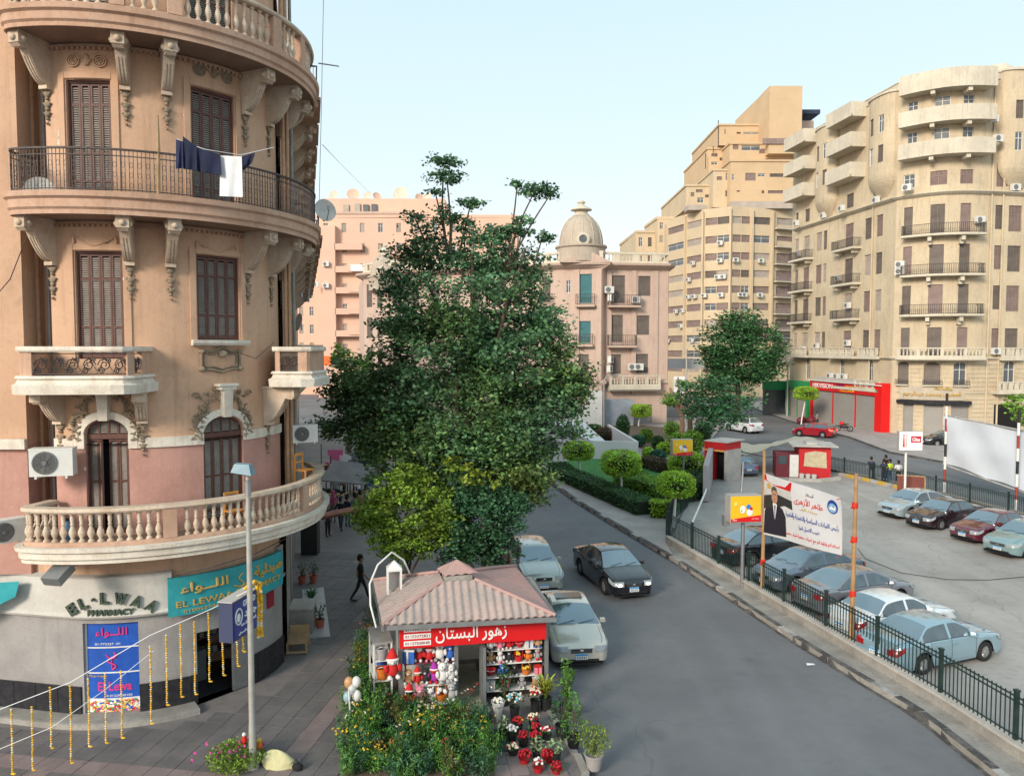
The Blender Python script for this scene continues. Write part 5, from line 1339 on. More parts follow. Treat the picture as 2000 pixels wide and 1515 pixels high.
def _rim(r):
 q = MB(); R = Matrix.Rotation(pi/2, 4, 'X')
 q.lathe([(r*.62, .055), (r*.64, .075), (r*.6, .06), (r*.5, .03), (.05, .02)], 22, R)
 for k in range(7):
  a = 2*pi*k/7; q.box((0, 0, 0), (.05, .02, r*.5), M=Matrix.Rotation(a, 4, 'Y') @ Matrix.Translation((0, -.062, r*.34)))
 q.lathe([(.06, .05), (.055, .075), (.02, .08)], 10, R)
 return q.mesh('rim', M_rim, 40)
def ground_car(label, kind, pm, fw, rw, side, z=0, s=.95, **k):
 """fw, rw: spots on the ground under the near front and rear wheels; side=+1 when the near side is the car's left"""
 a, b = Vector(fw), Vector(rw); d = (a-b).normalized(); K = CARS[kind]; left = Vector((-d.y, d.x, 0))
 mid = (a+b)/2-left*side*(K['W']/2-.1)*s; cx = (K['wf']+K['wr'])/2*s
 c = mid-d*cx; c.z = z
 return car(label, kind, pm, c, math.atan2(d.y, d.x), s, **k)
car('black sedan driving in the road with lit headlights and chrome grille', 'sedan', paint('black', (.006, .007, .011), 0, 0), G(1187, 1138)+Vector((.12, .1, 0)), math.atan2(-2.75, .72), .97, group='cars on the road', lit=True)
car('pale beige parked sedan right beside the flower kiosk, sunroof on top', 'sedan', paint('beige', (.56, .53, .46), .3, .06), G(1128, 1262)+Vector((-.25, .45, 0)), math.atan2(-1, .10), .95, group='cars on the road', sunroof=True)
car('silver green parked estate car behind the beige one by the ficus tree', 'suv', paint('greensilver', (.34, .38, .36), .35, .08), G(1065, 1150)+Vector((-.40, 1.1, 0)), math.atan2(-1, .16), .88, group='cars on the road')
HB = Vector((2.55, 1.04, 0)).normalized()
def lotcar(label, kind, pm, u, v, facing, **k):
 """one ground spot: near rear (facing +1) or near front (facing -1) wheel by the fence"""
 a = G(u, v); K = CARS[kind]; wb = (K['wf']-K['wr'])*.95
 hb = HB if 'hb' not in k else k.pop('hb')
 if facing > 0: return ground_car(label, kind, pm, a+hb*wb, a, -1, .03, **k)
 return ground_car(label, kind, pm, a, a+hb*wb, 1, .03, **k)
g_ = 'cars parked along the green railing'
lotcar('black parked sedan farthest up the railing, below the yellow lightbox', 'sedan', paint('gloss_black', (.007, .008, .011), 0, .02), 1467, 1108, 1, group=g_)
lotcar('dark blue grey parked sedan facing the railing under the white banner', 'sedan', paint('slate', (.13, .16, .21), .4, .15), 1552, 1160, -1, group=g_)
lotcar('mid grey parked sedan with red tail lights, third along the railing', 'sedan', paint('grey', (.21, .22, .25), .45, .18), 1646, 1205, 1, group=g_)
lotcar('dusty white parked old sedan between the grey and the light blue cars', 'oldsedan', paint('white', (.62, .66, .69), .1, .12), 1722, 1262, 1, group=g_)
lotcar('light blue parked old sedan nearest to the camera behind the railing', 'oldsedan', paint('lightblue', (.24, .36, .43), .3, .2), 1800, 1318, 1, group=g_)
HB2 = Vector((.9, .42, 0)).normalized(); g2 = 'cars parked facing the camera across the lot'
lotcar('silver blue parked sedan leftmost in the far row of the lot', 'sedan', paint('silverblue', (.34, .41, .45), .35, .12), 1778, 1015, -1, group=g2, hb=HB2)
lotcar('black plum parked sedan between the silver blue and the maroon cars', 'oldsedan', paint('plum', (.022, .010, .016), .1, .05), 1837, 1036, -1, group=g2, hb=HB2)
lotcar('maroon parked sedan in the far row with silver wheel', 'oldsedan', paint('maroon', (.12, .018, .035), .3, .15), 1931, 1063, -1, group=g2, hb=HB2)
lotcar('pale teal parked sedan cut by the right edge of the picture', 'sedan', paint('teal', (.22, .33, .34), .4, .15), 2006, 1092, -1, group=g2, hb=HB2)
car('blue grey sedan seen from behind in the lane between the two red kiosks', 'oldsedan', paint('bluegrey', (.11, .14, .20), .4, .15), G(1446, 925)+Vector((0, .6, 0)), math.atan2(1, -.08), .95, group='cars on the road')
car('white sport utility car driving away beside the dark tree', 'suv', paint('purewhite', (.62, .63, .64), .05, .05), G(1452, 843), math.radians(112), .98, group='cars on the road')
car('red hatchback with glowing brake lights on the far road', 'hatch', paint('red', (.32, .01, .02), .2, .05), G(1590, 852), math.radians(136), .98, group='cars on the road', brake=True)
car('black car parked at the far kerb behind the white screen', 'sedan', paint('black2', (.012, .015, .02), .2, .12), G(1838, 870)+Vector((.5, 0, 0)), math.radians(182), .98, group='cars on the road')
# green railing along the lot, with posts
M_grn = mat('railing_green', (.014, .032, .029), .5, .25, 6, dirt=.2, dirtc=(.12, .11, .1))
def railing(path, s0, s1, h, z, label, post=2.35, pitch=.13, zr=None, pw=.085, m=None, group=None):
 m = m or M_grn
 t = thing('railing', label, 'railing', (0, 0, 0), 0, group); mid = []
 n = round((s1-s0)/post)
 for k in range(n+1):
  s = s0+(s1-s0)*k/n; p = path.pos(s, 0, z); b = MB(); b.box((p.x, p.y, z+h*.54), (pw, pw, h*1.08), path.ang(s)); b.box((p.x, p.y, z+h*1.09), (pw*1.25, pw*1.25, .04), path.ang(s)); b.build('post', m, t)
 for k in range(n):
  a, b2 = s0+(s1-s0)*k/n, s0+(s1-s0)*(k+1)/n; b = MB(); A, B = path.pos(a, 0, 0), path.pos(b2, 0, 0); L = (B-A).length; rz = math.atan2(B.y-A.y, B.x-A.x); T = Matrix.Translation((A.x, A.y, z)) @ Matrix.Rotation(rz, 4, 'Z')
  for zz in (.08, h-.16, h-.05): b.bx(pw/2, L-pw/2, -.015, .015, zz-.015, zz+.015, M=T)
  nb = int((L-pw)/pitch)
  for i in range(1, nb): x = pw/2+(L-pw)*i/nb; b.bx(x-.010, x+.010, -.01, .01, .0, h, M=T)
  b.build('bar_panel', m, t)
 return t
railing(FBP, .15, FBP.L-.2, 1.0, .48, 'dark green metal railing on the low wall beside the road, posts between bar panels')
FR = Path([(22.6, 56.6), (24.3, 52.2), (25.5, 47.9), (26.4, 43.1), (27.1, 39.6), (28.2, 34), (29.5, 28), (31, 20)])
railing(FR, 0, FR.L, 1.05, .12, 'dark green railing behind the far row of parked cars', post=2.6)
FG = Path([(7.1, 34.9), (7.9, 38.2), (9.6, 42.2), (11.3, 47.0), (12.8, 51.0)])
railing(FG, .05, FG.L, 1.25, .12, 'green railing closing the garden beside the clipped trees', post=2.2, pitch=.16)
mb = MB(); sweep(mb, FR, rect(-.9, -.55, 0, .16), 0, 18, .9); ck = struct(mb.build('kerb', M_conc))
for k in range(16):
 s = 3.1+k*.72; m = mat('kerb_yellow', (.55, .36, .05), .7, .2, 5, dirt=.3) if k % 2 else M_kerb_l
 q = FR.pos(s, .45, .10); mb = MB(); mb.box((0, 0, .1), (.7, .3, .2)); mb.build('painted_stone', m, ck, 0, (q.x, q.y, .03), FR.ang(s))
fbk = FR.off(.45)
# flower kiosk
KA, KB = Vector((-2.72, 18.35, .12)), Vector((.86, 18.98, .12))
kd = (KB-KA).normalized(); KR = math.atan2(kd.y, kd.x); KW = (KB-KA).length
kio = thing('flower_kiosk', 'flower kiosk with pinkish corrugated hipped roof and red Arabic sign', 'kiosk', KA, KR)
def kz(z): return z-.12
M_roof = mixmat('roof_tile_faded', (.44, .33, .30), (.36, .30, .275), 1.1, .4, .6, bump=.25, c3=(.17, .135, .12), fscale=20, streak=.4)
M_roofp = mixmat('roof_tile_pink', (.48, .28, .255), (.40, .27, .245), 1.3, .4, .6, bump=.2, c3=(.30, .2, .18), fscale=20, streak=.3)
Ki = Matrix.Rotation(-KR, 4, 'Z') @ Matrix.Translation(-KA)
def kl(u, v, z): return Ki @ G(u, v, z)
EZ = 2.5
E0, E1, E2, E3 = kl(747, 1221, EZ), kl(1085, 1203, EZ), kl(1007, 1106, EZ), kl(729, 1134, EZ)
ridge = kl(893, 1128, 3.12); rw = .42
T0, T1, T2, T3 = [ridge+Vector(v) for v in ((-rw, -.3, 0), (rw, -.3, 0), (rw, .5, 0), (-rw, .5, 0))]
def corr(a, b, c, d, pitch, amp, name, m, sub=6, rows=8):
 """corrugated slope a-b eave, d-c top; ribs run straight up from the eave and are cut by the hips"""
 mb = MB(); ex = (b-a).normalized(); L = (b-a).length; ey = ((d-a)-ex*(d-a).dot(ex)); H = ey.length; ey.normalize(); nm = ex.cross(ey).normalized()
 xd, xc = (d-a).dot(ex), (c-a).dot(ex); N_ = int(L/pitch)*sub; vs = []
 for j in range(rows+1):
  for i in range(N_+1):
   x = L*i/N_; fm = min(1, x/max(xd, 1e-3), (L-x)/max(1e-3, L-xc)); f = fm*j/rows
   hgt = a.z+(d.z-a.z)*f+(b.z-a.z)*(x/L)*(1-f)
   p = a+ex*x+ey*(H*f); p = Vector((p.x, p.y, p.z))
   vs.append(p+nm*(amp*math.sin(pi*i/sub)**2+RN.uniform(-.003, .003)))
 fs = [(j*(N_+1)+i, j*(N_+1)+i+1, (j+1)*(N_+1)+i+1, (j+1)*(N_+1)+i) for j in range(rows) for i in range(N_)]
 mb.add(vs, fs); mb.add([v-nm*.03 for v in vs], [f[::-1] for f in fs])
 return mb.build(name, m, kio, 50)
corr(E0, E1, T1, T0, .19, .05, 'roof_slope', M_roof); corr(E1, E2, T2, T1, .19, .025, 'roof_slope', M_roofp); corr(E2, E3, T3, T2, .19, .04, 'roof_slope', M_roofp); corr(E3, E0, T0, T3, .19, .025, 'roof_slope', M_roof)
for a, b in ((E0, T0), (E1, T1), (E2, T2), (E3, T3)):
 mb = MB(); mb.tube([a+Vector((0, 0, .03)), a.lerp(b, .5)+Vector((0, 0, .045)), b+Vector((0, 0, .03))], .05, 6); mb.build('hip_ridge', M_roofp, kio, 50)
c0 = ridge+Vector((0, .08, .02)); mb = MB(); mb.box(c0+Vector((0, 0, .04)), (.72, .7, .16)); mb.build('cupola_base', M_conc, kio)
mb = MB(); q = .62; cz = .14
ring_ = [c0+Vector((q*math.cos(a+KR), q*.85*math.sin(a+KR), cz)) for a in [pi/4+k*pi/2 for k in range(4)]]
R8 = [];
for k in range(32):
 i, f = divmod(k, 8); f /= 8; p = ring_[i].lerp(ring_[(i+1) % 4], f); R8.append(p+Vector((0, 0, .03*(k % 2))))
ap = c0+Vector((0, 0, .44)); vs = R8+[ap+(p-ap)*.12 for p in R8]+[ap];
fs = [(k, (k+1) % 32, 32+(k+1) % 32, 32+k) for k in range(32)]+[(32+k, 32+(k+1) % 32, 64) for k in range(32)]
mb.add(vs, fs); mb.build('cupola_roof', M_roofp, kio, 35)
mb = MB()
def strip(mb, a, b, h, th, dz=0, out=None):
 d = (b-a); L = d.length; mb.bx(0, L, -th/2, th/2, -h, 0, M=Matrix.Translation(a+Vector((0, 0, dz))) @ Matrix.Rotation(math.atan2(d.y, d.x), 4, 'Z'))
F0 = Vector((-.12, -.12, 0)); F1 = Vector((KW+.12, -.12, 0))
zf_ = kz(EZ)
strip(mb, E0+Vector((.1, .05, 0)), E1+Vector((.02, .02, 0)), .12, .05, -.02); strip(mb, E1, E2, .12, .05, -.02); strip(mb, E3, E0, .12, .05, -.02); mb.build('eave_fascia', M_metal, kio)
mb = MB(); mb.bx(-.1, KW+.2, -.1, 2.9, kz(2.36), kz(2.42)); mb.build('ceiling_panel', M_grey, kio)
for x, y in ((0, 0), (KW, 0), (KW, 2.8), (0, 2.8), (1.36, 0), (2.02, 0)):
 mb = MB(); mb.bx(x-.05, x+.05, y-.05, y+.05, 0, kz(2.36)); mb.build('post', M_metal, kio)
mb = MB(); mb.bx(-.02, KW+.02, 2.75, 2.8, 0, kz(2.36)); mb.build('rear_wall', M_wpaint, kio)
mb = MB(); mb.bx(KW-.03, KW+.02, .06, 2.74, 0, kz(2.36)); mb.build('side_wall', mat('kiosk_side', (.30, .30, .31), .5, .1, 3), kio)
mb = MB(); mb.bx(-.02, .02, .6, 2.74, 0, kz(2.36)); mb.build('side_wall', M_wpaint, kio)
fl = MB(); fl.bx(0, KW, -.35, 2.75, -.1, .06); fo = fl.build('floor_base', M_conc, kio)
M_ftile = mixmat('lit_cream_floor_tile', (.66, .64, .46), (.58, .56, .40), 1.5, .4, .6, rough=.3, bump=.03, c3=(.3, .28, .2))  # cream tile, brightened in colour to stand in for lamplight inside
for i in range(3):
 for j in range(7):
  mb = MB(); mb.bx(1.25+i*.3, 1.54+i*.3, -.5+j*.42, -.1+j*.42, .06, .075); mb.build('floor_tile', M_ftile, fo)
mb = MB(); mb.bx(2.0, 2.04, -.3, .28, .08, 1.52); mb.build('open_glass_door', M_glass, kio)
mb = MB(); mb.bx(1.98, 2.06, -.34, -.30, .06, 1.6); mb.bx(1.98, 2.06, .28, .32, .06, 1.6); mb.bx(1.98, 2.06, -.30, .28, 1.52, 1.6); mb.build('door_frame', M_metal, kio)
SZ0, SZ1 = kz(1.78), kz(2.33)
mb = MB(); mb.bx(-.02, KW-.05, -.22, -.12, SZ0, SZ1); sg_ = mb.build('red_fascia_sign', M_red, kio)
letters(ar('زهور البستان'), M_wht, sg_, (1.72, -.222, (SZ0+SZ1)/2+.0), 0, 1.75, .40, .006, .010)
for k, nn in enumerate(('01144473737', '01153372821', '01127500048')):
 z = SZ1-.09-k*.17; mb = MB(); mb.bx(.08, .73, -.232, -.222, z-.06, z+.06); pl_ = mb.build('phone_plate', M_wht, sg_); letters(nn, mat('brownred', (.25, .04, .03), .6), sg_, (.405, -.236, z), 0, .58, .07, .003, .006)
for x in (.9, 2.9):
 mb = MB(); mb.box((x, -.25, SZ1+.05), (.08, .2, .06)); mb.build('spot_lamp', M_wpaint, kio)
for i, (z, y) in enumerate(((kz(1.32), .02), (kz(.86), -.22), (kz(.48), -.42))):
 mb = MB(); mb.bx(.08, 1.28, y-.02, y+.42, z-.04, z); mb.bx(.1, .14, y, y+.04, -.02, z-.04); mb.bx(1.22, 1.26, y, y+.04, -.02, z-.04); mb.build('display_shelf', mat('shelf_plum', (.16, .03, .05), .6) if i == 0 else M_wpaint, kio)
mb = MB(); mb.bx(.06, 1.3, .5, .54, 0, kz(1.75)); mb.build('panel', M_wpaint, kio)
for i, z in enumerate((.38, .72, 1.06, 1.40)):
 mb = MB(); mb.bx(2.12, KW-.12, -.06, .3, z-.03, z); mb.build('display_shelf', M_wpaint, kio)
mb = MB(); mb.bx(2.08, KW-.1, .32, .36, 0, kz(1.76)); mb.build('panel', mat('dark_back', (.06, .05, .05), .8), kio)
def toy(kind, c1, c2, loc, s, rz, label, group='plush toys and gifts displayed at the kiosk'):
 nm = {'bear': 'plush_toy', 'doll': 'plush_doll', 'box': 'gift_box', 'basket': 'gift_basket', 'cushion': 'heart_cushion'}[kind]
 t = thing(nm, label, {'bear': 'soft toy', 'doll': 'soft toy', 'box': 'box', 'basket': 'basket', 'cushion': 'cushion'}[kind], KMtx @ Vector(loc), KR+rz, group); t.scale = (s,)*3
 if kind in ('bear', 'doll'):
  b = MB(); b.ell((0, 0, .12), (.11, .09, .13), 8, 6); b.build('body', c1, t, 60)
  b = MB(); b.ell((0, -.01, .30), (.10, .09, .09), 8, 6); h = b.build('head', c2 if kind == 'doll' else c1, t, 60)
  b = MB(); b.ell((0, -.09, .28), (.035, .03, .03), 6, 4); b.build('muzzle', c2, h, 60)
  b = MB(); b.ell((-.035, -.088, .325), (.012, .01, .012), 5, 4); b.ell((.035, -.088, .325), (.012, .01, .012), 5, 4); b.ell((0, -.12, .29), (.012, .01, .01), 5, 4); stuff(b.build('face', M_blk, h))
  for sg in (-1, 1):
   b = MB()
   if kind == 'bear': b.ell((sg*.075, 0, .385), (.035, .02, .035), 6, 4); b.build('ear', c1, h, 60)
   b = MB(); b.ell((sg*.12, -.04, .17), (.04, .05, .075), 6, 4); b.build('arm', c1, t, 60); b = MB(); b.ell((sg*.07, -.12, .04), (.045, .07, .04), 6, 4); b.build('leg', c2, t, 60)
  if kind == 'doll':
   b = MB(); b.lathe([(.105, .33), (.07, .42), (.02, .5)], 9); b.build('cap', c1, h, 60); b = MB(); b.ell((0, -.03, .33), (.112, .1, .025), 9, 4); b.build('cap_brim', M_wht, h, 60)
 elif kind == 'box':
  b = MB(); b.bx(-.13, .13, -.1, .1, 0, .24); b.build('box_body', c1, t); b = MB(); b.bx(-.135, .135, -.105, .105, .24, .28); b.build('lid', c2, t); b = MB(); b.bx(-.02, .02, -.108, .108, 0, .283); b.ell((-.05, 0, .3), (.05, .02, .03), 6, 4); b.ell((.05, 0, .3), (.05, .02, .03), 6, 4); b.build('ribbon', c2, t)
 elif kind == 'basket':
  b = MB(); b.lathe([(.08, 0), (.12, .14), (.11, .14), (.075, .02)], 10); b.build('basket_body', c1, t, 50); b = MB(); b.tube([(-.11, 0, .13), (-.09, 0, .26), (0, 0, .32), (.09, 0, .26), (.11, 0, .13)], .01, 5); b.build('handle', c1, t); b = MB()
  for k in range(7): b.ell((RN.uniform(-.07, .07), RN.uniform(-.07, .07), .16+RN.uniform(0, .05)), (.04, .04, .04), 6, 4)
  stuff(b.build('filling', c2, t, 60))
 else:
  b = MB(); b.ell((-.06, 0, .16), (.08, .05, .07), 8, 5); b.ell((.06, 0, .16), (.08, .05, .07), 8, 5); b.lathe([(.005, 0), (.06, .06), (.12, .14)], 10, Matrix.Diagonal((1, .45, 1, 1))); b.build('cushion_body', c1, t, 60)
  b = MB(); b.tube([(-.1, -.055, .15), (0, -.06, .13), (.1, -.055, .15)], .008, 4); b.build('piping', c2, t)
 return t
KMtx = Matrix.Translation(KA) @ Matrix.Rotation(KR, 4, 'Z')
cR, cW, cB, cP, cO, cG, cT, cY, cK, cM = [mat('felt_'+n, c, .9, .12, 12) for n, c in (('red', (.52, .02, .02)), ('white', (.68, .66, .64)), ('blue', (.03, .12, .45)), ('purple', (.33, .03, .33)), ('orange', (.62, .16, .02)), ('grey', (.35, .34, .34)), ('tan', (.45, .26, .13)), ('yellow', (.66, .42, .04)), ('black', (.025, .022, .025)), ('pink', (.65, .22, .30)))]
CN = {cR: 'red', cW: 'white', cB: 'blue', cP: 'purple', cO: 'orange', cG: 'grey', cT: 'tan', cY: 'yellow', cK: 'black', cM: 'pink'}
shL = [(kz(1.32)+.0, .12, 'upper left shelf', [('box', cB, cW, 1.25), ('doll', cR, cW, 1.0), ('doll', cR, cM, .9), ('bear', cW, cG, 1.2), ('bear', cB, cW, 1.05)]),
  (kz(.86)+.0, -.1, 'middle left shelf', [('bear', cT, cW, .9), ('doll', cR, cT, .85), ('bear', cK, cW, .9), ('doll', cP, cR, 1.0), ('bear', cW, cG, 1.25), ('bear', cW, cW, 1.05)]),
  (kz(.48)+.0, -.3, 'lowest left shelf', [('doll', cR, cK, 1.0), ('bear', cM, cW, 1.05), ('bear', cW, cP, .85), ('basket', cO, cW, 1.3), ('bear', cG, cW, 1.05)])]
ordw = ['leftmost', 'second', 'third', 'fourth', 'fifth', 'rightmost']
for z, y, nm, L in shL:
 for i, (k, a, b, s) in enumerate(L):
  n = ordw[i] if i < len(L)-1 else 'rightmost'
  kk = {'bear': 'plush toy', 'doll': 'doll in a cap', 'box': 'gift box', 'basket': 'basket'}[k]
  toy(k, a, b, (.2+i*1.02/(len(L)-1), y+RN.uniform(-.03, .03), z), s, RN.uniform(-.35, .35), '%s and %s %s, %s on the kiosk %s' % (CN[a], CN[b], kk, n, nm))
shR = [(.38, 'lowest right shelf', [('box', cW, cG, .95), ('basket', cM, cR, 1.0), ('bear', cG, cW, .7), ('box', cT, cW, .8)]), (.72, 'third right shelf', [('cushion', cR, cW, 1.1), ('bear', cB, cW, .8), ('bear', cK, cG, .75), ('basket', cO, cY, 1.0), ('box', cM, cR, .7)]),
  (1.06, 'second right shelf', [('bear', cT, cW, .8), ('bear', cW, cM, .75), ('bear', cK, cW, .75), ('basket', cR, cY, 1.0), ('doll', cO, cT, .7), ('bear', cG, cR, .75)]),
  (1.40, 'top right shelf', [('bear', cW, cK, .8), ('bear', cM, cW, .75), ('doll', cR, cW, .75), ('cushion', cR, cM, 1.0), ('box', cW, cB, .8), ('bear', cT, cB, .75)])]
for z, nm, L in shR:
 for i, (k, a, b, s) in enumerate(L):
  n = ordw[i] if i < len(L)-1 else 'rightmost'
  kk = {'bear': 'plush toy', 'doll': 'doll in a cap', 'box': 'gift box', 'basket': 'basket', 'cushion': 'heart cushion'}[k]
  toy(k, a, b, (2.22+i*1.2/(len(L)-1), .02+RN.uniform(-.03, .03), z), s, RN.uniform(-.3, .3), '%s and %s %s, %s on the kiosk %s' % (CN[a], CN[b], kk, n, nm))
st = thing('side_stall', 'narrow white stall with shelves against the left side of the kiosk', 'stall', KMtx @ Vector((-.42, .3, 0)), KR+.1)
for z in (.2, .75, 1.25):
 mb = MB(); mb.bx(-.25, .2, -.2, .9, z, z+.04); mb.build('shelf', M_wpaint, st)
for x in (-.24, .19):
 for y in (-.19, .89): mb = MB(); mb.bx(x-.02, x+.02, y-.02, y+.02, 0, 1.7); mb.build('leg', M_wpaint, st)
mb = MB(); mb.bx(-.27, .22, -.22, .92, 1.7, 1.74); mb.build('top_panel', M_grey, st)
for (z, c, l) in ((1.29, cG, 'grey plastic tub on the top shelf of the side stall'), (.95, cB, 'blue plastic tub in the side stall'), (.79, cO, 'orange red plastic bin on the middle shelf of the side stall'), (.24, cW, 'white tub on the bottom shelf of the side stall')):
 t = thing('plastic_tub', l, 'tub', KMtx @ Vector((-.44, .18 if c != cB else .45, z)), KR); b = MB(); b.lathe([(.11, 0), (.15, .25), (.16, .25), (.16, .28), (.14, .28), (.10, .02)], 12); b.build('tub_body', c, t, 50); b = MB(); b.tube([(-.15, 0, .26), (0, -.1, .33), (.15, 0, .26)], .008, 4); b.build('handle', M_wht, t)
t = toy('doll', cR, cW, (-.2, -.25, 1.0), 1.4, .2, 'big red and white doll hanging at the left post of the kiosk')
p = PY(770, 1145, 19.8); t = thing('lantern_frame', 'white wooden lantern frame standing on the left of the kiosk roof', 'lantern', (p.x, p.y, 2.62), .2)
for x in (-.17, .17):
 for y in (-.14, .14): mb = MB(); mb.bx(x-.025, x+.025, y-.025, y+.025, 0, .62); mb.build('frame_post', M_wpaint, t)
mb = MB(); mb.bx(-.2, .2, -.17, .17, -.02, .03); mb.build('base', M_wpaint, t); mb = MB(); mb.bx(-.2, .2, -.17, .17, .6, .66); mb.add([(-.2, -.17, .66), (.2, -.17, .66), (.2, .17, .66), (-.2, .17, .66), (0, 0, .86)], [(0, 1, 4), (1, 2, 4), (2, 3, 4), (3, 0, 4)]); mb.build('cap', M_wpaint, t)
mb = MB(); mb.bx(-.15, .15, .135, .14, .04, .6); mb.build('pane', M_grey, t)
mb = MB(); a, b, c, d = PY(735, 1225, 18.6), PY(722, 1140, 19.2), PY(765, 1078, 19.8), PY(800, 1120, 20.2); pts = [a, a.lerp(b, .5)+Vector((-.06, 0, 0)), b, b.lerp(c, .5)+Vector((-.08, 0, .08)), c, c.lerp(d, .5)+Vector((.08, 0, .08)), d]
mb.tube(pts, .026, 7); tag(mb.build('arch_hoop', M_wpaint, None, 60), 'bent white hoop arching over the left side of the kiosk roof', 'hoop')
mb = MB(); mb.tube([PY(745, 1195, 18.8), PY(790, 1175, 19.3), PY(800, 1165, 19.6), PY(850, 1160, 19.8), PY(835, 1175, 19.5), PY(775, 1185, 19.1), PY(760, 1200, 18.9)], .014, 5); tag(mb.build('cable', M_wpaint), 'loose pale cable coiled on the left slope of the kiosk roof', 'cable')
# plants round the kiosk
Mp = [leafmat('leaf_shrub', (.055, .125, .022), .5, .5, 2.2), leafmat('leaf_shrub_dark', (.022, .072, .02), .45, .5, 2.5), leafmat('leaf_olive', (.13, .15, .03), .45, .5, 2.5)]
Mfl = [mat('petal_yellow', (.70, .45, .02), .7, .1, 5), mat('petal_red', (.42, .03, .02), .7, .1, 5), mat('petal_cream', (.68, .56, .42), .7, .1, 5), mat('petal_orange', (.5, .20, .05), .7, .1, 5)]
bedp = [G(668, 1540), G(966, 1540), G(958, 1470), G(935, 1425), G(880, 1400), G(800, 1388), G(745, 1372), G(728, 1320), G(728, 1262), G(705, 1262), G(692, 1330), G(672, 1440)]
def inside(x, y, P):
 r = False
 for i in range(len(P)):
  a, b = P[i], P[i-1]
  if (a[1] > y) != (b[1] > y) and x < (b[0]-a[0])*(y-a[1])/(b[1]-a[1])+a[0]: r = not r
 return r
sheet('planting_bed', bedp, .16, M_soil, .1)
cs = []
xmin, xmax = min(p.x for p in bedp), max(p.x for p in bedp); ymin, ymax = min(p.y for p in bedp), max(p.y for p in bedp)
while len(cs) < 215:
 x, y = RN.uniform(xmin, xmax), RN.uniform(ymin, ymax)
 if inside(x, y, bedp): cs.append((x, y, RN.uniform(.35, .95)*(.7 if y > 18.3 else 1), RN.choice((0, 0, 0, 1, 1, 2, 3, 3))))
Mbed = [leafmat('bed_mid', (.10, .23, .045), .55, .5, 3), leafmat('bed_dark', (.035, .10, .04), .5, .5, 3), leafmat('bed_olive', (.14, .13, .035), .5, .5, 3), leafmat('bed_blue', (.06, .15, .085), .5, .5, 3)]
C = []; MI = []
for (x, y, h, k) in cs:
 for s_ in range(RN.randint(6, 11)):
  a = RN.uniform(0, 6.28); r = RN.uniform(.03, .24); hh = h*RN.uniform(.5, .95); n = RN.randint(26, 46)
  f = NR.uniform(.15, 1, n); o = NR.normal(size=(n, 3))*.035;
  o[:, 0] += x+r*math.cos(a)*(.5+f*.8); o[:, 1] += y+r*math.sin(a)*(.5+f*.8); o[:, 2] += .18+hh*f; C.append(o); MI.append(np.full(n, k if RN.random() < .85 else 0))
C = np.concatenate(C); MI = np.concatenate(MI)
bed = stuff(link('shrub_bed', leaf_mesh('shrub_bed', C, .085, Mbed, rng=NR, matidx=MI, flat=1.3, ratio=.28, up=.1)))
F = []; MI = []
for (x, y, h, k) in cs:
 if RN.random() < .13:
  q = RN.choice((0, 0, 1, 2, 2, 3))
  for _ in range(RN.randint(3, 9)): F.append((x+RN.gauss(0, .16), y+RN.gauss(0, .16), .2+h*RN.uniform(.9, 1.1))); MI.append(q)
F = np.array(F); MI = np.array(MI)
F2 = np.repeat(F, 4, axis=0)+NR.normal(size=(len(F)*4, 3))*.014
stuff(link('bed_flowers', leaf_mesh('bed_flowers', F2, .045, Mfl, rng=NR, matidx=np.repeat(MI, 4), ratio=.9, up=1.)))
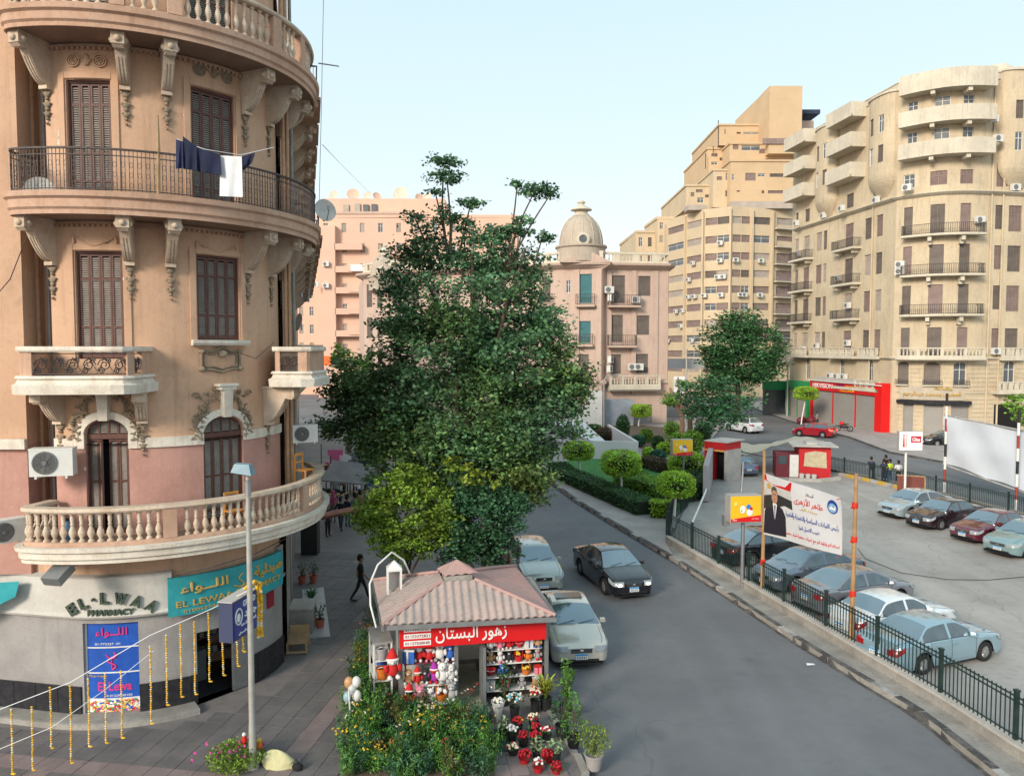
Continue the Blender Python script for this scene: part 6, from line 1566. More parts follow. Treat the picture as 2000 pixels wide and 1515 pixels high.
def plant(label, u, v, h, w, m, pot=None, leaf=.12, n=160, kind='bush', name='potted_plant', ratio=.4, z=.12, pr=.16, ph_=.28, gx=None, cat='plant', group='plants in pots around the kiosk'):
 p = gx or G(u, v, z); t = thing(name, label, cat, (p[0], p[1], z), 0, group); b0 = 0
 if pot:
  b = MB(); b.lathe([(pr*.7, 0), (pr, ph_), (pr*1.08, ph_), (pr*1.08, ph_+.03), (pr*.92, ph_+.03), (pr*.85, ph_-.04), (.01, ph_-.04)], 14); b.build('pot', pot, t, 50); b0 = ph_
 if kind == 'palm':
  vs = MB()
  for k in range(n):
   a = RN.uniform(0, 2*pi); r = w/2*RN.uniform(.4, 1); hh = h*RN.uniform(.5, .95); pts = []
   d = Vector((math.cos(a), math.sin(a), 0)); wdt = leaf
   P0 = [d*(r*f**1.2)+Vector((0, 0, b0+hh*(f-.45*f**3))) for f in (0, .3, .6, .85, 1)]; s_ = Vector((-d.y, d.x, 0))
   W_s = (.3, 1, .9, .55, .05)
   v_ = [p_+s_*wdt*.5*q_*sgn for p_, q_ in zip(P0, W_s) for sgn in (-1, 1)]; vs.add(v_, [(2*i, 2*i+1, 2*i+3, 2*i+2) for i in range(4)])
  stuff(vs.build('leaves', m, t))
 else:
  c = []
  if kind == 'cone':
   for _ in range(n): f = RN.random(); a = RN.uniform(0, 2*pi); r = w/2*(1-f*.75)*RN.uniform(.5, 1); c.append((r*math.cos(a), r*math.sin(a), b0+h*f))
  elif kind == 'stems':
   for s_ in range(7):
    a = RN.uniform(0, 2*pi); r = w/2*RN.uniform(.1, .7); hh = h*RN.uniform(.65, 1)
    for _ in range(n//7): f = RN.uniform(.25, 1); q = .13*RN.random(); aa = RN.uniform(0, 6.3); c.append((r*f*math.cos(a)+q*math.cos(aa), r*f*math.sin(a)+q*math.sin(aa), b0+hh*f))
  else:
   for _ in range(n): d = Vector((RN.gauss(0, 1), RN.gauss(0, 1), RN.gauss(0, 1))).normalized()*RN.uniform(.5, 1); c.append((d.x*w/2, d.y*w/2, b0+h/2+d.z*h/2))
  stuff(link('leaves', leaf_mesh('leaves', np.array(c), leaf, m, rng=NR, ratio=ratio, flat=.7), t))
  b = MB()
  for k in range(4): a = 1.6*k; b.tube([(0, 0, b0-.03), (.1*w*math.cos(a), .1*w*math.sin(a), b0+h*.35), (.3*w*math.cos(a), .3*w*math.sin(a), b0+h*.75)], .012, 5)
  b.build('stems', M_bark, t)
 return t
Mlg = leafmat('leaf_bright', (.10, .23, .04), .4, .45, 3); Myg = leafmat('leaf_yellowgreen', (.26, .30, .04), .4, .5, 3); Mdg = leafmat('leaf_glossy', (.03, .10, .03), .4, .35, 3); Mvg = leafmat('leaf_variegated', (.26, .36, .20), .4, .5, 5)
plant('tall yellow green grassy plant at the right front corner of the kiosk', 1066, 1385, 1.05, .9, Myg, M_blk, .05, 60, 'palm')
plant('tall bushy green plant right of the yellow green grassy one', 1105, 1400, 1.15, .85, Mlg, M_blk, .13, 320, 'stems')
plant('feathery bright green conifer near the road side', 1120, 1460, .95, .75, Mlg, M_blk, .07, 600, 'cone', ratio=.3)
plant('bush with yellowish leaves in a big grey pot at the kerb, nearest the road', 1160, 1500, .72, .78, leafmat('leaf_mix_yellow', (.15, .22, .03), .5, .5, 4), M_grey, .075, 620, 'bush', pr=.2, ph_=.3)
plant('dark leafy plant behind the red flowers, beside the glass door', 985, 1380, .8, .5, Mdg, M_blk, .13, 110, 'bush')
plant('wide green plant behind the blue and white bouquet', 1035, 1352, .95, .8, Mdg, M_blk, .04, 46, 'palm')
plant('green shrub in the middle of the pots beneath the tall bushy plant', 1098, 1440, .7, .7, Mdg, M_blk, .1, 260, 'bush')
plant('variegated plant with pale green leaves in front of the conifer', 1085, 1488, .36, .42, Mvg, M_blk, .13, 60, 'bush', pr=.11, ph_=.18)
plant('small pale leafy plant left of the red flower buckets', 982, 1440, .36, .36, Mvg, M_blk, .12, 50, 'bush', pr=.1, ph_=.16)
plant('small pale leafy plant among the front red flower buckets', 1048, 1478, .32, .34, Mvg, M_blk, .12, 46, 'bush', pr=.1, ph_=.14)
plant('thin green plant beside the far left side of the kiosk', 722, 1240, .7, .5, Mdg, M_terra, .1, 130, 'bush')
plant('young green shrub behind the left edge of the kiosk', 735, 1195, .7, .5, Mlg, None, .08, 180, 'bush')
Mrose = mat('rose_red', (.36, .006, .018), .7, .2, 12, island=.3); Mcre = mat('rose_cream', (.66, .56, .42), .7, .1, 12, island=.1); Mwro = mat('rose_white', (.68, .66, .62), .7, .1, 12, island=.1); Mblr = mat('rose_blue', (.06, .33, .48), .7, .2, 12, island=.2)
def bouquet(label, u, v, s, c1, c2, pot, tall=.35, ratio_=.3, wrap=None):
 p = G(u, v, .12); t = thing('flower_bouquet', label, 'bouquet', (p.x, p.y, .12), RN.uniform(-1, 1), 'bouquets in buckets right of the kiosk door')
 b = MB()
 if wrap: b.lathe([(.04, 0), (.07, tall*.35), (s*1.25, tall), (s*1.2, tall), (.06, tall*.4)], 9); b.build('wrapping', wrap, t)
 else: b.lathe([(.08, 0), (.12, tall*.62), (.13, tall*.62), (.11, tall*.5), (.01, tall*.5)], 12); b.build('bucket', pot, t, 50)
 b = MB()
 for k in range(int(34*(s/.16)**1.5)):
  d = Vector((RN.gauss(0, 1), RN.gauss(0, 1), abs(RN.gauss(0, 1))*.8)).normalized()*RN.uniform(.55, 1); b.mi = 1 if RN.random() < ratio_ else 0
  b.ell((d.x*s, d.y*s, tall*.95+d.z*s*.75), (.034, .034, .03), 6, 4)
 stuff(b.build('blooms', [c1, c2], t, 60))
 c = [(RN.gauss(0, s*.6), RN.gauss(0, s*.6), tall*.8+RN.uniform(0, s*.6)) for _ in range(36)]; stuff(link('foliage', leaf_mesh('foliage', np.array(c), .08, Mdg, rng=NR), t))
Mkr = mat('kraft_red', (.38, .01, .02), .6, .1)
bouquet('large bouquet of blue and white flowers in front of the right shelves', 1005, 1408, .20, Mcre, Mblr, M_blk, .6, .35)
bouquet('bouquet of cream roses over red ones in front of the right shelves', 1045, 1392, .17, Mrose, Mcre, M_blk, .55, .45)
bouquet('white bouquet wrapped in grey paper beside the doorway', 973, 1412, .14, Mwro, Mcre, None, .55, .3, M_acw)
bouquet('round basket of cream flowers beneath the cream and red bouquet', 1043, 1424, .14, Mcre, Mrose, M_blk, .3, .1)
bouquet('red flowers with yellow in a bucket under the blue bouquet', 1011, 1430, .14, Mrose, Mfl[0], M_blk, .28, .2)
bouquet('white chrysanthemums left of the red roses', 1000, 1446, .14, Mwro, Mwro, M_blk, .28, .1)
bouquet('red roses in the middle row, second from the left', 1022, 1456, .13, Mrose, Mrose, M_blk, .25)
bouquet('red roses in the middle row, third from the left', 1046, 1455, .13, Mrose, Mrose, M_blk, .25)
bouquet('small red bucket under the basket of cream flowers', 1045, 1436, .12, Mrose, Mrose, M_blk, .22)
bouquet('white topped red bouquet beside the road side plants', 1067, 1446, .13, Mrose, Mwro, M_blk, .28, .4)
bouquet('cream and red bouquet at the left of the front row', 1002, 1474, .13, Mcre, Mrose, M_blk, .2, .35)
bouquet('tight red bouquet in the front row beside the green mat', 1024, 1490, .15, Mrose, Mrose, Mkr, .2)
bouquet('wide red bouquet at the right of the front row', 1070, 1488, .14, Mrose, Mrose, Mkr, .2)
bouquet('red bucket with white flowers nearest to the camera', 1051, 1508, .11, Mrose, Mwro, Mkr, .24, .45)
bouquet('low red bouquet at the right end nearest to the camera', 1087, 1510, .12, Mrose, Mrose, Mkr, .18, .1)
mb = MB(); a = [G(880, 1412, .13), G(955, 1432, .13), G(968, 1416, .13), G(895, 1400, .13)]
mb = MB(); mb.prism([(p.x, p.y) for p in (G(893, 1423), G(958, 1428), G(962, 1410), G(900, 1407))], .12, .20); tag(mb.build('door_step', M_blk), 'black rubber covered step at the kiosk door', 'step')
mb = MB(); mb.prism([(p.x, p.y) for p in (G(945, 1478), G(1008, 1478), G(985, 1434), G(942, 1434))], .12, .135); tag(mb.build('door_mat', mat('green_carpet', (.03, .07, .05), .95, .2, 10, bump=.5)), 'dark green carpet mat in front of the kiosk door', 'mat')
kp = struct(MB().box((.3, 16.2, .11), (.4, .3, .01)).build('entrance_paving', M_tile_p))
for i in range(4):
 for j in range(6):
  p = G(985, 1510); x, y = p.x-.15+i*.40+j*.07, p.y+.3-j*.40
  mb = MB(); mb.box((x, y, .13), (.385, .385, .02), KR); mb.build('tile', M_tile_p if (i+j) % 3 else M_tile_g, kp)
t = thing('balloon_stand', 'white post holding the balloon bunch beside the shrub bed', 'stand', G(682, 1425, .12)); mb = MB(); mb.tube([(0, 0, 0), (.02, 0, .55), (0, 0, .95)], .02, 6); mb.build('pole', M_wpaint, t); mb = MB(); mb.lathe([(.12, 0), (.12, .04), (.03, .06)], 12); mb.build('base', M_wpaint, t)
for u, v, c, l in ((681, 1332, cO, 'orange balloon at the left of the bunch'), (696, 1331, cW, 'white balloon at the top right of the bunch'), (679, 1360, cB, 'pale blue balloon at the lower left of the bunch'), (697, 1358, cW, 'white balloon at the lower right of the bunch'), (688, 1345, cG, 'silver balloon in the middle of the bunch')):
 p = PY(u, v, 17.7+RN.uniform(-.1, .1)); t = thing('balloon', l, 'balloon', p, 0, 'balloons beside the shrub bed'); mb = MB(); mb.ell((0, 0, 0), (.11, .11, .14), 12, 8); mb.lathe([(.01, -.16), (.03, -.135)], 6); mb.build('envelope', mat('bal'+l[:6], {cO: (.55, .3, .14), cW: (.66, .64, .6), cB: (.30, .45, .55), cG: (.5, .5, .5)}[c], .25, .05), t, 60); q = G(682, 1425, .12); mb = MB(); mb.tube([(0, 0, -.15), (q.x-p.x, q.y-p.y, 1.0-p.z)], .004, 4); mb.build('string', M_wpaint, t)
t_ = plant('low green bush with pink flowers around the foot of the lamp post', 480, 1540, .55, 1.25, [leafmat('leaf_fresh_green', (.085, .16, .022))][0], None, .085, 1500, 'bush', gx=(-5.85, 15.85, .12), cat='bush')
F = np.array([(RN.gauss(0, .4), RN.gauss(0, .3), .45+RN.uniform(-.1, .12)) for _ in range(26)]); stuff(link('pink_flowers', leaf_mesh('pink_flowers', np.repeat(F, 4, axis=0)+NR.normal(size=(len(F)*4, 3))*.015, .06, mat('petal_magenta', (.55, .05, .28), .7), rng=NR, ratio=.9), t_))
for i, (u, v, c, l) in enumerate(((477, 1446, cR, 'small red and white toy left of the lamp post foot'), (507, 1457, cO, 'orange and yellow toy right of the lamp post foot'), (496, 1474, cB, 'blue pinwheel toy by the lamp post'), (505, 1484, cG, 'green paper toy by the lamp post'), (498, 1497, cM, 'pink toy at the bottom of the lamp post'))):
 p = PY(u, v, 16.0+i*.03); t = thing('toy', l, 'toy', p, RN.uniform(-1, 1), 'toys at the lamp post'); mm = {cG: mat('felt_green', (.05, .42, .16), .8)}.get(c, c)
 b = MB(); b.lathe([(.005, -.13), (.07, 0), (.05, .08), (.005, .13)], 7); b.build('body', mm, t); b = MB(); b.ell((0, 0, .14), (.045, .045, .045), 8, 5); b.build('head', cY if c == cO else cW, t, 60); b = MB(); b.tube([(0, 0, -.12), (0, .05, -.5)], .01, 5); b.build('stick', M_wood, t)
# garden across the road
lawn = [G(1132, 900), G(1185, 925), G(1235, 955), G(1270, 975), G(1330, 975), G(1330, 905), G(1260, 880), G(1180, 880)]
sheet('lawn', [G(1095, 905), G(1150, 955), G(1230, 995), G(1310, 1012), G(1345, 990), G(1350, 930), G(1270, 895), G(1160, 893)], .15, M_grass)
sheet('soil_bed', [G(1210, 862), G(1290, 895), G(1362, 905), G(1370, 870), G(1330, 840), G(1200, 828), G(1130, 832)], .15, M_soil)
Mhl = leafmat('hedge_lime', (.32, .50, .05), .4, .5, 2); Mhd = leafmat('hedge_dark', (.05, .12, .04), .45, .5, 1.5); Mhb = leafmat('hedge_brown', (.12, .075, .05), .45, .6, 1.5); Mhm = leafmat('hedge_mid', (.18, .34, .05), .45, .5, 1.5); Mht = leafmat('hedge_teal', (.05, .16, .10), .4, .5, 2)
def boxcloud(path, s0, s1, w, h, z, n, rnd=.05):
 out = []
 for _ in range(n):
  s = RN.uniform(s0, s1); f = RN.random();
  if f < .42: d, zz = RN.uniform(-w/2, w/2), h*RN.uniform(.93, 1.03)
  else: d, zz = RN.choice((-1, 1))*w/2*RN.uniform(.9, 1.03), RN.uniform(.05, h)
  p = path.pos(s, d, z+zz); out.append((p.x+RN.gauss(0, rnd), p.y+RN.gauss(0, rnd), p.z+RN.gauss(0, rnd*.6)))
 return np.array(out)
def hedge(label, pts, w, h, m, n, leaf=.11, group='clipped hedges of the garden', z=.14):
 P = Path([(p[0], p[1]) for p in pts]); t = thing('hedge', label, 'hedge', (0, 0, 0), 0, group)
 stuff(link('foliage', leaf_mesh('foliage', boxcloud(P, 0, P.L, w, h, z, n), leaf, m, rng=NR), t))
 mb = MB(); sweep(mb, P, rect(-w*.42, w*.42, z, z+h*.9), .05, P.L-.05, .8); mb.build('dark_core', mat('hedge_inside', (.02, .035, .015), .9, .3, 3), t)  # solid dark core stands in for shade inside the hedge
 return t
hp = RKP
def roff(s0, s1, d, n=8): return [tuple(hp.pos(s0+(s1-s0)*k/n, d)[:2]) for k in range(n+1)]
sA, sB = hp.s_at(1090, 0, -1.9, 0, hp.L*.6), hp.s_at(1265, 0, -1.9, 0, hp.L*.7)
hedge('long dark low hedge along the kerb side path of the garden', [G(1085, 925), G(1110, 942), G(1160, 965), G(1205, 985), G(1262, 1010)], 1.3, .75, Mhd, 9000, .12)
hedge('bright topped hedge running behind the long dark one', [G(1218, 945), G(1260, 968), G(1310, 985)], 1.6, .95, Mhm, 5200, .12)
hedge('short lime hedge beside the leaning whitewashed trunk', [G(1270, 1012), G(1312, 1014)], 1.0, .8, Mhl, 1800, .11)
hedge('grey brown hedge curving behind the topiary trees', [G(1262, 915), G(1295, 925), G(1330, 930)], 1.2, .8, Mhb, 2600, .12)
hedge('dark hedge at the lane side behind the yellow lightbox', [G(1318, 985), G(1355, 975), G(1366, 945)], 1.1, 1.1, Mhd, 2600, .12)
def topiary(label, base, u, v, ru, rv, m, trunkm=None, lean=0):
 b = G(*base, .14); t = thing('topiary_tree', label, 'topiary tree', b, 0, 'clipped topiary trees'); c = PY(u, v, b.y+.1); k = b.y/1500; rx, rz = ru*k, rv*k
 n = int(3600*rx*rz+1500); out = []
 for _ in range(n):
  d = Vector((RN.gauss(0, 1), RN.gauss(0, 1), RN.gauss(0, 1))).normalized()
  q = Vector([math.copysign(abs(a)**.72, a) for a in d])*RN.uniform(.86, 1.05); out.append((c.x-b.x+q.x*rx, c.y-b.y+q.y*rx, c.z-b.z+q.z*rz))
 stuff(link('crown', leaf_mesh('crown', np.array(out), .13, m, rng=NR), t))
 mb = MB(); mb.ell((c.x-b.x, c.y-b.y, c.z-b.z), (rx*.72, rx*.72, rz*.70), 12, 8); mb.build('dark_core', MATS['hedge_inside'], t)  # dark ball painted as the shade within the crown
 mb = MB(); mb.tube([(0, 0, -.05), (.03, 0, .5), (c.x-b.x, c.y-b.y, c.z-b.z-rz*.7)], [.085, .075, .06], 8); mb.build('trunk', trunkm or M_wpaint, t, 60)
topiary('drum shaped topiary tree with shaded side at the far left of the lawn', (1132, 928), 1129, 880, 31, 18, Mhl)
topiary('largest lime green topiary tree in the middle of the lawn', (1213, 970), 1213, 904, 39, 25, Mhl)
topiary('lime green topiary tree on the whitewashed leaning trunk by the railing', (1315, 1028), 1320, 946, 36, 25, Mhl)
topiary('topiary cushion right behind the yellow lightbox', (1340, 945), 1340, 905, 34, 24, Mhl)
topiary('flat topped topiary tree before the building with the grey tarpaulin', (1247, 832), 1252, 802, 20, 13, Mhl)
topiary('lime topiary street tree at the green shop front', (1520, 806), 1518, 765, 23, 13, Mhl)
topiary('lime topiary street tree before the red shop sign', (1565, 828), 1574, 768, 22, 13, Mhl)
shr = [(1185, 850, 26, 14, Mhb, 'wide brown shrub by the low white wall'), (1216, 838, 14, 26, Mhd, 'dark upright shrub behind the garden'), (1245, 862, 16, 12, Mht, 'bluish green round shrub'), (1262, 852, 14, 14, Mhm, 'mid green round shrub behind the bluish one'), (1226, 866, 14, 10, Mhd, 'low dark shrub left of the bluish one'),
  (1266, 888, 12, 13, Mhl, 'pale lime ball shrub at the front of the soil bed'), (1285, 892, 16, 13, Mht, 'dark teal ball shrub beside the pale lime ball'), (1300, 876, 18, 12, Mhl, 'bright lime spreading shrub'), (1285, 866, 13, 14, Mhd, 'spiky dark plant in the soil bed'), (1322, 862, 20, 16, Mhm, 'green shrub under the pruned tree'),
  (1283, 905, 12, 8, Mhd, 'small dark ball shrub near the path'), (1352, 868, 22, 26, Mhm, 'tall green shrub left of the red kiosk'), (1372, 850, 18, 22, Mhd, 'dark shrub behind the tall green one'), (1160, 838, 20, 9, Mhd, 'low dark shrub at the end of the white wall'), (1312, 840, 16, 16, Mhm, 'bushy shrub behind the pruned trunk')]
for u, v, ru, rv, m, l in shr:
 b = G(u, v+rv*.85, .14); k = b.y/1500; t = thing('shrub', l, 'shrub', b, 0, 'shrubs of the garden'); rx, rz = ru*k, rv*k; n = int(700+1500*rx*rz); out = []
 for _ in range(n): d = Vector((RN.gauss(0, 1), RN.gauss(0, 1), RN.gauss(0, 1))).normalized()*RN.uniform(.7, 1.05); out.append((d.x*rx, d.y*rx*.8, rz+d.z*rz))
 stuff(link('foliage', leaf_mesh('foliage', np.array(out), .17, m, rng=NR), t)); mb = MB(); mb.ell((0, 0, rz*.9), (rx*.62, rx*.5, rz*.62), 9, 6); mb.build('dark_core', MATS['hedge_inside'], t)  # dark ball inside for painted shade between the leaves
p = [G(1155, 898), G(1243, 898), G(1186, 872), G(1098, 860)]
a, b, c, d = G(1157, 899), G(1244, 901), G(1196, 868), G(1080, 848)
Wq = Path([(a.x, a.y), (b.x, b.y), (c.x-.6, c.y+2), (d.x, d.y)])
wl = thing('low_white_wall', 'low white walled enclosure between the tree and the garden', 'wall'); hW = zat(b.x, b.y, 862)
for (p0, p1, nm) in ((a, b, 'wall_front'), (b, Vector((c.x, c.y+3, 0)), 'wall_side'), (a, Vector((d.x-1, d.y+2, 0)), 'wall_side')):
 mb = MB(); q = (p1-p0); L = q.length; mb.bx(0, L, -.1, .1, .14, hW, M=Matrix.Translation((p0.x, p0.y, 0)) @ Matrix.Rotation(math.atan2(q.y, q.x), 4, 'Z')); mb.build(nm, mat('render_white', (.74, .72, .73), .8, .06, 1, dirt=.2, dirtc=(.35, .33, .33)), wl)
mb = MB(); mb.prism([(a.x+.1, a.y+.1), (b.x-.1, b.y+.1), (c.x-.1, c.y+3), (d.x-.8, d.y+2)], .14, .17); mb.build('grey_floor', M_conc, wl)
mb = MB(); c2 = Vector((c.x, c.y+3, 0)); d2 = Vector((d.x-1, d.y+2, 0))
mb.prism([tuple((a.lerp(b, .0))[:2]), tuple(a.lerp(b, .3)[:2]), tuple((c2.lerp(d2, .35))[:2]), tuple(d2[:2])], hW-.12, hW-.04); mb.build('roof_slab', MATS['render_white'], wl)
pt = G(1330, 868, .14); t = thing('pruned_tree', 'pruned tree with stubby bare pinkish limbs behind the garden lightbox', 'tree', pt); k = pt.y/1500
mb = MB(); mb.tube([(0, 0, 0), (.1, 0, 1.8), (.0, 0, 3.0)], [.28, .24, .2], 8)
for e, r in (((-1.6, 0, 4.6), .1), ((-1.0, .3, 5.2), .11), ((1.3, 0, 4.2), .13), ((2.6, .2, 4.7), .1), ((.5, -.3, 5.0), .12), ((-.3, .2, 6.2), .07)): limb(mb, (0, 0, 2.8), e, .17, r, .12)
mb.build('trunk', mixmat('pruned_bark', (.36, .22, .16), (.26, .15, .11), 4, .4, .6), t, 60)
stuff(link('crown', leaf_mesh('crown', clumps([(-.8, 0, 4.2, .9, .9, .8), (.3, 0, 5.6, .7, .7, .5)], 4, .4, 24), .2, Mhm, rng=NR), t))
def tree(label, base, lobes, m, leaf, per, cr_, leaves, h0, rt, name='street_tree', trm=None, group=None):
 t = thing(name, label, 'tree', base, 0, group); b = Vector(base); C = clumps(lobes, per, cr_, leaves)-np.array(b); stuff(link('crown', leaf_mesh('crown', C, leaf, m, rng=NR, ratio=.6), t))
 mb = MB(); mb.tube([(0, 0, -.1), (.1, 0, h0*.5), (0, 0, h0)], [rt, rt*.8, rt*.65], 8)
 for l in lobes: limb(mb, (0, 0, h0*.95), Vector(l[:3])-b, rt*.45, rt*.1)
 mb.build('trunk', trm or M_bark, t, 60); return t
b = G(1395, 882, .1); Y1 = b.y-2
Mt2 = leafmat('leaf_acacia', (.055, .16, .065), .5, .5, .5)
tree('dark feathery tree leaning over the red kiosk and the white car', (b.x-1.5, b.y+3, .1), [lobe(1370, 790, 38, 38, Y1), lobe(1400, 760, 40, 35, Y1), lobe(1430, 800, 42, 28, Y1), lobe(1395, 815, 45, 25, Y1), lobe(1460, 775, 22, 20, Y1+1), lobe(1350, 760, 25, 25, Y1)], Mt2, .3, 1.1, .8, 26, 3.5, .3)
b = G(1440, 800, .1); Y2 = 96
tree('big rounded tree before the yellow stepped building', (PY(1440, 780, Y2).x, Y2, .1), [lobe(1440, 640, 45, 35, Y2), lobe(1480, 670, 45, 45, Y2), lobe(1410, 670, 40, 40, Y2), lobe(1450, 710, 70, 40, Y2), lobe(1495, 715, 30, 35, Y2), lobe(1395, 700, 25, 22, Y2), lobe(1430, 740, 50, 25, Y2)], leafmat('leaf_round_tree', (.055, .15, .055), .5, .5, .3), .42, .85, 1.1, 30, 5, .4)
tree('green tree peeping behind the left edge of the big street tree', (PY(680, 760, 60).x, 60, .1), [lobe(665, 700, 24, 22, 60), lobe(700, 715, 30, 22, 60), lobe(690, 745, 30, 20, 60)], Mhm, .3, 1.3, .6, 24, 4, .2)
tree('small tree at the right edge before the dark shop', (PY(1988, 850, 62).x, 62, .1), [lobe(1990, 790, 22, 20, 62), lobe(2005, 812, 20, 18, 62)], Mhm, .3, 1.6, .5, 24, 2.5, .15)
a = G(1382, 978, .14); mb = MB(); w0 = G(1378, 982, 0); w1 = G(1388, 935, 0); q = w1-w0
mb.bx(0, q.length, -.16, .16, .1, 2.2, M=Matrix.Translation((w0.x, w0.y, 0)) @ Matrix.Rotation(math.atan2(q.y, q.x), 4, 'Z')); tag(mb.build('stub_wall', mat('lilac_grey', (.34, .32, .34), .8, .1, 2)), 'thick grey stub wall at the end of the garden railing', 'wall')
mb = MB(); mb.tube([G(1352, 1020, .2), G(1352, 1020, .9), G(1378, 960, 1.3), G(1380, 950, .3)], .05, 6); tag(mb.build('barrier_rail', M_wpaint, None, 60), 'bent white pipe rail beside the stub wall', 'rail')
# lightbox signs
M_ye = mat('ad_yellow', (.78, .48, .02), .35, .08, 2)
def lightbox(label, u0, u1, v0, v1, base, rz, dep=.45, pm=M_metal, ybase=None, box_front=M_ye, hp_=None, name='lightbox_sign'):
 b = G(*base, .1); Y = b.y-.25; p0, p1 = PY(u0, v0, Y), PY(u1, v0, Y); w = (p1.x-p0.x)/math.cos(rz); zt, zb = p0.z, PY(u0, v1, Y).z; h = zt-zb; cx = (p0.x+p1.x)/2
 t = thing(name, label, 'sign', (b.x, b.y, .1)); R = Matrix.Translation((cx-b.x, -.25, zb-.1)) @ Matrix.Rotation(rz, 4, 'Z')
 mb = MB(); mb.bx(-w/2, w/2, 0, dep, 0, h, M=R); mb.build('casing', mat('casing_grey', (.36, .35, .34), .6, .12, 3, dirt=.3), t)
 mb = MB(); mb.bx(-w/2+.03, w/2-.03, -.02, -.003, .03, h-.03, M=R); mb.build('face_panel', box_front, t)
 mb = MB(); mb.tube([(0, .05, 0), (0, .05, zb-.1)], .07, 10); mb.build('pole', pm, t, 50)
 return t, R, w, h, (b, zt)
def ad_art(t, R, w, h):
 """red ground band, blue and white rounded figures, white circle – a plain generic advert"""
 mb = MB(); mb.add([(-w/2+.03, -.026, .03), (w/2-.03, -.026, .03), (w/2-.03, -.026, h*.27), (-w/2+.03, -.026, h*.14)], [(0, 1, 2, 3)], R); mb.build('red_band', M_red, t)
 for x, z, rx, rz_, m in ((.08, .58, .07, .10, mat('ad_blue', (.02, .2, .6), .4)), (-.1, .48, .09, .15, M_wht), (.12, .38, .10, .14, M_wht), (.15, .50, .06, .08, M_red), (-.32, .68, .05, .08, mat('ad_paleyellow', (.8, .65, .2), .4)), (-.13, .46, .05, .09, mat('ad_green', (.25, .5, .1), .4))):
  q = MB(); q.ell((x*w, -.03, z*h), (rx*w, .012, rz_*h), 12, 6, None); q.v = [tuple(R @ Vector(v)) for v in q.v]; q.build('ad_figure', m, t, 60)
 o = letters('Go', M_wht, t, R @ Vector((-w*.36, -.032, h*.11)), 0, w*.14, h*.07, .003)
 o = letters('every day', M_wht, t, R @ Vector((w*.25, -.032, h*.14)), 0, w*.3, h*.05, .003)
t, R, w, h, bb = lightbox('big yellow and red advertising lightbox on the pole beside the white banner', 1425, 1489, 967, 1020, (1450, 1152), .12); ad_art(t, R, w, h)
mb = MB(); mb.tube([(0, .3, bb[1]-.1), (.05, .3, zat(bb[0].x, bb[0].y, 905)-.1)], [.05, .035], 8); mb.build('upper_pole', M_metal, t); mb = MB(); mb.box((-w*.5, .2, (bb[1]-h)-.12), (.2, .3, .4)); mb.build('meter_box', M_metal, t)
t, R, w, h, bb = lightbox('smaller yellow lightbox rising over the garden topiary', 1313, 1354, 858, 890, (1335, 955), .1); ad_art(t, R, w, h)
t, R, w, h, bb = lightbox('white lightbox sign reading Oles with red figure on a tall pole in the lot', 1756, 1803, 842, 880, (1768, 965), 0, .25, M_wpaint, box_front=M_wht)
mb = MB(); mb.bx(w*.0, w*.42, -.03, -.022, h*.42, h*.75, M=R); mb.build('red_plate', mat('logo_red', (.55, .02, .05), .4), t); letters('Oles', M_wht, t, R @ Vector((w*.21, -.034, h*.58)), 0, w*.32, h*.2, .003, .03)
for x in (-.3, -.2): q = MB(); q.box((x*w, -.03, h*.45), (w*.08, .01, h*.5), M=R, taper=.5); q.box((x*w, -.03, h*.78), (w*.05, .01, h*.1), M=R); q.build('red_figure', M_red if x < -.25 else mat('figure_pale', (.6, .45, .4), .6), t)
# campaign banner on timber poles
M_timb = mixmat('timber', (.42, .25, .12), (.32, .19, .09), 5, .4, .6, c3=(.22, .13, .07))
M_tie = mat('red_tie', (.60, .03, .01), .7, .1, 8)
pl, pr = G(1488, 1165, .16), G(1662, 1268, .16)
for (p, v, l, ties) in ((pl, 880, 'left timber pole holding the white campaign banner', (.1, 1.2)), (pr, 925, 'right timber pole holding the white campaign banner with red ties', (.15, 1.6, 3.2, 4.2))):
 t = thing('timber_pole', l, 'pole', p, 0, 'timber poles of the banner'); H = zat(p.x, p.y, v)-.16; mb = MB(); mb.tube([(0, 0, -.1), (.02, 0, H*.5), (.04 if p is pr else 0, 0, H)], [.07, .065, .055], 8); mb.build('pole_shaft', M_timb, t, 60)
 for z in ties:
  mb = MB(); mb.lathe([(.085, 0), (.095, .05), (.085, .16)], 8, c=(.02, 0, z)); mb.box((-.06, -.05, z+.02), (.12, .05, .05), .4); mb.build('rag_tie', M_tie, t, 60)
ba, bb_ = Vector((pl.x+.02, pl.y-.02, 0)), Vector((pr.x-.16, pr.y+.42, 0)); bd = bb_-ba; BWd = bd.length; brz = math.atan2(bd.y, bd.x)
zTL, zBL, zTR, zBR = zat(pl.x, pl.y, 923), zat(pl.x, pl.y, 1042), zat(bb_.x, bb_.y, 973), zat(bb_.x, bb_.y, 1084)
bt = thing('campaign_banner', 'white Egyptian campaign banner with flag, man in suit and Arabic lines over the parked cars', 'banner', (ba.x, ba.y, 0), brz)
def BP_(x, y, off=0):       # x 0..1 left to right, y 0..1 bottom to top
 z = (zBL*(1-x)+zBR*x)*(1-y)+(zTL*(1-x)+zTR*x)*y
 return Vector((x*BWd, -.02-off+.05*math.sin(x*7)*math.sin(y*3+1), z))
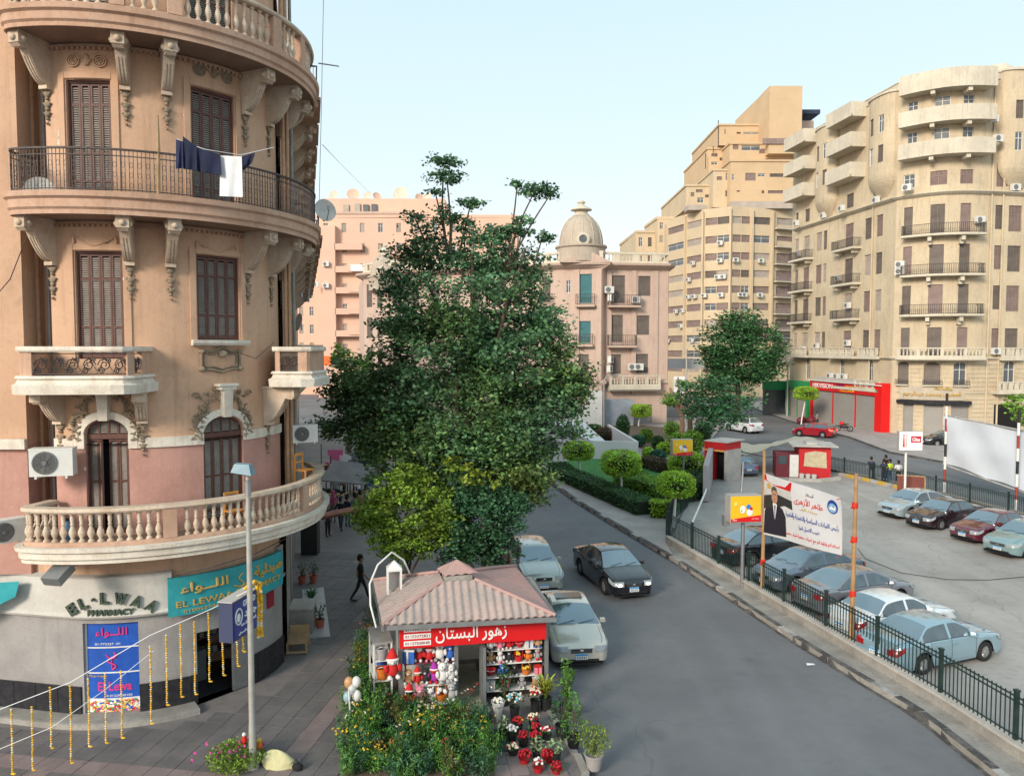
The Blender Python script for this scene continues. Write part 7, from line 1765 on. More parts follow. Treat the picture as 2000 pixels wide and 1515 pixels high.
def bpatch(m, name, poly=None, off=.006, rectq=None, parent=None):
 mb = MB()
 if rectq:
  x0, x1, y0, y1 = rectq; n = 12; vs = [BP_(x0+(x1-x0)*i/n, y0+(y1-y0)*j/n, off) for j in range(n+1) for i in range(n+1)]
  mb.add(vs, [(j*(n+1)+i, j*(n+1)+i+1, (j+1)*(n+1)+i+1, (j+1)*(n+1)+i) for j in range(n) for i in range(n)])
 else: mb.add([BP_(x, y, off) for x, y in poly], [tuple(range(len(poly)))])
 return mb.build(name, m, parent or bt)
cl = MB(); n = 16; vs = [BP_(i/n, j/n, 0) for j in range(n+1) for i in range(n+1)]; fs = [(j*(n+1)+i, j*(n+1)+i+1, (j+1)*(n+1)+i+1, (j+1)*(n+1)+i) for j in range(n) for i in range(n)]; cl.add(vs, fs); cl.add([v+Vector((0, .012, 0)) for v in vs], [f[::-1] for f in fs]); cl.build('cloth', mat('banner_white', (.66, .66, .68), .7, .04, 3), bt)
bpatch(M_red, 'red_stripe', [(.01, .99), (.40, .985), (.385, .83), (.2, .84), (.01, .9)]); bpatch(mat('flag_grey', (.55, .54, .52), .7), 'flag_white_fold', [(.0, .9), (.2, .84), (.385, .83), (.40, .70), (.2, .72), (0, .64)])
bpatch(mat('flag_black', (.03, .03, .03), .7), 'black_stripe', [(.0, .64), (.2, .72), (.40, .68), (.41, .53), (.3, .56), (0, .42)]); bpatch(M_gold, 'flag_emblem', [(.05, .84), (.08, .87), (.115, .84), (.11, .77), (.055, .77)], .009)
M_suit = mat('print_suit', (.018, .016, .028), .7, .2, 9); M_skp = mat('print_skin', (.48, .26, .17), .7, .08, 9)
bpatch(M_suit, 'suit_print', [(.01, .03), (.02, .40), (.06, .50), (.13, .55), (.21, .55), (.27, .49), (.31, .38), (.325, .05)], .011)
bpatch(M_wht, 'shirt_print', [(.14, .56), (.165, .25), (.20, .55)], .032); bpatch(mat('print_tie', (.08, .03, .16), .7), 'tie_print', [(.163, .53), (.168, .24), (.182, .53)], .042)
bpatch(M_skp, 'face_print', [(.125, .62), (.13, .74), (.155, .80), (.19, .80), (.21, .74), (.208, .62), (.185, .55), (.15, .55)], .03); bpatch(mat('print_hair', (.10, .07, .05), .7), 'hair_print', [(.128, .72), (.13, .80), (.16, .84), (.195, .83), (.213, .74), (.195, .775), (.15, .775)], .038)
for x in (.152, .182): bpatch(M_blk, 'eye_print', [(x-.008, .70), (x+.008, .70), (x+.007, .715), (x-.007, .715)], .045)
bpatch(mat('print_lip', (.3, .06, .06), .7), 'mouth_print', [(.158, .625), (.18, .625), (.176, .638), (.162, .638)], .045)
def btext(txt, m, x, y, w, h, off=.012, bold=.01, name='lettering'):
 me = text_mesh(txt, 1, 0, bold, w, h*(zTL-zBL)); nn = len(me.vertices)
 for v in me.vertices:
  xx = x+v.co.x/1.0; q = BP_(xx, y+v.co.y/(zTL-zBL), off+v.co.z*.2); v.co = q
 me.materials.clear(); me.materials.append(m); me.update(); return link(name, me, bt)
M_bl = mat('print_blue', (.02, .06, .30), .6)
btext(ar('أستاذ'), M_blk, .62, .87, .10, .06); btext(ar('طاهر الأزهرى'), M_red, .61, .72, .36, .15, bold=.014); btext(ar('مستشار قانونى'), M_gold, .62, .60, .22, .06)
btext(ar('رئيس القيادات السياسية والتنفيذية والشعبية'), M_bl, .64, .44, .66, .11, bold=.012); btext(ar('نجيب الاصيل شبرا'), M_bl, .64, .28, .26, .09, bold=.012); btext(ar('تساندكم وتؤيدكم مع تحيات جمعية شباب مصر'), M_red, .65, .12, .66, .09, bold=.012)
em = MB(); em.add([BP_(.90+.062*math.cos(a), .80+.12*math.sin(a), .01) for a in [2*pi*k/20 for k in range(20)]], [tuple(range(20))]); em.build('round_emblem', M_bl, bt); em = MB(); em.add([BP_(.90+.048*math.cos(a), .78+.08*math.sin(a), .014) for a in [2*pi*k/16 for k in range(16)]], [tuple(range(16))]); em.build('emblem_field', mat('print_lightblue', (.25, .45, .7), .6), bt)
em = MB(); em.add([BP_(x, y, .018) for x, y in ((.86, .75), (.89, .82), (.91, .78), (.94, .83), (.935, .75))], [(0, 1, 2, 3, 4)]); em.build('emblem_peaks', M_wht, bt)
mb = MB(); mb.tube([BP_(0, 1), BP_(0, 1)+Vector((-.05, 0, .03))], .01, 4); mb.tube([BP_(1, 1), BP_(1, 1)+Vector((.35, -.4, .05))], .012, 4); mb.tube([BP_(1, 0), BP_(1, 0)+Vector((.35, -.4, .05))], .012, 4); mb.tube([BP_(0, 0), BP_(0, 0)+Vector((-.25, 0, .1))], .012, 4); mb.build('tie_cord', M_tie, bt)
# white projection screen on striped poles
M_scr = mat('screen_cloth', (.56, .60, .66), .8, .05, 1.2)
s0, s1 = G(1844, 965), G(1984, 1000);
for p, v, l in ((s0, 768, 'left red and white striped pole of the big white screen'), (s1, 800, 'right red and white striped pole of the big white screen')):
 t = thing('striped_pole', l, 'pole', p, 0, 'striped poles of the screen'); H = zat(p.x, p.y, v); n = 8
 for k in range(n): mb = MB(); mb.tube([(0, 0, H*k/n), (0, 0, H*(k+1)/n-.003)], .075, 8); mb.build('painted_band', [M_wpaint, mat('band_rust', (.30, .05, .035), .7, .2, 6), M_wpaint, M_blk][k % 4], t, 60)
sa, sb2 = Vector((s0.x, s0.y+.2, 0)), Vector((s1.x+1.6, s1.y-3.2, 0)); sdv = sb2-sa; SLn = sdv.length
zt0, zb0, zt1, zb1 = zat(sa.x, sa.y, 812), zat(sa.x, sa.y, 905), zat(s1.x, s1.y, 845), zat(s1.x, s1.y, 962)
kx = SLn/(Vector((s1.x, s1.y, 0))-sa).length
sct = thing('projection_screen', 'big white cloth screen stretched between striped poles beyond the railing', 'screen', (sa.x, sa.y, 0), math.atan2(sdv.y, sdv.x)); n = 24; vs = []
for j in range(13):
 for i in range(n+1):
  x = i/n; y = j/12; zt = zt0+(zt1-zt0)*x*kx; zb = zb0+(zb1-zb0)*x*kx; wv = .06*math.sin(x*19+y*5)+.04*math.sin(x*8-y*9); sag = .12*math.sin(pi*((x*3) % 1))*(1-y)
  vs.append((x*SLn, wv, zb+(zt-zb)*y+sag))
fs = [(j*(n+1)+i, j*(n+1)+i+1, (j+1)*(n+1)+i+1, (j+1)*(n+1)+i) for j in range(12) for i in range(n)]; mb = MB(); mb.add(vs, fs); mb.add([(x, y+.02, z) for x, y, z in vs], [f[::-1] for f in fs]); mb.build('cloth', M_scr, sct, 80)
for (q0, q1) in (((0, 0, zt0+.05), (SLn, 0, zt0+(zt1-zt0)*kx+.05)), ((0, 0, zb0-.05), (SLn, 0, zb0+(zb1-zb0)*kx-.05))): mb = MB(); mb.tube([q0, q1], .05, 6); mb.build('batten', M_kerb_l, sct)
# red guard kiosks and canvas canopy
M_redw = mat('kiosk_red', (.55, .015, .02), .5, .12, 3, dirt=.15); M_mar = mat('kiosk_maroon', (.14, .02, .03), .6, .15, 3); M_canv = mixmat('canvas', (.44, .41, .33), (.36, .34, .27), 1.2, .4, .62, c3=(.5, .47, .4))
a, b = G(1375, 935), G(1412, 940); t = thing('red_booth', 'left red booth with orange stripe beside the lane', 'booth', (a.x, a.y, .03), math.atan2(b.y-a.y, b.x-a.x)); w = (b-a).length+.1; H = zat(a.x, a.y, 862)
mb = MB(); mb.bx(0, w*.45, 0, 2.2, 0, H); mb.build('booth_wall', M_redw, t); mb = MB(); mb.bx(w*.45, w, .5, 2.2, 0, H*.78); mb.build('doorway', M_dark, t); mb = MB(); mb.bx(w*.45, w, -.02, 2.2, H*.78, H); mb.build('booth_head', M_redw, t)
for z in (.76, .14): mb = MB(); mb.bx(-.02, w*(1 if z > .5 else .45), -.05, -.022, H*z, H*z+.12); mb.build('stripe', mat('booth_orange', (.75, .35, .12), .6), t)
mb = MB(); mb.bx(w, w+.25, -.05, 1.8, 0, H*.8); mb.build('crumbled_wall', M_conc_l, t)
mb = MB(); mb.bx(-.03, w+.2, -.03, 2.4, H, H+.07); mb.build('roof_slab', M_conc_l, t)
a, b = G(1560, 934), G(1622, 936); H = zat(a.x, a.y, 872); t = thing('red_booth', 'right red booth with a worn poster beside the canopy', 'booth', (a.x, a.y, .03), math.atan2(b.y-a.y, b.x-a.x)); w = (b-a).length
mb = MB(); mb.bx(0, w, 0, 2.2, 0, H); mb.build('booth_wall', M_redw, t); mb = MB(); mb.add([(w*.15, -.03, H*.38), (w*.88, -.03, H*.33), (w*.85, -.03, H*.82), (w*.5, -.05, H*.86), (w*.18, -.03, H*.8)], [(0, 1, 2, 3, 4)]); mb.add([(w*.15, -.01, H*.38), (w*.88, -.01, H*.33), (w*.85, -.01, H*.82), (w*.5, -.01, H*.86), (w*.18, -.01, H*.8)], [(4, 3, 2, 1, 0)]); mb.build('worn_poster', mixmat('poster_worn', (.60, .52, .36), (.5, .42, .28), 4, .4, .6, c3=(.3, .2, .08)), t)
mb = MB(); mb.bx(-.5, w+.4, -.4, 2.4, H, H+.09); mb.bx(w*.25, w*.6, .3, 1.5, H+.09, H+.25); mb.build('roof_slab', M_conc_l, t)
mb = MB(); mb.bx(-1.5, -.0, .15, 1.9, 0, H*.75); mb.build('maroon_annex', M_mar, t); mb = MB(); mb.bx(-1.35, -.8, .11, .14, H*.42, H*.68); mb.build('window', M_glass, t); mb = MB(); mb.bx(-.6, -.02, .05, .14, .05, H*.72); mb.build('white_door', M_wpaint, t)
cv = []; c00, c01, c11, c10 = PY(1400, 872, 55.5), PY(1590, 875, 54.3), PY(1610, 862, 58), PY(1425, 858, 59)
for j in range(9):
 for i in range(17):
  x, y = i/16, j/8; p = c00.lerp(c01, x).lerp(c10.lerp(c11, x), y); p.z -= .55*math.sin(pi*min(1, x/.55))*(1-.4*y) if x < .55 else -.35*math.sin(pi*(x-.55)/.45); p.z += .06*math.sin(i*2.3+j); cv.append(p)
fs = [(j*17+i, j*17+i+1, (j+1)*17+i+1, (j+1)*17+i) for j in range(8) for i in range(16)]; cn = thing('canopy', 'sagging beige canvas canopy between the two red booths', 'canopy'); mb = MB(); mb.add(cv, fs); mb.add([p-Vector((0, 0, .03)) for p in cv], [f[::-1] for f in fs]); mb.build('canvas_sheet', M_canv, cn, 60)
mb = MB(); mb.tube([c01, PY(1515, 915, 54)], .03, 5); mb.build('strut', M_iron, cn); mb = MB(); mb.tube([PY(1412, 893, 55), PY(1450, 880, 55.2)], .04, 5); mb.build('strut', M_iron, cn); mb = MB(); mb.tube([c00, PY(1500, 893, 54), PY(1560, 880, 54)], .04, 5); mb.build('rope_edge', M_iron, cn)
mb = MB(); sweep(mb, Path([tuple(G(1540, 940)[:2]), tuple(G(1600, 942)[:2]), tuple(G(1640, 938)[:2])]), rect(-.12, .12, 0, .25)); struct(mb.build('kerb', M_conc_l))
for i, (u, v, c) in enumerate(((1566, 933, 'white'), (1578, 934, 'cream'), (1590, 935, 'pale grey'))):
 t = thing('bucket', '%s bucket at the foot of the right red booth' % c, 'bucket', G(u, v+1, .05), 0, 'buckets at the red booth'); mb = MB(); mb.lathe([(.14, 0), (.18, .3), (.19, .32), (.16, .32), (.13, .04)], 10); mb.build('bucket_body', M_acw, t, 50); mb = MB(); mb.tube([(-.18, 0, .3), (0, 0, .42), (.18, 0, .3)], .01, 4); mb.build('handle', M_metal, t)
a = G(1752, 960); t = thing('brown_screen', 'brown board leaning on the far railing by the tall sign pole', 'board', (a.x, a.y, .03), -.45); mb = MB(); mb.bx(0, 1.5, 0, .06, 0, 1.0); mb.build('board_panel', mat('board_brown', (.17, .05, .04), .7), t); mb = MB(); mb.bx(-.05, 1.55, -.02, .08, 1.0, 1.06); mb.bx(1.5, 1.58, -.02, .08, 0, 1.0); mb.build('frame', M_wood, t)
mb = MB(); pts = [G(1675, 1070, .06), G(1690, 1090, .06), G(1760, 1118, .06), G(1850, 1131, .06), G(1930, 1132, .06), G(2010, 1125, .06)]
mb.tube(pts, .012, 5); tag(mb.build('cable', M_blk), 'black cable lying in a curve across the parking lot', 'cable')
for k, (u, v) in enumerate(((1583, 1297), (1333, 1062), (1342, 1084), (1360, 1078))):
 p = G(u, v, .02 if k == 0 else .06); mb = MB(); s_ = .12 if k == 0 else .18; mb.add([p+Vector(q)*s_ for q in ((-1, -.5, .02), (1, -.4, .1), (.9, .6, .02), (-.8, .5, .15))], [(0, 1, 2, 3)]); mb.add([p+Vector(q)*s_ for q in ((-1, -.5, .0), (1, -.4, .08), (.9, .6, .0), (-.8, .5, .13))], [(3, 2, 1, 0)])
 tag(mb.build('litter', M_wht), ['white paper scrap lying in the road near the kerb', 'white bag at the corner behind the railing', 'crumpled white paper behind the railing near the corner', 'third white scrap behind the railing corner'][k], 'litter', 'litter')
# distant and middle-distance buildings
M_yb = mixmat('yellow_render', (.63, .50, .34), (.56, .45, .31), .25, .38, .62, bump=.1, c3=(.48, .37, .25), fscale=8, streak=.35)
M_yo = mixmat('ochre_render', (.62, .45, .28), (.55, .40, .25), .25, .38, .62, bump=.1, c3=(.5, .31, .16), fscale=8)
M_cr = mixmat('cream_render', (.62, .51, .355), (.52, .425, .30), .3, .38, .64, bump=.15, c3=(.38, .31, .23), fscale=8, streak=.5)
M_crl = mixmat('pale_render', (.65, .59, .475), (.56, .50, .40), .4, .38, .64, bump=.1, c3=(.38, .34, .29), fscale=8, streak=.5)
M_pb = mixmat('hazy_pale_pink_render', (.72, .48, .36), (.66, .44, .34), .2, .38, .62, bump=.1, c3=(.60, .42, .34), fscale=8)  # pink paled in colour to stand in for haze over the far blocks
M_pd = mixmat('dusky_pink_render', (.58, .43, .35), (.53, .395, .325), .3, .38, .62, bump=.1, c3=(.44, .32, .26), fscale=8, streak=.4)
M_shg = mat('grey_brown_shutter', (.17, .14, .12), .7, .3, .8); M_shm = mat('mauve_shutter', (.26, .19, .17), .7, .25, .8); M_shb = mat('teal_blind', (.05, .17, .19), .7, .2, .8); M_shp = mat('pale_shutter', (.42, .36, .31), .7, .2, .8)
M_gl = mat('far_glass', (.10, .11, .12), .15, .3, .7, spec=.7); M_rail = mat('dark_balcony_iron', (.07, .06, .055), .7, .2, 2); M_roll = mat('roller_shutter', (.30, .28, .26), .6, .12, 1, dirt=.3)
def wmesh(w, h, kind, m):
 """window leaf with its frame; local x along wall, y into wall, z up from the sill"""
 def fn():
  f = MB(); t = .06
  f.bx(-w/2, -w/2+t, -.04, .06, 0, h); f.bx(w/2-t, w/2, -.04, .06, 0, h); f.bx(-w/2+t, w/2-t, -.04, .06, h-t, h); f.bx(-w/2+t, w/2-t, -.04, .06, 0, t)
  fm = f.mesh('window', M_wpaint if kind == 'glass' else m); q = MB()
  if kind == 'glass':
   q.bx(-w/2+t, w/2-t, .02, .04, t, h-t); nm = 'pane'; mm = M_gl
   k = MB(); k.bx(-.03, .03, -.02, .015, t, h-t); k.bx(-w/2+t, -.03, -.015, .012, h*.66, h*.66+.05); k.bx(.03, w/2-t, -.015, .012, h*.66, h*.66+.05); bars = k.mesh('glazing_bar', M_wpaint)
   return fm, q.mesh(nm, mm), bars
  n = max(4, int(h/(.11 if kind == 'shut' else .2)))
  for i in range(n):
   z = t+(h-2*t)*i/n; q.add([(-w/2+t, -.03, z), (w/2-t, -.03, z), (w/2-t, .02, z+(h-2*t)/n*.92), (-w/2+t, .02, z+(h-2*t)/n*.92)], [(0, 1, 2, 3)])
  q.bx(-w/2+t, w/2-t, .04, .06, t, h-t)
  k = None
  if kind == 'shut':
   k = MB(); k.bx(-.035, .035, -.045, .03, t, h-t)
   for x in (-w/4, w/4): k.bx(x-.02, x+.02, -.042, .03, t, h-t)
   k.bx(-w/2+t, w/2-t, -.046, .03, h*.62, h*.62+.06); k = k.mesh('stile', m)
  return fm, q.mesh('slat_panel', m), k
 return cached(('w', round(w, 1), round(h, 1), kind, m.name), fn)
def put_window(parent, path, op, kind, m, depth=.12, nm='window', d=0):
 sa, sb, za, zb, ar_ = op; w, h = round(sb-sa, 1), round(zb-za, 1); fm, pm, bm = wmesh(w, h, kind, m); c = (sa+sb)/2
 o = link(nm, fm, parent, path.pos(c, d-depth, za), path.ang(c)); o.scale = ((sb-sa)/w, 1, (zb-za)/h)
 link(pm.name.split('.')[0], pm, o)
 if bm: link(bm.name.split('.')[0], bm, o)
 return o
def slab(parent, path, s0, s1, d, z, th, m, nm='balcony', d0=0, step=.8, lip=0):
 mb = MB(); pr_ = rect(d0+.003, d, z-th, z) if not lip else [(d0+.003, z-th*.6), (d*.8, z-th), (d, z-th*.7), (d, z), (d0+.003, z)]
 sweep(mb, path, pr_, s0, s1, step); return mb.build(nm, m, parent)
def railing_on(parent, path, s0, s1, d, z, h=.95, m=None, pitch=.16, ends=True):
 mb = MB(); sweep(mb, path, rect(d-.05, d-.01, z+h, z+h+.05), s0, s1, .8); sweep(mb, path, rect(d-.04, d-.02, z+.06, z+.1), s0, s1, .8)
 n = int((s1-s0)/pitch)
 for k in range(n+1):
  p = path.pos(s0+(s1-s0)*k/n, d-.03, z+h/2); mb.box(p, (.035, .035, h), path.ang(s0))
 if ends:
  for s in (s0, s1):
   for j in range(int(d/pitch)): mb.box(path.pos(s, d-.03-j*pitch, z+h/2), (.035, .035, h), path.ang(s))
   mb.tube([path.pos(s, .02, z+h+.02), path.pos(s, d-.03, z+h+.02)], .03, 4)
 return mb.build('railing', m or M_rail, parent)
def box_on(mb, path, s, d, z, dims): mb.box(path.pos(s, d, z), dims, path.ang(s))
ACN = [0]
FLN = ['ground', 'first', 'second', 'third', 'fourth', 'fifth', 'sixth', 'seventh', 'eighth', 'ninth', 'tenth', 'eleventh', 'twelfth']
# B3: right-hand curved cream building
L0, L1 = (37.3, 102.0), (39.9, 80.3)
bow = []
a_, b_ = Vector((40.2, 80.0)), Vector((47.2, 77.4)); ch = b_-a_; nrm = Vector((ch.y, -ch.x)).normalized()
for k in range(17): t = k/16; q = a_+ch*t+nrm*(1.3*math.sin(pi*t)); bow.append((q.x, q.y))
FP = Path([L0, L1]+bow+[(48.2, 77.6), (60, 79.5)]); sL = (Vector(L1)-Vector(L0)).length
b3 = thing('curved_apartment_building', 'cream apartment building with rounded oriels, curved balconies and shops below, at the right', 'building')
FZ = [0, 4.5, 8.1, 12.4, 16.4, 20.4, 24.6, 27.8, 30.9, 33.5]; ZR = 36.2
def fs_(u): return FP.s_at(u, 9)
wl_ = []
def addw(u0, u1, z0, z1, kind, m, arch=0, nm='window'):
 s0, s1 = fs_(u0), fs_(u1)
 if s1-s0 < .35: s1 = s0+.7
 wl_.append(((s0, s1, z0, z1, arch), kind, m, nm))
bays = [(1757, 1776), (1808, 1838), (1866, 1888)]
for f in range(2, 9):
 for i, (a, b) in enumerate(bays):
  if f <= 5: addw(a+1, b, FZ[f]+.1, FZ[f]+3.0, 'roll' if (f+i) % 3 else 'shut', [M_shg, M_shm, M_shg][(f+i) % 3], nm='balcony_door')
  elif f == 6: addw(a, b+2, FZ[f]+.7, FZ[f]+2.1, 'shut' if i else 'glass', M_shm)
  else: addw(a+3, b+4 if i < 2 else b, FZ[f]+1.7, FZ[f]+3.1, 'glass', M_wpaint)
 for j, (a, b) in enumerate(((1936, 1950), (1962, 1988))):
  if f <= 6: addw(a, b, FZ[f]+(.5 if j == 0 else .3), FZ[f]+2.9, 'shut', M_shg if (f+j) % 2 else M_shm)
 if f >= 6:
  for j, (a, b) in enumerate(((1955, 1966), (1982, 2000))): addw(a, b, FZ[f]+.6, FZ[f]+2.2, 'shut' if j == 0 else 'glass', M_shg)
 for (a, b, kd) in ((1548.5, 1556, 0), (1566, 1577, 0), (1590, 1601, 1), (1603.5, 1611, 1), (1646, 1662, 0), (1684, 1698, 1), (1706, 1719, 1)):
  if f < 6: addw(a, b, FZ[f]+(.1 if kd == 0 else .6), FZ[f]+2.9, 'shut' if (f+int(a)) % 4 else 'roll', [M_shg, M_shm, M_shp][(int(a)+f) % 3])
  elif kd == 0: addw(a+1, b-1, FZ[f]+.5, FZ[f]+2.1, 'glass' if f > 6 else 'shut', M_shg)
for a, b in bays: addw(a-2, b+1, FZ[1]+.8, FZ[1]+3.1, 'roll' if a != 1866 else 'glass', M_shg, .6, 'arched_window')
for a, b in ((1641, 1650), (1697, 1706), (1962, 1984), (1575, 1583)): addw(a, b, FZ[1]+.6, FZ[1]+3.2, 'glass', M_wpaint, .9, 'arched_window')
shops = [(fs_(a), fs_(b), .12, z, 0) for a, b, z in ((1768, 1786, 3.4), (1808, 1845, 3.6), (1862, 1896, 3.5), (1945, 1995, 3.3))]
mb = MB(); wall(mb, FP, 0, FP.L, 0, FZ[2], shops+[w[0] for w in wl_ if w[0][2] < FZ[2]], .3, step=1.); mb.build('base_wall', M_cr, b3)
mb = MB(); wall(mb, FP, 0, FP.L, FZ[2], ZR-.6, [w[0] for w in wl_ if w[0][2] >= FZ[2]], .3, step=1.); mb.build('upper_wall', M_cr, b3)
for op, kd, m, nm in wl_: put_window(b3, FP, op, kd, m, .14, nm)
for k, sh in enumerate(shops): put_window(b3, FP, sh, 'roll', M_roll if k < 3 else M_dark, .22, 'shop_shutter')
inn = FP.off(-2.2, 0, FP.L, 60); mb = MB(); mb.prism([(q.x, q.y) for q in FP.off(-.32, 0, FP.L, 60).p]+[(60, 104), (37.6, 104)], .0, ZR-1); mb.build('building_core', M_cr, b3)
k = 0; z = .3
while z < FZ[2]-.2:
 mb = MB()
 for a, b in ((sL+.4, FP.L),):
  s = a
  ed = sorted([(o[0]-.06, o[1]+.06) for o in shops+[w[0] for w in wl_] if o[2] < z+.36 and o[3] > z])+[(b, b)]
  for e0, e1 in ed:
   if e0-s > .3: sweep(mb, FP, rect(.0, .06, z, z+.36), s, min(e0, b), 1.2)
   s = max(s, e1)
 if mb.v: stuff(mb.build('stone_course', M_cr, b3))
 z += .44
for z, w_, th, m in ((FZ[2]-.05, .35, .3, M_crl), (FZ[6]+.0, .5, .35, M_crl), (FZ[1]+.05, .18, .2, M_crl)):
 mb = MB(); sweep(mb, FP, [(0, z-th), (w_*.5, z-th*.7), (w_, z-th*.2), (w_, z), (0, z)], 0 if z > 5 else sL+.4, FP.L, 1.); mb.build('cornice', m, b3)
mb = MB(); sweep(mb, FP, rect(-.35, .12, ZR-.6, ZR), 0, FP.L, 1.); sweep(mb, FP, rect(-.4, .2, ZR, ZR+.12), 0, FP.L, 1.); mb.build('parapet', M_crl, b3)
sb0, sb1 = fs_(1745), fs_(1915)
BW = (sL+.6, sb1-.2)
for f in (3, 4, 5):
 r = slab(b3, FP, BW[0]+.2, BW[1]-.4, 1.1, FZ[f], .28, M_crl, lip=1); railing_on(r, FP, BW[0]+.25, BW[1]-.45, 1.05, FZ[f])
 for s in (BW[0]+2.6, BW[1]-2.4): mb = MB(); box_on(mb, FP, s, .45, FZ[f]-.5, (.35, .8, .4)); box_on(mb, FP, s, .25, FZ[f]-.85, (.3, .45, .35)); mb.build('bracket', M_crl, r)
r = slab(b3, FP, BW[0], BW[1]-.1, 1.2, FZ[2]+.02, .4, M_crl, lip=1)
def far_balustrade(parent, path, s0, s1, d, z, h=.95):
 mb = MB(); sweep(mb, path, rect(d-.2, d, z, z+.15), s0, s1, .8); sweep(mb, path, rect(d-.22, d+.03, z+h-.12, z+h), s0, s1, .8)
 for s in [s0+.15+(s1-s0-.3)*k/4 for k in range(5)]: mb.box(path.pos(s, d-.1, z+h/2), (.3, .19, h-.02), path.ang(s))
 mb.build('parapet_rail', M_crl, parent); me = cached(('fb', h), lambda: MB().lathe([(.05, 0), (.1, .2), (.05, .4), (.08, .68)], 6).mesh('baluster', M_crl, 50))
 for k in range(int((s1-s0)/.34)): link('baluster', me, parent, path.pos(s0+.3+k*.34 if s0+.3+k*.34 < s1 else s1-.1, d-.1, z+.15))
far_balustrade(r, FP, BW[0]+.1, BW[1]-.2, 1.15, FZ[2]+.02)
r = slab(b3, FP, fs_(1948), fs_(1992), .6, FZ[2]+.02, .35, M_crl); far_balustrade(r, FP, fs_(1949), fs_(1991), .6, FZ[2]+.02)
r = slab(b3, FP, fs_(1938), fs_(1990), .9, FZ[1]+.2, .3, M_crl); far_balustrade(r, FP, fs_(1939), fs_(1989), .85, FZ[1]+.2)
for a, b in bays: slab(b3, FP, fs_(a-4), fs_(b+3), .4, FZ[1]+.75, .1, M_crl, 'sill'); railing_on(b3, FP, fs_(a-4), fs_(b+3), .4, FZ[1]+.76, .5, ends=False)
for f, zb in ((7, 28.0), (8, 31.2), (9, 34.4)):
 r = slab(b3, FP, BW[0]-.2, BW[1]-.1, 1.5, zb+.25, .25, M_crl)
 mb = MB(); sweep(mb, FP, rect(1.3, 1.52, zb+.002, zb+(1.5 if f < 9 else 1.85)), BW[0]-.2, BW[1]-.1, .6); sweep(mb, FP, rect(.0, 1.3, zb+.25, zb+(1.5 if f < 9 else 1.85)), BW[1]-.32, BW[1]-.1, .6); sweep(mb, FP, rect(.0, 1.3, zb+.25, zb+(1.5 if f < 9 else 1.85)), BW[0]-.2, BW[0], .6); mb.build('curved_parapet', M_crl, r)
 for s in (BW[0]+2.6, BW[1]-2.4): mb = MB(); box_on(mb, FP, s, .7, zb-.2, (.4, 1.2, .4)); mb.build('bracket', M_crl, r)
def oriel(sc_, w, dep, z0, z1, wins_=2):
 t = sc_-w/2; pts = []
 for k in range(13): a = pi*k/12; pts.append((t+w/2-w/2*math.cos(a)**1.0, dep*math.sin(a)**.8 if 0 < k < 12 else 0))
 P = Path([tuple(FP.pos(s, d)[:2]) for s, d in pts]); mb = MB(); ops = []
 for z in (FZ[7], FZ[8]):
  for fr in ((.28, .42), (.58, .72)): ops.append((P.L*fr[0], P.L*fr[1], z+.7, z+2.5, 0))
 wall(mb, P, 0, P.L, z0, z1, ops, .2, step=.5); o = mb.build('oriel', M_cr, b3)
 for k, op in enumerate(ops): put_window(o, P, op, 'shut' if k % 3 else 'glass', M_shg, .12)
 mb = MB(); n = len(P.p)
 for lvl in range(6):
  f0, f1 = lvl/6, (lvl+1)/6; g = lambda f: math.sin(f*pi/2)
  for i in range(n-1):
   def pp(i, f): s, d = pts[i]; return FP.pos(sc_+(s-sc_)*(.35+.65*g(f)), d*g(f), z0-2.2*(1-f))
   mb.add([pp(i, f0), pp(i+1, f0), pp(i+1, f1), pp(i, f1)], [(0, 1, 2, 3)])
 mb.build('oriel_base', M_cr, o)
 mb = MB(); sweep(mb, P, rect(-.2, .15, z1, z1+.2), 0, P.L, .5); mb.build('coping', M_crl, o)
 mb = MB(); mb.add([(q.x, q.y, z1+.01) for q in P.p], [tuple(range(n))]); mb.build('cap_roof', M_crl, o)
oriel(fs_(1718), 4.6, 1.1, 27.2, 35.4); oriel(fs_(1612), 4.6, 1.1, 27.0, 35.4); oriel(fs_(1970)+.4, 4.6, 1.0, 27.2, 36.3)
for (ua, ub) in ((1632, 1682), (1549, 1588)):
 s0, s1 = fs_(ua), fs_(ub)
 for f in (3, 4, 5):
  r = slab(b3, FP, s0+.3, s1-.3, 1.1, FZ[f], .25, M_crl); railing_on(r, FP, s0+.35, s1-.35, 1.05, FZ[f])
  mb = MB(); box_on(mb, FP, s0+1, .4, FZ[f]-.45, (.35, .7, .4)); box_on(mb, FP, s1-1, .4, FZ[f]-.45, (.35, .7, .4)); mb.build('bracket', M_crl, r)
 r = slab(b3, FP, s0, s1, 1.1, FZ[2]+.02, .3, M_crl); far_balustrade(r, FP, s0, s1, 1.05, FZ[2]+.02)
 for zb in (28.0, 31.3, 34.6):
  r = slab(b3, FP, s0, s1, 1.8, zb+.25, .25, M_crl); mb = MB(); sweep(mb, FP, rect(1.6, 1.82, zb+.002, zb+1.6), s0, s1, .8); sweep(mb, FP, rect(0, 1.6, zb+.25, zb+1.6), s0, s0+.2, .4); sweep(mb, FP, rect(0, 1.6, zb+.25, zb+1.6), s1-.2, s1, .4); mb.build('solid_parapet', M_crl, r)
for (ua, ub) in ((1588, 1622), (1684, 1722)): r = slab(b3, FP, fs_(ua), fs_(ub), .6, FZ[2]+.02, .3, M_crl); far_balustrade(r, FP, fs_(ua), fs_(ub), .6, FZ[2]+.02)
r = slab(b3, FP, fs_(1640), fs_(1735), 1.0, FZ[1]+.1, .3, M_crl); far_balustrade(r, FP, fs_(1685), fs_(1735), .95, FZ[1]+.1)
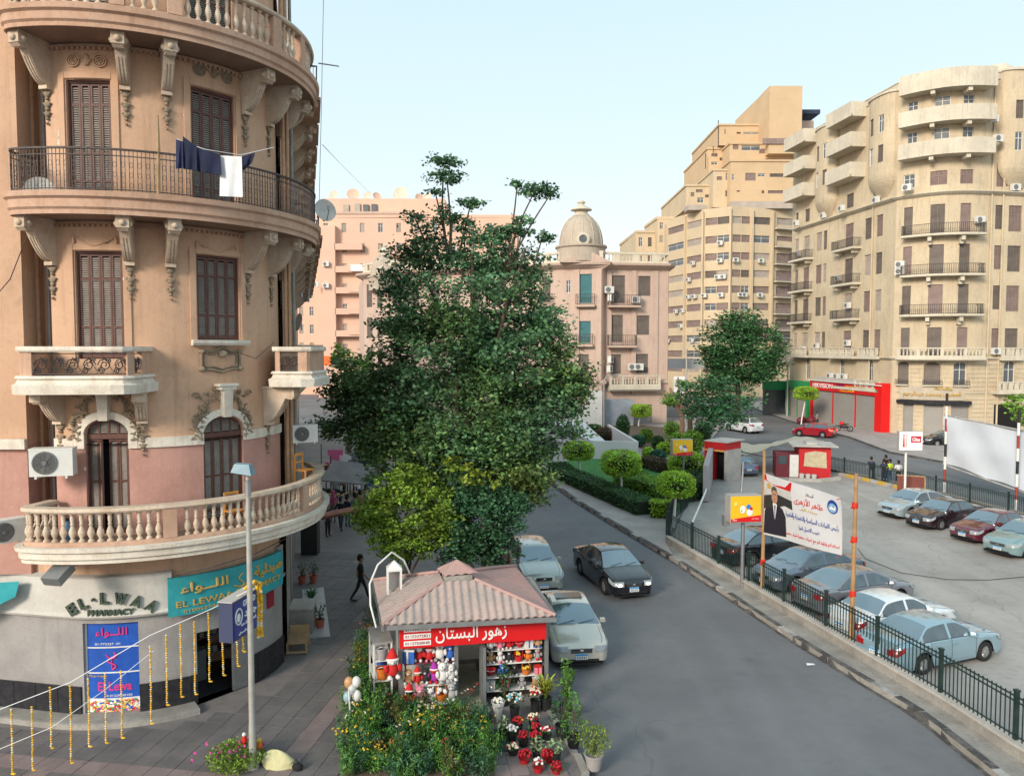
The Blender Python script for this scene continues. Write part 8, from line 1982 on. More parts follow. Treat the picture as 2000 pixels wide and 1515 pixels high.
for u in (1926, 1948, 1700): p = FP.pos(fs_(u), .12, 0); mb = MB(); mb.tube([(p.x, p.y, 0), (p.x, p.y, ZR-1)], .09, 6); mb.build('drain_pipe', M_cr, b3, 60)
mb = MB()
for u in (1948, 2000): q = FP.pos(fs_(u), -1, ZR); mb.ell(q+Vector((0, 0, .3)), (1.6, 1.2, 1.0), 12, 6)
mb.build('roof_scroll', M_crl, b3, 50)
sg_m = mixmat('stone_sign', (.52, .45, .35), (.44, .38, .3), .8, .4, .6)
sS = fs_(1822); mb = MB(); sweep(mb, FP, rect(.05, .16, 3.75, 5.15), fs_(1762), fs_(1885), .6); o = tag(mb.build('shop_sign', sg_m), 'old stone coloured shop board with raised gold Arabic letters on the curved building', 'sign')
path_letters(ar('بقالة'), M_gold, o, FP, sS+1.0, .18, 4.95, 1.6, .45, .06, .02); path_letters(ar('المصرى ومحمد عبدالرحيم'), M_gold, o, FP, sS, .18, 4.3, 5.2, .65, .06, .02)
mb = MB(); sweep(mb, FP, rect(.06, .5, 3.35, 3.7), fs_(1757), fs_(1895), .6); tag(mb.build('dark_awning', M_gran), 'dark folded awning under the old gold lettered board', 'awning')
def shopfront(label, ua, ub, m, zs, rollers, d=.9, name='shopfront'):
 s0, s1 = fs_(ua), fs_(ub); t = thing(name, label, 'shopfront');
 mb = MB(); sweep(mb, FP, rect(.02, d, zs[0], zs[1]), s0, s1, 2); mb.build('sign_board', m, t)
 for s in (s0, s1-.5): mb = MB(); sweep(mb, FP, rect(.02, d-.02, 0, zs[0]-.003), s, s+.5, 2); mb.build('side_pillar', m, t)
 n = rollers; w = (s1-s0-1)/n
 for k in range(n):
  a = s0+.5+k*w; put_window(t, FP, (a+.12, a+w-.12, .15, zs[0]-.05, 0), 'roll', M_roll, .0, 'roller_shutter', d-.2); mb = MB(); sweep(mb, FP, rect(.02, d-.1, 0, zs[0]-.003), a-.1, a+.1, 2); mb.build('pier', m, t)
 return t, s0, s1
M_grs = mat('shop_green', (.02, .26, .09), .5, .1, 1)
t, s0, s1 = shopfront('red shopfront with white lettering and closed grey roller shutters', 1597, 1741, M_red, (3.9, 5.0), 3)
def facade_letters(txt, m, t, s, z, w, h, d=.92): return path_letters(txt, m, t, FP, s, d, z, w, h, .03, .01)
facade_letters('HIKVISION', M_wht, t, s0+(s1-s0)*.2, 4.5, (s1-s0)*.3, .55); facade_letters('KING', mat('sign_darkblue', (.02, .02, .15), .5), t, s0+(s1-s0)*.46, 4.6, (s1-s0)*.1, .5); facade_letters('MONKEY', M_gold, t, s0+(s1-s0)*.65, 4.55, (s1-s0)*.22, .45); facade_letters(ar('للكمبيوتر'), M_yel, t, s0+(s1-s0)*.55, 4.15, (s1-s0)*.2, .3)
sw = fs_(1741); q = FP.pos(sw, 0, 0); mb = MB(); sweep(mb, FP, rect(.02, 1.0, 0, 5.3), sw-1.2, sw+.02, 1); mb.build('tall_red_pillar', mat('bright_red_panel', (.72, .01, .01), .4, .04), t)
mb = MB(); sweep(mb, FP, rect(.0, 1.1, 5.02, 5.12), s0, s1, 2); mb.build('top_ledge', M_wpaint, t)
mb = MB(); sweep(mb, FP, rect(.0, .9, 5.14, 5.5), s0+1, s1-4, 2); mb.build('duct', M_conc_l, t)
t, s0, s1 = shopfront('green shopfront with dark glass at the far left end of the curved building', 1500, 1592, M_grs, (3.8, 4.8), 2);
mb = MB(); mb.bx(33.8, 37.2, 103.2, 103.6, 3.4, 4.6); mb.build('sign_wing', M_grs, t); mb = MB(); mb.bx(34, 37, 103.7, 104, 0, 3.4); mb.build('shop_glass', M_gl, t)
acs = [(1772, 6, .3, 'left end of the bow'), (1910, 8, .2, 'right end of the bow'), (1920, 7, 1.4, 'right corner of the bow'), (1968, 6, .1, 'arch under the right oriel'), (1900, 5, 1., 'right end of the bow balcony'), (1756, 4, .9, 'left end of the bow balcony'), (1757, 4, .2, 'left end of the bow balcony, lower one'),
  (1655, 6, .1, 'bay between the oriels'), (1640, 4, .5, 'bay between the oriels'), (1660, 3, 1.2, 'bay between the oriels'), (1661, 2, 1.2, 'bay between the oriels'), (1710, 6, .0, 'arch under the middle oriel'), (1608, 6, .2, 'arch under the left oriel'), (1600, 2, .9, 'wall below the left oriel'), (1556, 8, .8, 'far left bay'),
  (1560, 7, .8, 'far left bay'), (1566, 6, .1, 'far left bay'), (1560, 5, .5, 'far left bay'), (1574, 2, .5, 'far left bay'), (1628, 1, .9, 'ledge over the red sign, left one'), (1642, 1, .9, 'ledge over the red sign, middle one'), (1656, 1, .9, 'ledge over the red sign, right one'), (1940, 2, .3, 'wall beside the right balustrade'), (1996, 7, .9, 'right edge oriel')]
for u, f, dz, where in acs:
 s = fs_(u); ac_unit('air conditioner, %s floor of the curved building, %s' % (FLN[f], where), FP.pos(s, .2 if f < 6 or 'arch' in where else .9, FZ[f]+dz), FP.ang(s), 'air conditioners on the curved building', 1.15, True)
# B2: yellow stepped tower building
b2 = thing('stepped_tower_building', 'yellow stepped office and flat building with ribbon windows and an ochre tower block', 'building')
YB = 140.
def X_(u, Y): return (u-1000)/1500*(Y*1.0)
BPt = Path([(X_(1308, 150), 154), (X_(1337, 147), 147), (X_(1371, 142), 142), (X_(1424, 139), 139), (X_(1464, 140), 140), (X_(1503, 141), 141), (X_(1600, 146), 146)])
def z2(v, Y=YB): return zat(0, Y, v)
rows_v = [431, 467, 501, 535, 566, 599, 631, 661, 692, 722]
ops = []; segl = list(zip(BPt.c, BPt.c[1:]))
NB = [1, 1, 2, 1, 1, 0]
for r_, v in enumerate(rows_v):
 zc = z2(v);
 for k, (a, b) in enumerate(segl[:5]):
  n = 2 if k in (2, 3) else 1; m_ = .32
  for j in range(n):
   x0 = a+m_+(b-a-2*m_)*j/n+(.03 if j else 0); x1 = a+m_+(b-a-2*m_)*(j+1)/n-.03; ops.append((x0, x1, zc-.62, zc+.68, 0))
 a, b = segl[5]
 if r_ < 9: ops.append((a+1.2, a+5.2, zc-1.1, zc+.8, 0)); ops.append((a+5.6, a+7.2, zc-1.1, zc+.8, 0))
mb = MB(); wall(mb, BPt, 0, BPt.L, 0, z2(405), ops, .3, step=6); mb.build('facade_wall', M_yb, b2)
for k, op in enumerate(ops):
 q = (k*7+k//5) % 11; kd, m = ('roll', M_shm) if q < 6 else ('roll', M_shp) if q < 8 else ('glass', M_wpaint) if q < 10 else ('shut', M_shg); put_window(b2, BPt, op, kd, m, .2)
for c in BPt.c[1:6]:
 p = BPt.pos(c, .18, 0); mb = MB(); mb.box((p.x, p.y, z2(410)/2), (.35, .45, z2(410)), BPt.ang(c)); mb.build('pier', M_yb, b2)
a, b = segl[5]
for r_, v in enumerate(rows_v[:9]):
 zc = z2(v)-1.2; r = slab(b2, BPt, a+.4, a+8.4, 1.2, zc, .2, M_crl, step=6); mb = MB(); sweep(mb, BPt, rect(1.1, 1.22, zc+.002, zc+(.9 if r_ % 2 else .5)), a+.4, a+8.4, 6); mb.build('balcony_parapet', M_yb if r_ < 2 else M_shm, r)
def blk(name, u0, u1, v0, v1, Y0, dep, m, parent=b2):
 x0, x1 = X_(u0, Y0), X_(u1, Y0); mb = MB(); mb.bx(x0, x1, Y0, Y0+dep, z2(v1, Y0), z2(v0, Y0)); return mb.build(name, m, parent), x0, x1
mb = MB(); core = BPt.off(-.35, 0, BPt.L, 40); mb.prism([(q.x, q.y) for q in core.p]+[(X_(1600, 165), 175), (X_(1308, 150), 175)], 0, z2(408)); mb.build('block_core', M_yb, b2)
def band_block(u0, u1, v0, v1, Y0, dep, m, wins_):
 x0, x1 = X_(u0, Y0), X_(u1, Y0); P = Path([(x0-.01, Y0+dep), (x0, Y0), (x1, Y0)]); ops = []
 for (a, b, va, vb) in wins_: ops.append((dep+X_(a, Y0)-x0, dep+X_(b, Y0)-x0, z2(vb, Y0), z2(va, Y0), 0))
 mb = MB(); wall(mb, P, 0, P.L, z2(v1, Y0), z2(v0, Y0), ops, .25, step=30); o = mb.build('stepped_storey', m, b2)
 for k, op in enumerate(ops): put_window(o, P, op, ('roll', 'glass', 'shut')[k % 3], (M_shm, M_wpaint, M_shg)[k % 3], .15)
 mb = MB(); mb.bx(x0+.3, x1, Y0+.4, Y0+dep, z2(v1, Y0), z2(v0, Y0)-.1); mb.build('storey_core', m, o)
 mb = MB(); mb.bx(x0-.2, x1+.2, Y0-.2, Y0+.15, z2(v0, Y0), z2(v0, Y0)+.35); mb.bx(x0-.2, x0+.1, Y0+.15, Y0+dep, z2(v0, Y0), z2(v0, Y0)+.35); mb.build('parapet', m, o)
band_block(1421, 1556, 316, 405, 142, 20, M_yo, [(1450, 1470, 338, 353), (1474, 1488, 339, 345), (1497, 1534, 339, 346), (1541, 1555, 340, 346), (1424, 1429, 340, 352), (1482, 1487, 372, 378), (1494, 1530, 372, 378), (1540, 1550, 373, 379), (1434, 1440, 372, 375)])
band_block(1388, 1421, 334, 405, 144, 22, M_yb, [(1395, 1405, 345, 352), (1412, 1418, 338, 352), (1412, 1418, 372, 384)])
band_block(1336, 1384, 364, 408, 147, 24, M_yb, [(1345, 1352, 376, 384), (1358, 1370, 386, 396), (1373, 1380, 380, 386), (1355, 1368, 370, 376)])
band_block(1419, 1556, 282, 318, 146, 16, M_yo, [(1425, 1436, 283, 292), (1442, 1478, 284, 294), (1488, 1495, 310, 316), (1500, 1516, 311, 316), (1520, 1528, 311, 316), (1536, 1550, 311, 316), (1476, 1496, 291, 300)])
band_block(1398, 1480, 246, 284, 150, 22, M_yo, [(1432, 1440, 258, 262), (1445, 1475, 258, 262)])
band_block(1376, 1412, 292, 340, 151, 20, M_yo, [(1384, 1396, 300, 306), (1384, 1396, 316, 322), (1400, 1408, 308, 314)])
blk('tower_block', 1494, 1557, 168, 300, 144, 5, M_yo)
Yt = 144; x0, x1 = X_(1429, 162), X_(1494, 144)
mb = MB(); mb.prism([(X_(1429, 165), 165), (X_(1494, Yt)-.01, Yt+.01), (X_(1555, 150), 150), (X_(1500, 168), 168)], z2(285, 150), z2(170, 144)+.05); mb.build('tower_side', M_yo, b2)
blk('tower_band', 1484, 1556, 270, 281, 143.7, .6, M_shm)
blk('glazed_storey', 1424, 1546, 393, 407, 140.6, 3, M_shp); blk('glazed_storey', 1340, 1378, 400, 410, 142.5, 3, M_shp)
for u, v0, v1 in ((1403, 235, 285), (1416, 252, 262), (1378, 300, 330), (1393, 285, 300)): p = PY(u, v1, 150); mb = MB(); mb.tube([p, PY(u, v0, 150)], .08, 4); mb.build('antenna', M_iron, b2)
mb = MB(); mb.bx(X_(1555, 150), X_(1592, 150), 150, 156, z2(222, 150), z2(214, 150)); mb.build('roof_canopy', mat('navy_sheet', (.03, .04, .08), .5), b2); mb = MB(); mb.bx(X_(1556, 151), X_(1580, 151), 151, 158, z2(290, 151), z2(236, 151)); mb.build('roof_room', M_pd, b2)
k = 0
for r_, v, us in ((1, 479, (1409,)), (2, 513, (1358, 1409, 1435, 1484)), (3, 545, (1350, 1405, 1416)), (4, 580, (1350, 1362, 1380, 1412, 1445, 1452, 1483)), (5, 607, (1326, 1339)), (6, 638, (1336,)), (7, 668, (1310, 1358))):
 for j, u in enumerate(us):
  s = BPt.s_at(u, 30); ac_unit('air conditioner below the %s ribbon window row, %s from the left, yellow building' % (ordn[r_].replace('leftmost', 'first'), ('first', 'second', 'third', 'fourth', 'fifth', 'sixth', 'seventh')[j]), BPt.pos(s, .35, z2(v)), BPt.ang(s), 'air conditioners on the yellow tower building', 1.3, True)
def simple_block(name, label, u0, u1, vt, vb, Y, dep, m, cols, rows_, wm=M_shg, zb=0, wf=.4, hf=.5, cat='building', kinds=('shut', 'roll', 'glass'), rz=0):
 x0, x1 = X_(u0, Y), X_(u1, Y); t = thing(name, label, cat); zt = z2(vt, Y); P = Path([(x0-.5, Y+dep), (x0, Y), (x1, Y+rz), (x1+.5, Y+dep)]); ops = []
 L = (Vector((x1, Y+rz))-Vector((x0, Y))).length; s0 = P.c[1]; z_b = z2(vb, Y); hh = (zt-z_b)/rows_
 for i in range(cols):
  for j in range(rows_): c = s0+L*(i+.5)/cols; zc = z_b+hh*(j+.5); ops.append((c-L/cols*wf/2, c+L/cols*wf/2, zc-hh*hf/2, zc+hh*hf/2, 0))
 mb = MB(); wall(mb, P, 0, P.L, zb, zt, ops, .25, step=40); mb.build('wall', m, t)
 for k, op in enumerate(ops): put_window(t, P, op, kinds[(k*5+k//3) % len(kinds)], wm, .15)
 mb = MB(); mb.prism([(x0+.1, Y+.4), (x1-.1, Y+.4+rz), (x1-.1, Y+dep), (x0+.1, Y+dep)], zb, zt-.05); mb.build('core', m, t)
 mb = MB(); sweep(mb, P, rect(-.3, .2, zt, zt+.5), 0, P.L, 40); mb.build('parapet', m, t)
 return t, P, s0, L
simple_block('apartment_building', 'narrow cream block between the domed house and the yellow tower', 1240, 1312, 455, 700, 160, 20, M_yb, 4, 7, M_shg)
simple_block('apartment_building', 'small grey penthouse block left of the yellow tower', 1281, 1330, 428, 480, 158, 12, M_yb, 3, 2, M_shp)
simple_block('apartment_building', 'shaded block filling the gap between yellow tower and curved building', 1500, 1590, 440, 780, 150, 14, M_cr, 4, 10, M_shg)
# B1: far pink block on the left behind the tree
t, P1, s1_, L1_ = simple_block('apartment_building', 'tall pale pink apartment block with satellite dishes on its roof behind the big tree', 622, 1010, 425, 700, 140, 18, M_pb, 11, 7, M_shp, wf=.26, hf=.46, kinds=('glass', 'shut', 'roll', 'shut'))
blk('penthouse', 636, 870, 388, 428, 142, 12, M_pb, t); blk('penthouse_cornice', 630, 790, 413, 418, 141, 13, M_pd, t); blk('projecting_bay', 632, 657, 440, 705, 138.6, 1.4, M_pb, t)
for u0, u1, vs_ in ((657, 710, (486, 530, 571, 612, 655)), (684, 710, (528, 569, 611, 652)), (770, 812, (500, 545, 590))):
 for v in vs_: x0, x1 = X_(u0, 139), X_(u1, 139)+(.05 if u0 == 684 else 0); mb = MB(); mb.bx(x0, x1, 138.6 if u0 != 684 else 138.4, 139.9, z2(v, 139)-(.2 if u0 != 684 else .17), z2(v, 139)+(.9 if u0 != 684 else .86)); mb.build('balcony', M_pb, t)
for u, v in ((676, 405), (698, 403), (715, 405), (731, 404)): p = PY(u, v+10, 141.8); mb = MB(); mb.box(p+Vector((0, 0, .6)), (1.0, .3, 1.6)); mb.build('penthouse_window', M_gl if u in (715, 731) else M_shp, t)
for i, (u, v, s) in enumerate(((652, 392, 1.1), (690, 392, 1.3), (718, 392, 1.0), (736, 392, .9), (783, 394, 1.6), (820, 398, 1.1), (835, 398, 1.2))):
 dish('rooftop satellite dish, %s from the left on the far pink block' % ('first', 'second', 'third', 'fourth', 'fifth', 'sixth', 'seventh')[i], PY(u, v, 143), s*.9, RN.uniform(-.6, .6), .4, 'satellite dishes on the pink block', M_pb if i % 2 else M_crl)
for i, (u, v) in enumerate(((637, 520), (637, 562), (617, 560))): ac_unit('air conditioner on the left bay of the far pink block, %s' % ('upper one', 'lower one', 'at its left edge')[i], PY(u, v, 138.4), 0, 'air conditioners on the pink block', 1.4, True)
mb = MB(); mb.box(PY(697, 523, 138.3), (2.3, .1, 1.2)); tag(mb.build('white_sheet', M_clw), 'white sheet hung to dry on a balcony of the far pink block', 'laundry')
mb = MB(); a = PY(627, 702, 110); mb.bx(a.x, a.x+1.4, 110, 110.3, a.z-.8, a.z+.5); o = tag(mb.build('shop_sign', mat('sign_orange', (.8, .16, .03), .5)), 'small orange shop sign under the far pink block', 'sign'); mb = MB(); mb.bx(a.x+1.4, a.x+2.8, 110, 110.3, a.z-.8, a.z+.5); mb.build('navy_half', M_navy, o)
simple_block('apartment_building', 'pale distant block at the end of the street on the left', 560, 640, 520, 730, 150, 18, M_pb, 4, 6, M_shp)
mb = MB(); a, b = G(600, 745), G(900, 745); sweep(mb, Path([(a.x, a.y), (b.x, b.y)]), rect(-.2, .2, 0, 4)); tag(mb.build('street_wall', M_pd), 'low pink street wall under the far blocks behind the tree', 'wall')
# domed pink building
dm = thing('domed_building', 'pink old building with a ribbed cream dome, balustrade roof and balconies behind the garden', 'building')
DPt = Path([(X_(700, 104)-3, 120), (X_(712, 103), 103), (X_(760, 100), 99.5), (X_(850, 98), 98), (X_(1060, 92), 92.5), (X_(1088, 90), 90.5), (X_(1176, 89), 89.3), (X_(1182, 90), 90.4), (X_(1308, 90), 91.5), (X_(1308, 96), 110)])
def ds(u, z=14): return DPt.s_at(u, z, 0, DPt.c[1], DPt.c[-2])
ZC = zat(0, 90, 518)
wd = []
def dw(u0, u1, v0, v1, kd, m, nm='window'):
 s0, s1 = ds(u0), ds(u1); q = DPt.pos((s0+s1)/2); wd.append(((s0, s1, zat(q.x, q.y, v1), zat(q.x, q.y, v0), 0), kd, m, nm))
for (u0, u1, v0, v1, kd, m) in ((1132, 1156, 535, 592, 'roll', M_shb), (1195, 1220, 538, 592, 'shut', M_shg), (1247, 1271, 539, 578, 'shut', M_shg), (1130, 1154, 627, 670, 'roll', M_shb), (1192, 1217, 615, 668, 'shut', M_shg), (1245, 1269, 616, 654, 'shut', M_shg), (1128, 1151, 692, 728, 'roll', M_shg), (1190, 1214, 692, 730, 'shut', M_shg), (1243, 1267, 691, 728, 'shut', M_shg),
         (1106, 1115, 548, 572, 'glass', M_wpaint), (1090, 1100, 625, 668, 'shut', M_shg), (1060, 1075, 540, 590, 'shut', M_shg), (1060, 1075, 625, 670, 'shut', M_shg)): dw(u0, u1, v0, v1, kd, m)
for u in (722, 742, 775, 810, 850, 890, 930, 970, 1010):
 for v0, v1 in ((555, 600), (620, 660), (680, 710)): dw(u-5 if u < 760 else u-8, u+5 if u < 760 else u+8, v0, v1, 'shut', M_shg)
for u0, u1, v1 in ((1100, 1125, 829), (1165, 1210, 829), (1233, 1276, 829)): dw(u0, u1, 790, v1, 'roll', M_roll, 'shop_shutter')
mb = MB(); wall(mb, DPt, 0, DPt.L, 0, ZC, [w[0] for w in wd], .28, step=8); mb.build('wall', M_pd, dm)
for op, kd, m, nm in wd: put_window(dm, DPt, op, kd, m, .15, nm)
mb = MB(); mb.prism([(q.x, q.y) for q in DPt.off(-.4, DPt.c[1], DPt.c[-2], 60).p]+[(X_(1300, 105), 108), (X_(720, 118), 118)], 0, ZC-.1); mb.build('core', M_pd, dm)
mb = MB(); sweep(mb, DPt, [(0, ZC-.5), (.4, ZC-.3), (.95, ZC+.0), (1.0, ZC+.25), (-.4, ZC+.3)], DPt.c[1]-2, DPt.L-.5, 6); mb.build('cornice', M_pd, dm)
mb = MB(); sweep(mb, DPt, rect(-.3, .05, ZC+.3, ZC+.6), DPt.c[1]-2, DPt.L-.5, 6); sweep(mb, DPt, rect(-.3, .08, ZC+1.35, ZC+1.6), DPt.c[1]-2, DPt.L-.5, 6)
for s in [DPt.c[1]+k*2.4 for k in range(18)]:
 if s < DPt.c[-2]: sweep(mb, DPt, rect(-.25, .04, ZC+.6, ZC+1.35), s, s+.9, 2)
mb.build('roof_parapet', M_crl, dm); me = cached(('fb', .95), lambda: MB().lathe([(.05, 0), (.1, .2), (.05, .4), (.08, .68)], 6).mesh('baluster', M_crl, 50))
for s in [ds(1190)+k*.42 for k in range(17)]: o = link('baluster', me, dm, DPt.pos(s, -.1, ZC+.6))
def dome(u, vb, vt, ru, Y, parent, label=None):
 c = PY(u, vb, Y); r = ru*Y/1500; zt = zat(0, Y, vt); H = zt-c.z
 mb = MB(); prof = [(r*1.0, 0)]+[(r*math.cos(a)**.85, H*.70*math.sin(a)) for a in [pi/2*k/9 for k in range(1, 9)]]; mb.lathe([(r*1.12, -1.9), (r*1.12, -.3), (r*1.2, -.2), (r*1.2, 0)]+prof, 24, c=c); d = mb.build('dome', mixmat('dome_plaster', (.50, .42, .34), (.42, .35, .28), .5, .38, .62, bump=.1, c3=(.33, .28, .23), fscale=8, streak=.5), parent, 40)
 mb = MB(); mb.lathe([(r*.42, 0), (r*.30, H*.06), (r*.26, H*.12), (r*.5, H*.13), (r*.46, H*.16), (r*.2, H*.22), (r*.12, H*.26), (r*.2, H*.30), (r*.05, H*.36)], 14, c=(c.x, c.y, c.z+H*.66)); mb.build('finial', M_crl, d, 50)
 for k in range(12):
  a = 2*pi*k/12; pts = [(c.x+(rr+.03)*math.cos(a), c.y+(rr+.03)*math.sin(a), c.z+z) for rr, z in prof]; q = MB(); q.tube(pts, .035, 4); q.build('rib', M_crl, d)
 q = MB(); R = Matrix.Translation((c.x, c.y-r*1.02, c.z+H*.10)) @ Matrix.Rotation(pi/2, 4, 'X'); q.lathe([(.75, -.2), (.75, .15), (.5, .2), (.48, .05)], 14, R); q.build('round_window', M_crl, d, 50); q = MB(); q.lathe([(.45, .02), (.44, .06)], 12, R); q.build('pane', M_gl, d)
dome(1135, 482, 392, 42, 91.5, dm); dome(752, 540, 478, 28, 101, dm)
mb = MB(); a = DPt.pos(ds(1147), .9, ZC); mb.add([a+Vector((x, y, z)) for x, y, z in ((-3, 0, .2), (3, 0, .2), (0, 0, 1.7), (-3, 1.2, .2), (3, 1.2, .2), (0, 1.2, 1.7))], [(0, 1, 2), (5, 4, 3), (0, 2, 5, 3), (1, 4, 5, 2)]); mb.build('pediment', M_pd, dm)
for u0, u1, v, w_ in ((1125, 1162, 596, .7), (1185, 1246, 597, 1.1), (1123, 1160, 673, .7), (1185, 1240, 675, 1.1), (1060, 1085, 596, .9)):
 s0, s1 = ds(u0), ds(u1); q = DPt.pos(s0); z = zat(q.x, q.y, v); r = slab(dm, DPt, s0, s1, w_, z, .3, M_pd, step=4, lip=1); railing_on(r, DPt, s0+.05, s1-.05, w_-.05, z, 1.2, M_rail, .22)
s0, s1 = ds(1186), ds(1285); q = DPt.pos(s0); z = zat(q.x, q.y, 752); r = slab(dm, DPt, s0, s1, 1.2, z, .7, M_crl, step=5, lip=1); far_balustrade(r, DPt, s0, s1, 1.15, z, 1.2)
s0, s1 = ds(1070), ds(1306); mb = MB(); sweep(mb, DPt, [(0, 4.6), (.5, 4.9), (.5, 5.2), (0, 5.3)], s0, s1, 5); mb.build('string_course', M_pd, dm)
for u in (1122, 1164, 1184, 1232, 1276, 1300):
 mb = MB(); s = ds(u); sweep(mb, DPt, rect(0, .14, 5.3, ZC-.5), s, s+.6, 3); mb.build('pilaster', M_pd, dm)
mb = MB(); sweep(mb, DPt, rect(.06, .3, 3.6, 5.2), ds(1232), ds(1308), 4); o = tag(mb.build('shop_sign', mat('sign_dustpink', (.50, .33, .27), .6)), 'dusty pink shop sign with black Arabic letters on the domed building', 'sign'); path_letters(ar('بن ورد اليمن'), M_blk, o, DPt, (ds(1232)+ds(1308))/2-.3, .31, 4.4, 3.2, .7, .03, .02)
for i, (u, v) in enumerate(((1187, 573), (1181, 588), (1182, 708), (1180, 726), (1232, 722), (1245, 722), (1238, 592))): s = ds(u); q = DPt.pos(s); ac_unit('air conditioner on the domed building, %s' % ('left of the top balcony, upper', 'left of the top balcony, lower', 'grey one left of the lowest shutters, upper', 'left of the lowest shutters, lower', 'over the balustrade, left', 'over the balustrade, right', 'at the right end of the top balcony')[i], DPt.pos(s, .5, zat(q.x, q.y, v)), DPt.ang(s), 'air conditioners on the domed building', 1.35, True)
mb = MB(); a, b = G(1178, 830), G(1235, 832); mb.bx(a.x, b.x, a.y-2, a.y-.4, 0, 3.1); tag(mb.build('tarpaulin_shed', mat('tarp_grey', (.30, .33, .38), .8, .2, .6)), 'grey tarpaulin covered shed before the domed building', 'shed')
mb = MB(); a, b = G(1100, 832), G(1170, 832); mb.bx(a.x, b.x-1.4, a.y-3, a.y-2.6, 0, 2.6); mb.bx(b.x-1.4, b.x, a.y-3, a.y-1, 0, 4.2); mb.build('x', M_wpaint) if False else tag(mb.build('hoarding', M_wpaint), 'white hoarding at the foot of the domed building by the street tree', 'hoarding')
mb = MB(); a = PY(1305, 730, 100); mb.bx(a.x, a.x+4.8, 100, 100.2, zat(0, 100, 720), zat(0, 100, 700)); tag(mb.build('street_banner', M_clw), 'white cloth banner at the end of the side street', 'banner')
mb = MB(); a = PY(1316, 740, 92); mb.bx(a.x, a.x+1.3, 92, 92.1, zat(0, 92, 775), zat(0, 92, 735)); tag(mb.build('hanging_banner', M_clw), 'white hanging banner on the lamp post right of the domed building', 'banner')
for i, (u, v0, v1, Y) in enumerate(((1340, 672, 780, 94), (1179, 735, 825, 84), (1538, 700, 770, 100))):
 p = PY(u, v1, Y); t = thing('street_lamp', ['slim street lamp right of the domed building', 'slim pale lamp post before the tarpaulin shed', 'slim lamp post before the far end of the curved building'][i], 'street lamp', (p.x, Y, 0), 0, 'slim street lamps'); H = zat(0, Y, v0); mb = MB(); mb.tube([(0, 0, 0), (0, 0, H-.5), (.3, 0, H), (1.0, 0, H+.1)], [.12, .09, .06, .05], 6); mb.build('pole', M_galv, t); mb = MB(); mb.box((1.2, 0, H+.08), (.7, .25, .12)); mb.build('lamp_head', M_metal, t)
PV = [G(1466, 796), G(1540, 822), G(1595, 838), G(1660, 855), G(1740, 885), G(1850, 905), G(2050, 915)]
sheet('pavement', [(q.x, q.y) for q in PV]+[(70, 76), (70, 120), (30, 130), (22, 125)], .14, M_pave2, .16)
pth = Path([(q.x, q.y) for q in PV]); mb = MB(); sweep(mb, pth, rect(-.0, .12, 0, .15), 0, pth.L, 2); struct(mb.build('kerb', M_kerb_d))
mb = MB()
sheet('road_marking', [G(1700, 858, 0), G(1732, 862, 0), G(1730, 865, 0), G(1698, 861, 0)], .145, M_kerb_l)
